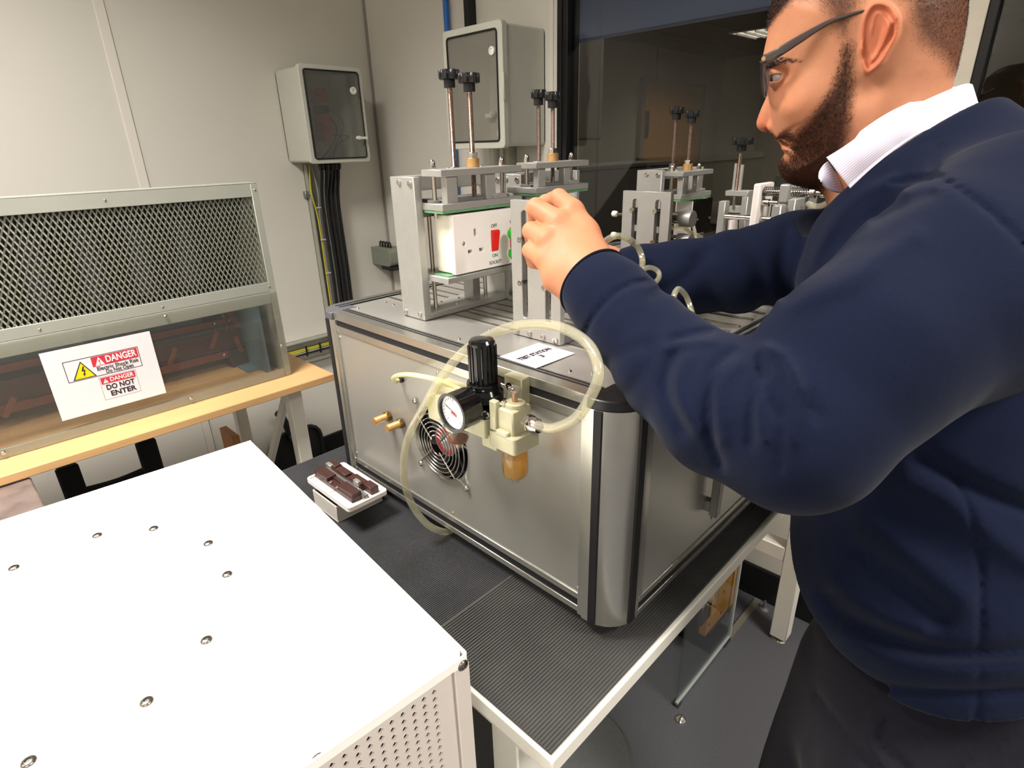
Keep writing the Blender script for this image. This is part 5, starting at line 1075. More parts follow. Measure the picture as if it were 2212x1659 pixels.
for u, v in ((-0.018, 0.02), (-0.018, 0.09), (-0.018, 0.16), (-0.085, 0.03), (-0.085, 0.1)): g = G().cyl((b.x + u, yO - 0.001, zo0 + v), (b.x + u, yO + 0.002, zo0 + v), 0.004, n=10); part('hole', g, blk, t)
rd = mat('dark_red_board', (84, 26, 40))
g = G().box((b.x - 0.02, yO + 0.02, zo0 - 0.07), (b.x + 0.07, yO + 0.03, zo1)); part('red_panel', g, rd, t, 'dark red panel')
g = G().box((b.x - 0.05, yO + 0.0, 0.0), (b.x + 0.05, yO + 0.10, 0.02)).box((b.x + .0, yO + 0.04, 0.02), (b.x + 0.03, yO + 0.07, zo0)); part('stand', g, blk, t)
a = at(1525, 1325, 1, yO); g = G().box((a.x - 0.02, yO, a.z - 0.03), (a.x + 0.03, yO + 0.01, a.z + 0.03)); part('clamp_plate', g, steel_d, t, bevel=0.002)
# grey stool
q = at(1290, 1590, 2, 0.44)
t = thing('grey_stool', 'grey plastic stool with rounded top beneath the near corner of the table', 'stool', (q.x, q.y, 0))
stm = mat('grey_plastic_seat', (112, 114, 112), 0.55, 0, 0.12, 240, 0.1, 400)
cx_, cy_ = at(1235, 1620, 2, 0.44)[:2]
e_ = at(1358, 1590, 2, 0.44); rs = (Vector((cx_, cy_, 0)) - Vector((e_.x, e_.y, 0))).length
g = G().lathe([(rs * .2, 0.438), (rs * .92, 0.438), (rs, 0.43), (rs, 0.41), (rs * .97, 0.405), (rs * .97, 0.36), (rs * .9, 0.355)], (cx_, cy_, 0), (0, 0, 1), 36); part('seat', g, stm, t)
for k in range(4):
    a = PI / 4 + k * PI / 2; g = G().tube([(cx_ + rs * .75 * math.cos(a), cy_ + rs * .75 * math.sin(a), 0.36), (cx_ + rs * .95 * math.cos(a), cy_ + rs * .95 * math.sin(a), 0.0)], 0.016, 8); part('leg', g, stm, t)
# ================================================================ SDF TOOLKIT
import openvdb as vdb
def capsule(P, a, b, ra, rb):
    a = np.array(a, np.float32); b = np.array(b, np.float32); d = b - a; L2 = float(d @ d) + 1e-12
    t = np.clip(((P - a) @ d) / L2, 0, 1)
    q = P - a - t[:, None] * d
    return np.sqrt((q * q).sum(1)) - (ra + (rb - ra) * t)
def ellip(P, c, axes, rad):
    """ellipsoid with orthonormal axes rows"""
    q = (P - np.array(c, np.float32)) @ np.array(axes, np.float32).T
    k = np.sqrt(((q / np.array(rad, np.float32)) ** 2).sum(1)); return (k - 1) * min(rad)
def smin(a, b, k):
    h = np.clip(0.5 + 0.5 * (b - a) / k, 0, 1); return b + (a - b) * h - k * h * (1 - h)
def smax(a, b, k): return -smin(-a, -b, k)
def chain(P, pts, k=0.01):
    """pts: list of (Vector, radius)"""
    f = None
    for (p, r), (q, s) in zip(pts[:-1], pts[1:]):
        c = capsule(P, p, q, r, s); f = c if f is None else smin(f, c, k)
    return f
def mesh_field(fn, lo, hi, vox, B=6):
    lo = np.array(lo, np.float32); hi = np.array(hi, np.float32)
    nb = np.ceil((hi - lo) / (vox * B)).astype(int); ce = np.indices(nb).reshape(3, -1).T
    cp = lo + (ce + 0.5) * vox * B
    fc = np.concatenate([fn(cp[i:i + 400000].astype(np.float32)) for i in range(0, len(cp), 400000)])
    act = np.abs(fc) < vox * B * 1.45
    fine = np.repeat(np.repeat(np.repeat(fc.reshape(nb).astype(np.float32), B, 0), B, 1), B, 2)
    off = np.indices((B, B, B)).reshape(3, -1).T
    ca = ce[act]; n = len(ca)
    for i in range(0, n, 3000):
        idx = (ca[i:i + 3000, None, :] * B + off[None]).reshape(-1, 3)
        v = fn((lo + (idx + 0.5) * vox).astype(np.float32)); fine[idx[:, 0], idx[:, 1], idx[:, 2]] = v
    g = vdb.FloatGrid(float(vox * B * 4)); g.copyFromArray(fine, tolerance=0)
    p, q = g.convertToQuads(isovalue=0.0)
    return p * vox + lo + vox * 0.5, q
def obj_from(name, p, q, m, parent=None, smooth=True, label=None):
    me = bpy.data.meshes.new(name); base = np.array(BASE[parent]) if parent is not None else np.zeros(3)
    pl_ = (p - base).astype(np.float32)
    me.vertices.add(len(pl_)); me.vertices.foreach_set('co', pl_.ravel())
    q = q[:, ::-1]
    me.loops.add(q.size); me.loops.foreach_set('vertex_index', q.ravel().astype(np.int32))
    me.polygons.add(len(q)); me.polygons.foreach_set('loop_start', np.arange(0, q.size, 4, dtype=np.int32))
    me.update(calc_edges=True); me.validate()
    me.polygons.foreach_set('use_smooth', [True] * len(me.polygons)); me.materials.append(m); me.update()
    o = bpy.data.objects.new(name, me); C.objects.link(o); BASE[o] = Vector(base)
    if parent is not None: o.parent = parent
    return tag(o, label)
def vcol(o, cols, name='tint'):
    a = o.data.color_attributes.new(name, 'FLOAT_COLOR', 'POINT'); c = np.ones((len(cols), 4), np.float32); c[:, :3] = cols; a.data.foreach_set('color', c.ravel())
def smoothstep(x, a, b): t = np.clip((x - a) / (b - a), 0, 1); return t * t * (3 - 2 * t)
def vnoise(P, s, seed=0):
    """cheap smooth value noise"""
    q = P * s + seed * 17.3; i = np.floor(q).astype(np.int64); f = q - i; f = f * f * (3 - 2 * f)
    def h(i0, i1, i2):
        n = (i0 * 374761393 + i1 * 668265263 + i2 * 2147483647 + seed * 97) & 0x7fffffff
        n = ((n ^ (n >> 13)) * 1274126177) & 0x7fffffff; return (n ^ (n >> 16)) / 2147483647.0 % 1.0
    r = 0
    for a in (0, 1):
        for b in (0, 1):
            for c in (0, 1):
                wgt = (f[:, 0] if a else 1 - f[:, 0]) * (f[:, 1] if b else 1 - f[:, 1]) * (f[:, 2] if c else 1 - f[:, 2])
                r = r + wgt * h(i[:, 0] + a, i[:, 1] + b, i[:, 2] + c)
    return r * 2 - 1

# ================================================================ PERSON
# skin with a per-vertex tint (ears, nose, beard shadow are the colour of the skin itself; nostril shade is painted in)
skin = bpy.data.materials.new('skin'); skin.use_nodes = True; nt = skin.node_tree; b_ = nt.nodes['Principled BSDF']
b_.inputs['Roughness'].default_value = 0.56; b_.inputs['Specular IOR Level'].default_value = 0.32; b_.inputs['Subsurface Weight'].default_value = 0.25; b_.inputs['Subsurface Radius'].default_value = (0.010, 0.004, 0.002); b_.inputs['Subsurface Scale'].default_value = 0.5
at_ = nt.nodes.new('ShaderNodeAttribute'); at_.attribute_name = 'tint'
mx = nt.nodes.new('ShaderNodeMix'); mx.data_type = 'RGBA'; mx.blend_type = 'MULTIPLY'; mx.inputs[0].default_value = 1.0
mx.inputs[6].default_value = lin((196, 134, 100)) + (1,); nt.links.new(at_.outputs['Color'], mx.inputs[7]); nt.links.new(mx.outputs[2], b_.inputs['Base Color'])
n_ = nt.nodes.new('ShaderNodeTexNoise'); n_.inputs['Scale'].default_value = 420; bp_ = nt.nodes.new('ShaderNodeBump'); bp_.inputs['Strength'].default_value = 0.12; bp_.inputs['Distance'].default_value = 0.0006
tc_ = nt.nodes.new('ShaderNodeTexCoord'); nt.links.new(tc_.outputs['Object'], n_.inputs['Vector']); nt.links.new(n_.outputs['Fac'], bp_.inputs['Height']); nt.links.new(bp_.outputs[0], b_.inputs['Normal'])
hair_m = mat('black_brown_hair', (44, 36, 34), 0.45, 0, 0.3, 300)
fade_m = mat('cropped_side_hair', (84, 70, 64), 0.5, 0, 0.3, 300)
beard_m = mat('dark_brown_beard_hair', (70, 50, 40), 0.45, 0, 0.35, 300)
navy = mat('navy_fleece_cotton', (18, 24, 44), 0.95, 0, 0.10, 350, 0.25, 1400, spec=0.08, sheen=0.05)
navy2 = mat('navy_rib_knit', (14, 17, 30), 0.95, 0, 0.12, 350, 0.2, 1400, spec=0.08, sheen=0.05)
trs = mat('dark_charcoal_trousers', (25, 24, 31), 0.9, 0, 0.12, 300, 0.2, 1400, spec=0.08, sheen=0.05)

# ---- head frame: a = towards the face, b = up, l = away from the near ear
HO = dep(1868, 125, 0.600); HL = cam_ray(1868, 170).normalized()
HF = (-_r[0]); HF = (HF - HL * HF.dot(HL)).normalized(); HU = HF.cross(HL); HU = HU if HU.z > 0 else -HU
def hp(px, py):
    d = cam_ray(px, py); t = (HO - Vector((0, 0, H))).dot(HL) / d.dot(HL); P = Vector((0, 0, H)) + d * t - HO
    return (P.dot(HF), P.dot(HU))
HM = np.array([HF, HU, HL], np.float32); HOn = np.array(HO, np.float32)
prof_px = [(1690, -25), (1668, 10), (1660, 45), (1659, 75), (1654, 98), (1650, 120), (1649, 138), (1653, 158), (1660, 178), (1663, 205), (1666, 240), (1669, 270), (1672, 290),
           (1674, 300), (1678, 304), (1685, 309), (1691, 312), (1690, 317), (1690, 323), (1695, 329), (1693, 335), (1686, 342), (1683, 356), (1686, 372), (1696, 386), (1716, 397), (1745, 404), (1772, 412), (1786, 440), (1800, 520),
           (2120, 520), (2090, 320), (2066, 230), (2058, 180), (2066, 150), (2076, 105), (2086, 50), (2089, 0), (2078, -42), (2040, -76), (1970, -98), (1890, -102), (1810, -92), (1740, -66)]
prof = np.array([hp(*p) for p in prof_px], np.float32)
def smooth_poly(P, k=3):
    P = [Vector((p[0], p[1], 0)) for p in P]; Q = catmull(P, k, True); return np.array([(q.x, q.y) for q in Q], np.float32)
prof = smooth_poly(prof, 3)
nose_px = [(1660, 168), (1659, 190), (1657, 206), (1650, 222), (1643, 238), (1637, 254), (1634, 266), (1637, 277), (1646, 284), (1658, 286), (1670, 287), (1690, 287), (1702, 278), (1698, 262), (1690, 245), (1684, 215), (1680, 185), (1674, 168)]
nosep = smooth_poly([hp(*p) for p in nose_px], 3)
def poly_sd(X, Y, poly):
    """positive inside"""
    d = np.full(X.shape, 1e9, np.float32); ins = np.zeros(X.shape, bool); n = len(poly)
    for i in range(n):
        x0, y0 = poly[i]; x1, y1 = poly[(i + 1) % n]; ex_, ey_ = x1 - x0, y1 - y0
        t = np.clip(((X - x0) * ex_ + (Y - y0) * ey_) / (ex_ * ex_ + ey_ * ey_ + 1e-12), 0, 1)
        d = np.minimum(d, (X - x0 - t * ex_) ** 2 + (Y - y0 - t * ey_) ** 2)
        c = (y0 > Y) != (y1 > Y); xi = x0 + (Y - y0) * ex_ / (ey_ if abs(ey_) > 1e-9 else 1e-9); ins ^= c & (X < xi)
    d = np.sqrt(d); return np.where(ins, d, -d)
gs = 0.0008; ga0, gb0 = -0.17, -0.24; GA = np.arange(ga0, 0.17, gs); GB = np.arange(gb0, 0.16, gs)
MA, MB = np.meshgrid(GA, GB, indexing='ij')
D2d = poly_sd(MA, MB, prof); N2d = poly_sd(MA, MB, nosep)
def gau(px, py, s, s2=None, ang=0):
    a, b = hp(px, py); x = MA - a; y = MB - b; c, s_ = math.cos(ang), math.sin(ang); u = x * c + y * s_; v = -x * s_ + y * c
    return np.exp(-(u / s) ** 2 - (v / (s2 or s)) ** 2)
# lateral half width and rounding depth
Wm = np.full(MA.shape, 0.070, np.float32); Dm = np.full(MA.shape, 0.060, np.float32)
fa = hp(1700, 200)[0]
face = smoothstep(MA, hp(1800, 0)[0], hp(1690, 0)[0])
Wm -= 0.011 * face; Dm -= 0.010 * face
neck = smoothstep(-MB, -hp(0, 250)[1], -hp(0, 380)[1]) * smoothstep(-MA, -hp(1760, 0)[0], -hp(1850, 0)[0]); Wm -= 0.014 * neck
jaw = gau(1760, 350, 0.035, 0.03); Wm -= 0.012 * jaw
lip = np.clip(gau(1682, 308, 0.013, 0.016) * 1.3, 0, 1); Wm = Wm * (1 - lip * .55) + 0.028 * lip * .55; Dm = Dm * (1 - .6 * lip) + 0.014 * lip * .6
chin = np.clip(gau(1688, 356, 0.014, 0.016) * 1.2, 0, 1); Wm = Wm * (1 - .4 * chin) + 0.03 * chin * .4
disp = np.zeros(MA.shape, np.float32)
disp -= 0.0088 * gau(1692, 166, 0.0115, 0.0075)          # eye socket
disp += 0.0045 * gau(1680, 136, 0.012, 0.005, 0.25)      # brow
disp += 0.0028 * gau(1742, 214, 0.024, 0.017, -0.3)      # cheekbone
disp -= 0.0012 * gau(1745, 275, 0.02, 0.016)            # hollow cheek
disp += 0.0030 * gau(1712, 232, 0.014, 0.011)            # smiling cheek
disp -= 0.0030 * gau(1760, 130, 0.02, 0.02)              # temple
disp -= 0.0030 * gau(1700, 288, 0.0025, 0.013, 0.75)     # smile line
disp -= 0.0040 * gau(1700, 308, 0.012, 0.0015, 0.42)     # mouth line
disp += 0.0022 * gau(1694, 302, 0.009, 0.0028, 0.42) + 0.0026 * gau(1698, 316, 0.009, 0.0032, 0.42)
disp += 0.0035 * gau(1840, 250, 0.012, 0.02, -0.4)       # jaw angle
disp -= 0.004 * gau(1880, 190, 0.012, 0.012)
def samp(M, a, b):
    i = np.clip((a - ga0) / gs, 0, M.shape[0] - 2.001); j = np.clip((b - gb0) / gs, 0, M.shape[1] - 2.001)
    i0 = i.astype(int); j0 = j.astype(int); u = i - i0; v = j - j0
    return M[i0, j0] * (1 - u) * (1 - v) + M[i0 + 1, j0] * u * (1 - v) + M[i0, j0 + 1] * (1 - u) * v + M[i0 + 1, j0 + 1] * u * v
EYE = hp(1693, 165); EYEL = 0.0335; ER = 0.0112
ear_px = [(1899, 17), (1918, 24), (1932, 42), (1938, 62), (1934, 85), (1925, 104), (1913, 124), (1903, 140), (1890, 152), (1877, 161), (1867, 158), (1861, 145), (1858, 125), (1857, 100), (1858, 75), (1862, 52), (1872, 32), (1884, 20)]
earp = smooth_poly([hp(*p) for p in ear_px], 2); De = poly_sd(MA, MB, earp)
conch = np.clip(gau(1884, 104, 0.0068, 0.0125, 0.2) * 1.3, 0, 1); fossa = gau(1900, 48, 0.009, 0.008)
canal = gau(1872, 112, 0.0035, 0.006); trag = gau(1864, 112, 0.0035, 0.006); anti = gau(1909, 78, 0.0035, 0.017, 0.35)
back_ = smoothstep(-MA, -hp(1890, 0)[0], -hp(1903, 0)[0])
eh = 0.0040 * np.exp(-((De - 0.0024) / 0.0019) ** 2) - 0.0020 * smoothstep(De, 0.003, 0.006) + 0.0042 * np.exp(-((De - 0.0092) / 0.0022) ** 2) * back_ - 0.0060 * conch - 0.0022 * fossa - 0.0045 * canal + 0.0046 * anti + 0.0048 * trag
def head_field(P):
    q = (P - HOn) @ HM.T; a, b, l = q[:, 0], q[:, 1], q[:, 2]
    d = samp(D2d, a, b); W = samp(Wm, a, b); D = samp(Dm, a, b)
    k = np.maximum(1 - d / D, 0); f = D * (np.sqrt(k * k + (l / W) ** 2 + 1e-9) - 1)
    f = f - samp(disp, a, b) * smoothstep(np.abs(l), 0.004, 0.014)
    # nose: bridge, tip, wings, nostrils
    nd = samp(N2d, a, b); wn_ = 0.0105 + 0.0075 * smoothstep(-b, -hp(0, 225)[1], -hp(0, 262)[1])
    kn = np.maximum(1 - nd / 0.012, 0); fn_ = 0.012 * (np.sqrt(kn * kn + (l / wn_) ** 2 + 1e-9) - 1)
    wa, wb_ = hp(1674, 272)
    wing = (np.sqrt(((a - wa) / 0.0070) ** 2 + ((b - wb_) / 0.0062) ** 2 + ((np.abs(l) - 0.0115) / 0.0058) ** 2) - 1) * 0.0058
    fn_ = smin(fn_, wing, 0.0035)
    na, nb_ = hp(1660, 283)
    nos = (np.sqrt(((a - na) / 0.0042) ** 2 + ((b - nb_) / 0.0040) ** 2 + ((np.abs(l) - 0.0085) / 0.0034) ** 2) - 1) * 0.0034
    fn_ = smax(fn_, -nos, 0.0012)
    f = smin(f, fn_, 0.0050)
    # eyeballs with lids
    for s in (-1, 1):
        e = np.sqrt((a - EYE[0]) ** 2 + (b - EYE[1]) ** 2 + (l - s * EYEL) ** 2)
        lid = np.maximum(e - (ER + 0.0016), -(np.abs(b - EYE[1] + 0.12 * (a - EYE[0]) + 0.0006) - 0.0030 * np.sqrt(np.clip(1 - ((a - EYE[0] - 0.004) / 0.0095) ** 2, 0.02, 1))))
        lid = np.where(a > EYE[0] - 0.002, lid, e - (ER + 0.0016))
        f = smin(f, lid, 0.0022); f = smax(f, -(e - (ER + 0.0002)), 0.0008)
    # near and far ear
    for s in (-1, 1):
        lc = 0.0660 + 0.26 * np.clip(hp(1858, 0)[0] - a, 0, 0.04) + samp(eh, a, b)
        ear = smax(-samp(De, a, b), np.maximum(s * l - lc, (0.0560 + 0.20 * np.clip(hp(1858, 0)[0] - a, 0, 0.04)) - s * l), 0.0028)
        f = smin(f, ear, 0.003)
    return f
cor = [HO + HF * u + HU * v + HL * w_ for u in (-0.13, 0.125) for v in (-0.20, 0.115) for w_ in (-0.098, 0.098)]
lo = np.min([np.array(c) for c in cor], 0); hi = np.max([np.array(c) for c in cor], 0)
hpv, hqv = mesh_field(head_field, lo, hi, 0.0014)

# ---- near hand (left hand seen from the back), far hand hidden behind it
def R_(px, dpt): return px * dpt / FPX
def hand_field_factory(fingers, palm, wrist, thumb):
    def f(P):
        v = None
        for pts in palm: c = chain(P, pts, 0.008); v = c if v is None else smin(v, c, 0.013)
        v = smin(v, chain(P, wrist, 0.012), 0.015)
        for pts in fingers: v = smin(v, chain(P, pts, 0.0025), 0.0045)
        v = smin(v, chain(P, thumb, 0.003), 0.006)
        return v
    return f
def C_(*l): return [(dep(px, py, d), r) for px, py, d, r in l]
wrist_c = (1283, 600, 0.575)
fing = [C_((1238, 455, .612, .0112), (1207, 428, .632, .0098), (1178, 436, .655, .0078), (1172, 452, .668, .0066)),          # index
        C_((1207, 480, .603, .0118), (1158, 449, .624, .0104), (1156, 478, .650, .0084), (1172, 492, .662, .0070)),          # middle
        C_((1182, 518, .600, .0112), (1148, 499, .620, .0096), (1151, 524, .645, .0078), (1168, 532, .655, .0066)),          # ring
        C_((1176, 560, .600, .0104), (1146, 541, .616, .0086), (1152, 566, .638, .0070), (1166, 572, .648, .0060))]          # little
palm = [C_((1238, 457, .614, .0118), (1262, 505, .604, .0150), (1290, 572, .585, .0185)), C_((1208, 484, .604, .0125), (1240, 540, .596, .0165), (1278, 600, .578, .0195)),
        C_((1184, 522, .601, .0118), (1222, 572, .594, .0165), (1262, 612, .580, .0190)), C_((1178, 562, .601, .0105), (1206, 600, .594, .0150), (1250, 630, .582, .0180))]
wrist = C_((1268, 598, .582, .0250), (1315, 640, .560, .0262), (1370, 690, .530, .0270))
thumb = C_((1285, 560, .605, .0150), (1262, 500, .640, .0125), (1232, 470, .664, .0105), (1212, 462, .676, .0090))
tend = [(dep(1236, 452, .600), .0006), (dep(1207, 478, .590), .0006)]
nh = hand_field_factory(fing, palm, wrist, thumb)
lo2 = np.min([np.array(p) for s in fing + palm + [wrist, thumb] for p, r in s], 0) - 0.032; hi2 = np.max([np.array(p) for s in fing + palm + [wrist, thumb] for p, r in s], 0) + 0.032
npv, nqv = mesh_field(nh, lo2, hi2, 0.0012)
# far hand reaching to the back of the same bracket
ff = [C_((1268 + 6 * i, 535 + 10 * i, .80, .0095), (1240 + 6 * i, 520 + 12 * i, .79, .0085), (1225 + 6 * i, 530 + 12 * i, .775, .0075), (1218 + 6 * i, 545 + 12 * i, .768, .0068)) for i in range(4)]
fp = [C_((1270 + 6 * i, 537 + 10 * i, .80, .0105), (1310, 560 + 6 * i, .80, .0150)) for i in range(4)]
fw = C_((1310, 575, .80, .024), (1380, 595, .80, .027)); fth = C_((1300, 550, .79, .013), (1270, 525, .775, .011), (1245, 520, .765, .0095))
fh = hand_field_factory(ff, fp, fw, fth)
allp = [np.array(p) for s in ff + fp + [fw, fth] for p, r in s]
fpv, fqv = mesh_field(fh, np.min(allp, 0) - 0.032, np.max(allp, 0) + 0.032, 0.0026)

# ---- body core (under the clothes)
PEL = dep(2035, 1530, 0.575); CHE = dep(2020, 700, 0.585)
SHN = dep(2215, 560, 0.455); SHF = dep(1905, 545, 0.735); NKB = dep(1985, 390, 0.600)
ELN = dep(1738, 930, 0.425); WRN = dep(1302, 640, 0.552); ELF = dep(1600, 590, 0.745); WRF = dep(1390, 597, 0.795)
nrm = (SHF - SHN); nrm.z = 0; nrm.normalize()
fwd = Vector((-nrm.y, nrm.x, 0)); fwd = fwd if fwd.dot(HF) > 0 else -fwd
HIPN = PEL - nrm * 0.075 + Vector((0, 0, -0.06)); HIPF = PEL + nrm * 0.075 + Vector((0, 0, -0.06))
FTN = Vector((HIPN.x, HIPN.y, 0.07)) + fwd * 0.0; FTF = Vector((HIPF.x, HIPF.y, 0.07)) + fwd * 0.06
KNN = (HIPN + FTN) / 2 + fwd * 0.03; KNF = (HIPF + FTF) / 2 + fwd * 0.03
def core(P):
    f = chain(P, [(PEL, 0.085), (CHE, 0.10)], 0.02)
    f = smin(f, chain(P, [(CHE + Vector((0, 0, .04)), 0.07), (NKB, 0.05), (dep(1925, 230, .6), 0.047)], 0.02), 0.03)
    f = smin(f, chain(P, [(SHN, 0.042), (ELN, 0.034), (dep(1572, 890, .462), .031), (dep(1452, 800, .505), .026), (WRN, 0.0235), (dep(1283, 612, .572), 0.0220)], 0.02), 0.03)
    f = smin(f, chain(P, [(SHF, 0.040), (dep(1720, 562, .735), .036), (dep(1600, 585, .745), .034), (dep(1470, 600, .775), .030), (dep(1330, 580, .80), 0.022)], 0.02), 0.03)
    for h_, k_, t_ in ((HIPN, KNN, FTN), (HIPF, KNF, FTF)): f = smin(f, chain(P, [(h_, 0.060), (k_, 0.045), (t_, 0.034), (t_ + fwd * 0.16 - Vector((0, 0, 0.03)), 0.03)], 0.02), 0.03)
    return f
bpv, bqv = mesh_field(core, (0.28, -0.35, 0.0), (1.05, 0.55, 1.40), 0.006)
allv = [hpv, npv, fpv, bpv]; allq = []; o_ = 0
for p_, q_ in ((hpv, hqv), (npv, nqv), (fpv, fqv), (bpv, bqv)): allq.append(q_ + o_); o_ += len(p_)
PB = Vector((FTN.x, FTN.y, 0.0))
pv = np.concatenate(allv)
me_base = Vector(((FTN.x + FTF.x) / 2, (FTN.y + FTF.y) / 2, 0))
BASE[None] = Vector((0, 0, 0))
person = obj_from('person', (pv - np.array(me_base)), np.concatenate(allq), skin); person.location = me_base; BASE[person] = me_base
tag(person, 'man in a navy sweatshirt and safety glasses leaning left over the test machine', 'person')
# tints
q = (hpv - HOn) @ HM.T; ha, hb, hl = q[:, 0], q[:, 1], q[:, 2]
def g2(px, py, s, s2=None, ang=0):
    a, b = hp(px, py); x = ha - a; y = hb - b; c, s_ = math.cos(ang), math.sin(ang); u = x * c + y * s_; v = -x * s_ + y * c; return np.exp(-(u / s) ** 2 - (v / (s2 or s)) ** 2)
beard_poly = [(1670, 289), (1684, 287), (1699, 278), (1711, 276), (1724, 279), (1745, 258), (1775, 222), (1800, 185), (1815, 140), (1822, 100), (1846, 96), (1848, 140), (1850, 185), (1846, 240), (1838, 285), (1820, 330), (1800, 380), (1780, 415), (1740, 412), (1700, 400), (1676, 372), (1676, 340), (1690, 330), (1704, 336), (1713, 322), (1708, 306), (1692, 303), (1676, 298)]
hair_poly = [(1640, 60), (1664, 70), (1690, 48), (1730, 18), (1765, 22), (1790, 60), (1812, 100), (1846, 100), (1850, 60), (1868, 20), (1900, 5), (1940, 30), (1952, 80), (1965, 110), (2000, 130), (2040, 170), (2100, 190), (2120, 0), (2080, -130), (1700, -130), (1640, -20)]
dense_poly = [(1640, 62), (1662, 70), (1685, 50), (1715, 20), (1745, 0), (1790, -25), (1900, -50), (2060, -50), (2120, -60), (2080, -140), (1700, -140), (1640, -20)]
BDP = poly_sd(MA, MB, np.array([hp(*p) for p in beard_poly])); HRP = poly_sd(MA, MB, np.array([hp(*p) for p in hair_poly])); DNP = poly_sd(MA, MB, np.array([hp(*p) for p in dense_poly]))
def bd_w(a, b): return smoothstep(samp(BDP, a, b), -0.004, 0.010)
def hr_w(a, b): return smoothstep(samp(HRP, a, b), -0.003, 0.016)
def dn_w(a, b): return smoothstep(samp(DNP, a, b), -0.002, 0.006)
near_f = smoothstep(samp(D2d, ha, hb), 0, 0.002)
col = np.ones((len(hpv), 3), np.float32)
def mixc(w_, c):
    global col
    w_ = np.clip(w_, 0, 1)[:, None]; col = col * (1 - w_) + np.array(c, np.float32) * w_
ear_w = np.clip(smoothstep(samp(De, ha, hb), -0.002, 0.003) * smoothstep(np.abs(hl), 0.050, 0.060), 0, 1)
mixc(ear_w * 0.8, (1.02, 0.66, 0.60)); mixc(g2(1645, 268, 0.012, 0.014) * 0.7, (1.0, 0.66, 0.58)); mixc(g2(1735, 235, 0.02) * 0.4, (1.0, 0.84, 0.78))
mixc(g2(1696, 312, 0.009, 0.0045, 0.42) * .6, (0.86, 0.56, 0.54))
mixc(g2(1700, 172, 0.012, 0.010) * 0.40, (0.72, 0.52, 0.50))
mixc(bd_w(ha, hb) * 0.93 * (1 - ear_w), (0.13, 0.085, 0.07)); mixc(hr_w(ha, hb) * 0.86 * (1 - ear_w), (0.20, 0.17, 0.17)); mixc(dn_w(ha, hb) * 0.97, (0.04, 0.03, 0.03))
mixc(g2(1660, 283, 0.0032, 0.0026) * .8, (0.30, 0.10, 0.08))  # shade of the nostril recess painted into the tint
nzh = vnoise(hpv, 90, 3) * 0.05 + vnoise(hpv, 300, 5) * 0.03; col *= (1 + nzh)[:, None]
cn = np.ones((len(npv), 3), np.float32); wn = vnoise(npv, 70, 1) * 0.5 + 0.5
cn *= np.stack([1 + 0 * wn, 0.90 + 0.10 * wn, 0.86 + 0.14 * wn], 1)
for px, py, d, r in ((1238, 447, .60, .010), (1207, 475, .592, .010), (1158, 445, .612, .010), (1148, 495, .612, .009), (1182, 512, .59, .009), (1207, 424, .622, .009)):
    dd_ = np.sqrt(((npv - np.array(dep(px, py, d))) ** 2).sum(1)); cn = cn * (1 - (np.exp(-(dd_ / r) ** 2) * .5)[:, None] * (1 - np.array([1.0, .80, .74])))
vcol(person, np.concatenate([col, cn, np.ones((len(fpv) + len(bpv), 3))]))
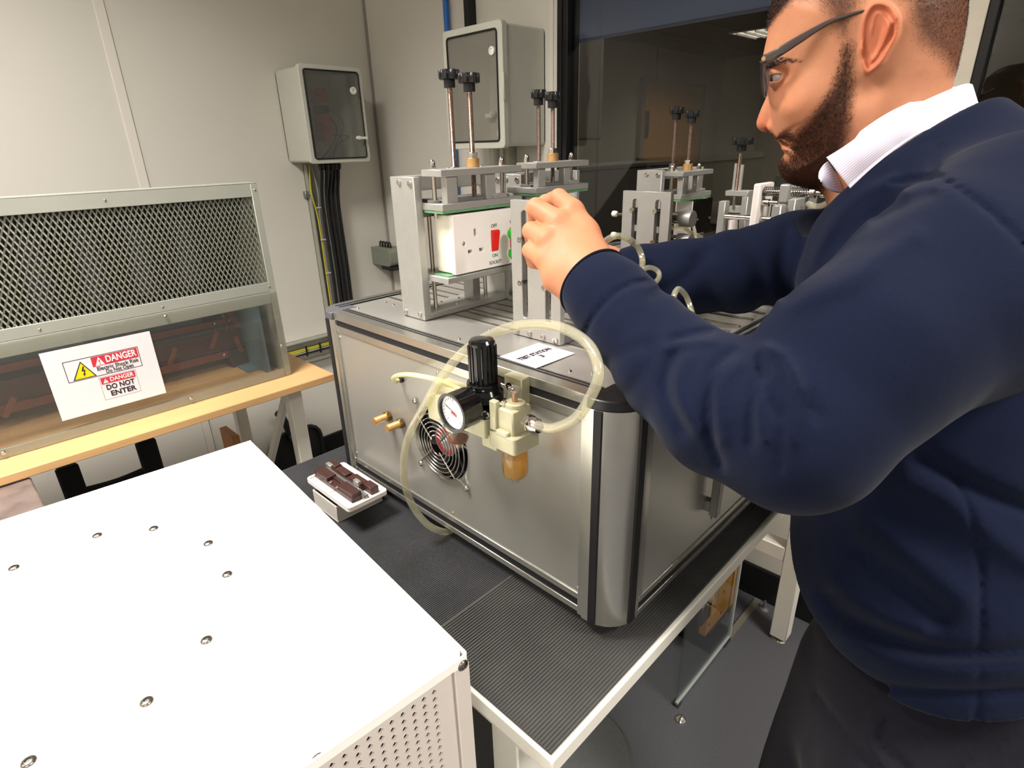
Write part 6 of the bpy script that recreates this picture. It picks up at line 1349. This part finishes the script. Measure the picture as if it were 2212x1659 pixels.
# ================================================================ CLOTHES
Rm = np.array(_r, np.float32)
def proj(P):
    c = (P - np.array((0, 0, H), np.float32)) @ Rm.T; return c[:, 0] / c[:, 2] * FPX + 1106.0, c[:, 1] / c[:, 2] * FPX + 829.5, c[:, 2]
def crease(u, v, pts, sig):
    d = np.full(u.shape, 1e9, np.float32)
    P_ = [Vector((a, b, 0)) for a, b in pts]; P_ = catmull(P_, 4) if len(P_) > 2 else P_
    for p0_, p1_ in zip(P_[:-1], P_[1:]):
        dx, dy = p1_.x - p0_.x, p1_.y - p0_.y; t = np.clip(((u - p0_.x) * dx + (v - p0_.y) * dy) / (dx * dx + dy * dy + 1e-9), 0, 1)
        d = np.minimum(d, (u - p0_.x - t * dx) ** 2 + (v - p0_.y - t * dy) ** 2)
    return np.exp(-d / (sig * sig))
CR = [  # (polyline, sigma px, depth m: + valley, - ridge, far limit)
 ([(1266, 718), (1286, 679), (1326, 636), (1365, 614), (1398, 609)], 6, 0.0034, .60),
 ([(1451, 735), (1491, 724), (1535, 716)], 8, 0.0040, .52), ([(1440, 752), (1490, 740), (1545, 735)], 12, -0.003, .52),
 ([(1461, 758), (1438, 811), (1445, 870), (1478, 930)], 13, 0.0040, .52), ([(1490, 770), (1468, 815), (1475, 870), (1510, 930)], 14, -0.0030, .52),
 ([(1580, 762), (1540, 798), (1531, 870), (1537, 950), (1557, 1003)], 11, 0.0042, .52), ([(1600, 785), (1565, 820), (1556, 880), (1562, 950)], 13, -0.003, .52),
 ([(1640, 800), (1623, 870), (1623, 960)], 11, 0.0036, .5), ([(1640, 775), (1663, 857), (1689, 900)], 12, 0.0034, .5), ([(1655, 830), (1645, 890), (1650, 950)], 11, -0.003, .5),
 ([(1689, 935), (1686, 1010)], 12, 0.0016, .5), ([(1712, 800), (1722, 860), (1712, 950)], 16, -0.0035, .5), ([(1750, 860), (1765, 900)], 14, 0.003, .5),
 ([(1660, 752), (1700, 775), (1740, 860)], 10, -0.004, .5),
 ([(1300, 800), (1350, 760), (1400, 745)], 16, 0.0022, .55), ([(1355, 850), (1400, 790), (1425, 700)], 18, 0.0022, .55),
 ([(1927, 395), (2015, 385), (2053, 398), (2129, 451), (2186, 502), (2225, 545)], 6.5, 0.0034, .60), ([(2034, 319), (2009, 382)], 7, 0.0016, .60),
 ([(1713, 650), (1839, 602), (1915, 545), (1978, 508)], 26, -0.0045, .60), ([(1720, 615), (1776, 560), (1839, 505), (1927, 440)], 24, 0.0050, .60),
 ([(1760, 560), (1800, 480), (1860, 420), (1930, 390)], 14, -0.0028, .62), ([(1900, 470), (1960, 440), (2010, 420)], 16, 0.003, .6),
 ([(2050, 1020), (2092, 1097), (2116, 1216), (2118, 1403)], 7, 0.0034, .8), ([(2118, 1450), (2105, 1580)], 7, 0.0018, .8),
 ([(1790, 1290), (1820, 1326), (1930, 1377), (2058, 1411), (2240, 1403)], 20, 0.0090, .8), ([(1820, 1370), (1930, 1430), (2075, 1450), (2240, 1440)], 24, -0.006, .8),
 ([(1760, 1370), (1800, 1420), (1905, 1479), (2075, 1496), (2240, 1488)], 13, 0.0070, .8),
 ([(1990, 985), (2092, 1047), (2240, 1110)], 22, 0.008, .8), ([(1960, 1040), (2060, 1090), (2150, 1160), (2240, 1220)], 34, -0.007, .8),
 ([(1850, 1180), (1950, 1260), (2030, 1330)], 26, 0.0070, .8), ([(1870, 1120), (1990, 1220), (2080, 1290)], 34, -0.006, .8), ([(1800, 1260), (1900, 1330), (1990, 1360)], 20, -0.004, .8),
 ([(1410, 640), (1480, 600), (1530, 545)], 18, 0.004, .9), ([(1560, 660), (1530, 610), (1500, 560)], 18, 0.004, .9), ([(1650, 660), (1640, 580), (1600, 510)], 20, 0.005, .9), ([(1700, 500), (1690, 580), (1700, 640)], 18, 0.006, .9)]
near_sl = [(dep(1292, 622, .560), .0362), (dep(1318, 648, .548), .0378), (dep(1372, 706, .530), .0405), (dep(1452, 796, .498), .0450), (dep(1572, 882, .458), .0540), (dep(1716, 926, .428), .0610), (dep(1862, 762, .432), .0700), (dep(2040, 640, .450), .0850), (dep(2195, 535, .462), .0880)]
far_sl = [(dep(1335, 600, .805), .036), (dep(1384, 600, .795), .041), (dep(1470, 600, .775), .046), (dep(1600, 585, .745), .050), (dep(1720, 560, .735), .056), (dep(1870, 560, .730), .070), (dep(1980, 540, .720), .075)]
CUFD = (near_sl[0][0] - near_sl[1][0]).normalized(); CUFP = dep(1276, 605, .562) + CUFD * 0.0
NP0, NP1, NP2 = dep(1832, 410, .585), dep(2124, 276, .600), dep(1965, 304, .530)
NN = (NP1 - NP0).cross(NP2 - NP0).normalized(); NN = NN if NN.dot(HO - NP0) > 0 else -NN
HP0, HP1, HP2 = dep(1745, 1318, .600), dep(1897, 1600, .500), dep(2215, 1578, .455)
HN = (HP1 - HP0).cross(HP2 - HP0).normalized(); HN = HN if HN.z < 0 else -HN
LAT = np.array(nrm, np.float32)
def squash(P, c, k):
    q = P - np.array(c, np.float32); s = q @ LAT; return P + np.outer(s * (1 / k - 1), LAT)
SP = [(dep(2048, 1600, .600), .128), (dep(2028, 1250, .600), .132), (dep(2010, 900, .600), .135), (dep(2010, 640, .595), .125)]
def torso(P, grow=0.0):
    Q = squash(P, SP[1][0], 1.12); return chain(Q, [(a, r + grow) for a, r in SP], 0.03)
def sweater_field(P):
    f = torso(P)
    f = smin(f, chain(P, [(dep(2195, 535, .462), .080), (dep(2060, 520, .58), .105), (dep(1985, 540, .715), .080)], 0.02), 0.03)
    f = smin(f, chain(P, [(dep(2010, 560, .585), .105), (dep(1990, 385, .592), .082), (dep(1950, 260, .60), .070)], 0.02), 0.03)
    f = smin(f, chain(P, near_sl, 0.012), 0.008)
    f = smin(f, chain(P, far_sl, 0.02), 0.012)
    u, v, z = proj(P)
    m = np.abs(f) < 0.05; dsp = np.zeros(f.shape, np.float32); um, vm, zm = u[m], v[m], z[m]; acc = np.zeros(um.shape, np.float32)
    for pts, sg, am, fl in CR: acc += am * crease(um, vm, pts, sg) * smoothstep(-zm, -fl, -fl + 0.04) * (1 if fl < .7 or fl > .85 else smoothstep(zm, 0.425, 0.445))
    Pm = P[m]
    acc += 0.0016 * vnoise(Pm, 16, 2) + 0.0007 * vnoise(Pm, 38, 4)
    dsp[m] = acc; f = f + dsp
    # cuff rib and cuff end, neckline, hem
    sc_ = (P - np.array(CUFP, np.float32)) @ np.array(CUFD, np.float32); nearc = smoothstep(-np.sqrt(((P - np.array(CUFP, np.float32)) ** 2).sum(1)), -0.12, -0.10)
    f = np.where(nearc > 0.5, smax(f, sc_, 0.004), f)
    fc_ = (P - np.array(far_sl[0][0], np.float32)) @ np.array((far_sl[0][0] - far_sl[1][0]).normalized(), np.float32)
    f = np.where(np.sqrt(((P - np.array(far_sl[0][0], np.float32)) ** 2).sum(1)) < 0.09, smax(f, fc_, 0.004), f)
    nk = (P - np.array(NP0, np.float32)) @ np.array(NN, np.float32); dn_ = 0.125 - np.sqrt(((P - np.array(dep(1960, 330, .60), np.float32)) ** 2).sum(1)); f = smax(f, np.minimum(nk, dn_), 0.006)
    hm = (P - np.array(HP0, np.float32)) @ np.array(HN, np.float32)
    f = np.where(v > 1150, smax(f, hm, 0.008), f)
    return f
sv, sq_ = mesh_field(sweater_field, (0.28, -0.42, 0.55), (1.06, 0.52, 1.45), 0.0030)
sweater = obj_from('sweatshirt', sv, sq_, navy, person)
# stitched cuff edge
g = G(); ax_ = CUFD; uu = ax_.orthogonal().normalized(); ww = ax_.cross(uu); cc_ = near_sl[0][0] + (CUFP - near_sl[0][0]).dot(CUFD) * CUFD
g.tube([cc_ - CUFD * 0.0015 + (uu * math.cos(a) + ww * math.sin(a)) * 0.0362 for a in np.linspace(0, 2 * PI, 64, endpoint=False)], 0.0019, 8, closed=True)
part('cuff_stitching', g, navy2, person, 'dark stitched cuff edge')
# trousers
def leg_ch(h_, k_, t_, r0): return [(h_, r0), (k_, 0.072), (t_ + Vector((0, 0, 0.03)), 0.058)]
def trouser_field(P):
    f = torso(P, -0.006); top = (P - np.array(HP0, np.float32)) @ np.array(HN, np.float32)
    Q = squash(P, PEL, 1.15)
    f = chain(Q, [(dep(2040, 1450, .600), .118), (dep(2020, 1700, .600), .125)], 0.03)
    f = smin(f, chain(P, [(HIPN + fwd * 0.02, 0.098), (KNN, 0.074), (FTN + Vector((0, 0, 0.03)), 0.060)], 0.02), 0.02)
    f = smin(f, chain(P, [(HIPF + fwd * 0.015, 0.093), (KNF + fwd * 0.005, 0.070), (FTF + Vector((0, 0, 0.03)) + fwd * .02, 0.060)], 0.02), 0.02)
    u, v, z = proj(P); m = np.abs(f) < 0.04; acc = np.zeros(f.shape, np.float32); um, vm = u[m], v[m]
    a = 0.005 * crease(um, vm, [(1765, 1500), (1830, 1590), (1900, 1670)], 9) - 0.004 * crease(um, vm, [(1890, 1540), (1880, 1600), (1930, 1665)], 12) + 0.006 * crease(um, vm, [(1915, 1560), (1905, 1610), (1960, 1665)], 10) - 0.004 * crease(um, vm, [(2090, 1665), (2150, 1620), (2240, 1580)], 14)
    acc[m] = a + 0.0018 * vnoise(P[m], 18, 7); f = f + acc
    return smax(f, P[:, 2] * -1 + 0.045, 0.004)
tv, tq = mesh_field(trouser_field, (0.2, -0.42, 0.03), (1.0, 0.42, 0.95), 0.005)
trousers = obj_from('trousers', tv, tq, trs, person)
shoe_m = mat('black_leather_shoe', (18, 18, 20), 0.35)
for t_, off in ((FTN, 0), (FTF, 0.05)):
    def shoe(P, t_=t_, off=off):
        b0_ = t_ + fwd * off; f = chain(P, [(Vector((b0_.x, b0_.y, 0.045)) - fwd * 0.03, 0.042), (Vector((b0_.x, b0_.y, 0.045)) + fwd * 0.08, 0.044), (Vector((b0_.x, b0_.y, 0.034)) + fwd * 0.17, 0.034)], 0.02)
        f = smin(f, capsule(P, Vector((b0_.x, b0_.y, 0.05)), Vector((b0_.x, b0_.y, 0.11)), 0.046, 0.05), 0.02); return smax(f, -P[:, 2], 0.003)
    c = t_ + fwd * off; v_, q_ = mesh_field(shoe, (c.x - .26, c.y - .26, -0.02), (c.x + .26, c.y + .26, 0.2), 0.006); obj_from('shoe', v_, q_, shoe_m, person)

# ---- shirt collar
shirt = bpy.data.materials.new('fine_lilac_striped_cotton'); shirt.use_nodes = True; nt = shirt.node_tree; bs = nt.nodes['Principled BSDF']; bs.inputs['Roughness'].default_value = 0.8
at2 = nt.nodes.new('ShaderNodeAttribute'); at2.attribute_name = 'tint'; nt.links.new(at2.outputs['Color'], bs.inputs['Base Color'])
def ribbon(nm, rows, n_u, n_v, stripes, th=0.0016, lab_=None, round_=0.0):
    """rows: list of (top px,py,d, bottom px,py,d)"""
    T = catmull([dep(*r[0]) for r in rows], n_u); Bm = catmull([dep(*r[1]) for r in rows], n_u)
    vs = []; cols = []; nu = len(T)
    for i in range(nu):
        for j in range(n_v + 1):
            t = j / n_v; p = T[i].lerp(Bm[i], t); out_ = (dep(1106, 829, 0.0) - p).normalized() * (0.004 * math.sin(PI * min(t * 1.1, 1)))
            vs.append(p + out_); s_ = 0.5 + 0.5 * math.sin(2 * PI * stripes * t); w1 = lin((252, 250, 252)); w2 = lin((206, 186, 226)); k = s_ ** 0.6
            cols.append([w1[c] * k + w2[c] * (1 - k) for c in range(3)])
    fs = [(i * (n_v + 1) + j, i * (n_v + 1) + j + 1, (i + 1) * (n_v + 1) + j + 1, (i + 1) * (n_v + 1) + j) for i in range(nu - 1) for j in range(n_v)]
    g = G().add(vs, fs); o = part(nm, g, shirt, person, lab_, smooth=60, fix=False); vcol(o, cols)
    sd = o.modifiers.new('thick', 'SOLIDIFY'); sd.thickness = th; sd.offset = 0; return o
rows = [((1786, 340, .572), (1837, 407, .562)), ((1822, 318, .556), (1882, 365, .546)), ((1880, 279, .542), (1936, 322, .532)), ((1960, 236, .530), (2000, 282, .521)), ((2035, 201, .540), (2060, 266, .530)), ((2080, 183, .565), (2104, 263, .560)), ((2100, 186, .595), (2126, 271, .598)),
        ((2086, 214, .635), (2112, 292, .645)), ((1975, 272, .668), (1995, 335, .69)), ((1862, 330, .652), (1880, 385, .67))]
ribbon('shirt_collar', rows, 6, 136, 17, lab_='white collar with fine lilac stripes')
rows = [((1862, 345, .650), (1890, 400, .655)), ((1810, 348, .625), (1845, 412, .630)), ((1786, 350, .605), (1812, 416, .606)), ((1770, 370, .592), (1790, 408, .592)), ((1770, 386, .588), (1778, 398, .588))]
ribbon('shirt_collar', rows, 5, 80, 12, lab_='lilac inner tip of the far collar leaf')
rows = [((1800, 330, .60), (1850, 400, .59)), ((1890, 262, .558), (1930, 330, .55)), ((1965, 222, .548), (2010, 300, .54)), ((2050, 190, .562), (2080, 280, .555)), ((2080, 195, .60), (2100, 290, .60)), ((2050, 225, .64), (2080, 300, .65))]
ribbon('collar_band', rows, 5, 20, 10)

# ---- hair, beard, brow strands
hm_ = person.data; nv = len(hpv); no = np.empty(len(hm_.vertices) * 3, np.float32); hm_.vertex_normals.foreach_get('vector', no); no = no.reshape(-1, 3)[:nv]
rng = np.random.default_rng(4)
def strands(nm, wgt, N, length, width, flow, lift, m, jit=0.35):
    w_ = np.clip(wgt, 0, None); idx = rng.choice(nv, N, p=w_ / w_.sum()); P0 = hpv[idx] + rng.normal(0, 0.0005, (N, 3)); n0 = no[idx]
    L = length(ha[idx], hb[idx]) * rng.uniform(0.6, 1.15, N); F = flow(ha[idx], hb[idx]) @ HM[:3]
    F = F - n0 * (F * n0).sum(1)[:, None]; d = F + n0 * lift + rng.normal(0, jit, (N, 3)) * 0.5; d /= np.linalg.norm(d, axis=1)[:, None]
    dn = np.einsum('ij,ij->i', d, n0); d = d + n0 * np.clip(0.12 - dn, 0, None)[:, None]
    s_ = np.cross(d, rng.normal(0, 1, (N, 3))); s_ /= np.linalg.norm(s_, axis=1)[:, None]; s_ *= width
    mid = P0 + d * (L * .5)[:, None]; tip = P0 + (d * 0.96 + F * 0.25) * L[:, None]
    V = np.stack([P0 - n0 * 0.0006 - s_, P0 - n0 * 0.0006 + s_, mid + s_ * .8, mid - s_ * .8, tip + s_ * .15, tip - s_ * .15], 1).reshape(-1, 3)
    b = np.arange(N)[:, None] * 6; q = np.concatenate([b + [0, 1, 2, 3], b + [3, 2, 4, 5]], 1).reshape(-1, 4)
    o = obj_from(nm, V, q[:, ::-1], m, person, smooth=False); o['kind'] = 'stuff'; return o
bw = bd_w(ha, hb) * (np.abs(hl) > 0.003) * (1 - ear_w); low = smoothstep(-hb, -hp(0, 260)[1], -hp(0, 340)[1])
def fl_beard(a, b): return np.stack([0.35 + 0 * a, -1 + 0 * a, 0 * a], 1)
strands('beard', bw * (0.45 + 0.55 * low) + 0.02 * 0, 46000, lambda a, b: 0.0034 + 0.0040 * smoothstep(-b, -hp(0, 250)[1], -hp(0, 360)[1]), 0.00014, fl_beard, 0.35, beard_m)
dw = dn_w(ha, hb) * (1 - ear_w); sw = hr_w(ha, hb) * (1 - dn_w(ha, hb)) * (1 - ear_w)
def fl_hair(a, b): return np.stack([-0.8 + 0 * a, -0.55 + 0 * a, 0 * a], 1)
def fl_top(a, b): return np.stack([0.5 + 0 * a, 0.2 + 0 * a, 0 * a], 1)
strands('hair', dw, 16000, lambda a, b: 0.008 + 0 * a, 0.00022, fl_top, 0.7, hair_m)
strands('hair', sw * (0.25 + 0.75 * smoothstep(hb, hp(0, 150)[1], hp(0, -20)[1])), 42000, lambda a, b: 0.0030 + 0.0020 * smoothstep(b, hp(0, 60)[1], hp(0, -40)[1]), 0.00008, fl_hair, 0.25, fade_m)
BRP = poly_sd(MA, MB, np.array([hp(*p) for p in [(1660, 146), (1668, 134), (1690, 127), (1720, 128), (1745, 138), (1720, 137), (1695, 139), (1675, 148)]]))
strands('eyebrow', smoothstep(samp(BRP, ha, hb), -0.001, 0.002) * (hl < 0), 900, lambda a, b: 0.005 + 0 * a, 0.00016, lambda a, b: np.stack([-1 + 0 * a, 0.15 + 0 * a, 0 * a], 1), 0.3, hair_m)
def hw(px, py, l): a, b = hp(px, py); return HO + HF * a + HU * b + HL * l
# eyes
for s_ in (-1, 1):
    c = HO + HF * EYE[0] + HU * EYE[1] + HL * (s_ * EYEL); gz = (HF * 0.92 - HU * 0.28 + HL * (0.42 * s_)).normalized()
    g = G().lathe([(ER * math.sin(a), -ER * math.cos(a)) for a in np.linspace(0.05, PI - 0.05, 16)], c, gz, 24); e_ = part('eye', g, mat('eye_white', (168, 154, 146), 0.3, 0, 0.01), person)
    g = G().lathe([(0.0060, 0.0096), (0.0052, 0.0104), (0.0024, 0.0114), (0.0012, 0.0116)], c, gz, 20); part('iris', g, mat('brown_iris', (60, 36, 22), 0.1), e_)
    g = G().lathe([(0.0026, 0.01145), (0.0010, 0.0118)], c, gz, 16); part('pupil', g, mat('pupil_black', (6, 6, 6), 0.08), e_)
g = G().tube([hw(1703, 161, -.0405), hw(1694, 158, -.0432), hw(1684, 159, -.0425), hw(1677, 163, -.038)], 0.0007, 6, 5); part('eyelashes', g, hair_m, person)

# ---- safety glasses
gt = thing('safety_glasses', 'clear wraparound safety glasses with grey brown arms worn by the man', 'glasses', hw(1660, 150, 0))
fr_g = mat('grey_brown_frame', (74, 62, 58), 0.3, 0, 0.08, 100); fr_c = clear_mat('clear_frame_plastic', (208, 200, 196), 0.8, 0.05, 1.5)
for s_ in (-1, 1):
    P_ = [(1666, 131, .0635, 8.0), (1690, 122, .068, 9.5), (1714, 108, .0705, 9.0), (1744, 90, .0715, 7.5), (1794, 61, .0715, 4.6), (1836, 46, .0705, 3.6), (1865, 38, .0685, 3.4), (1905, 31, .0665, 3.2), (1943, 27, .066, 3.2)]
    pts = [hw(x, y, s_ * l) for x, y, l, r in P_]; rr_ = [r * 0.6 / FPX for x, y, l, r in P_]
    cp_ = catmull(pts, 5); rads = np.interp(np.linspace(0, 1, len(cp_)), np.linspace(0, 1, len(rr_)), rr_)
    g = G(); vs = []; n = len(cp_)
    for i in range(n):
        tdir = (cp_[min(i + 1, n - 1)] - cp_[max(i - 1, 0)]).normalized(); up_ = HL.cross(tdir).normalized()
        for k in range(8):
            an = 2 * PI * k / 8; vs.append(cp_[i] + up_ * math.cos(an) * rads[i] + HL * math.sin(an) * 0.0016)
    fs = [(i * 8 + k, i * 8 + (k + 1) % 8, (i + 1) * 8 + (k + 1) % 8, (i + 1) * 8 + k) for i in range(n - 1) for k in range(8)] + [tuple(range(8)), tuple(range((n - 1) * 8, n * 8))]
    g.add(vs, fs); part('temple_arm', g, fr_g, gt)
    g = G().cyl(hw(1667, 130, s_ * .066), hw(1667, 130, s_ * .062), 0.0022, n=10); part('hinge', g, brass, gt)
nl, nbv = 28, 8; vs = []; top_e = []
for i in range(nl + 1):
    l = -0.0635 + 0.127 * i / nl; k = abs(l) / 0.0635
    ax_px = 1646 + 24 * k ** 2.4; tp = 137 - 3 * (1 - k); bt = (196 + 13 * math.sin(PI * min(max((k - .1) / .9, 0), 1)) - 16 * math.exp(-(l / .012) ** 2)) - 34 * max(k - .8, 0) / .2
    for j in range(nbv + 1):
        t = j / nbv; y = tp + (bt - tp) * t; xo = ax_px + 9 * t * t + 1.5 * (1 - t) ** 2
        vs.append(hw(xo, y, l))
    top_e.append(hw(ax_px + 1.5, tp, l))
fs = [(i * (nbv + 1) + j, i * (nbv + 1) + j + 1, (i + 1) * (nbv + 1) + j + 1, (i + 1) * (nbv + 1) + j) for i in range(nl) for j in range(nbv)]
lens_m = clear_mat('clear_lens', (232, 228, 230), 0.99, 0.03, 1.35)
g = G().add(vs, fs); o = part('lens', g, lens_m, gt, smooth=60, fix=False); sd = o.modifiers.new('thick', 'SOLIDIFY'); sd.thickness = 0.0014
g = G().tube(top_e, 0.0013, 8); part('brow_bar', g, fr_g, gt)
bot = [vs[i * (nbv + 1) + nbv] for i in range(nl + 1)]; g = G().tube(bot, 0.0008, 6); part('lens_edge', g, fr_c, gt)
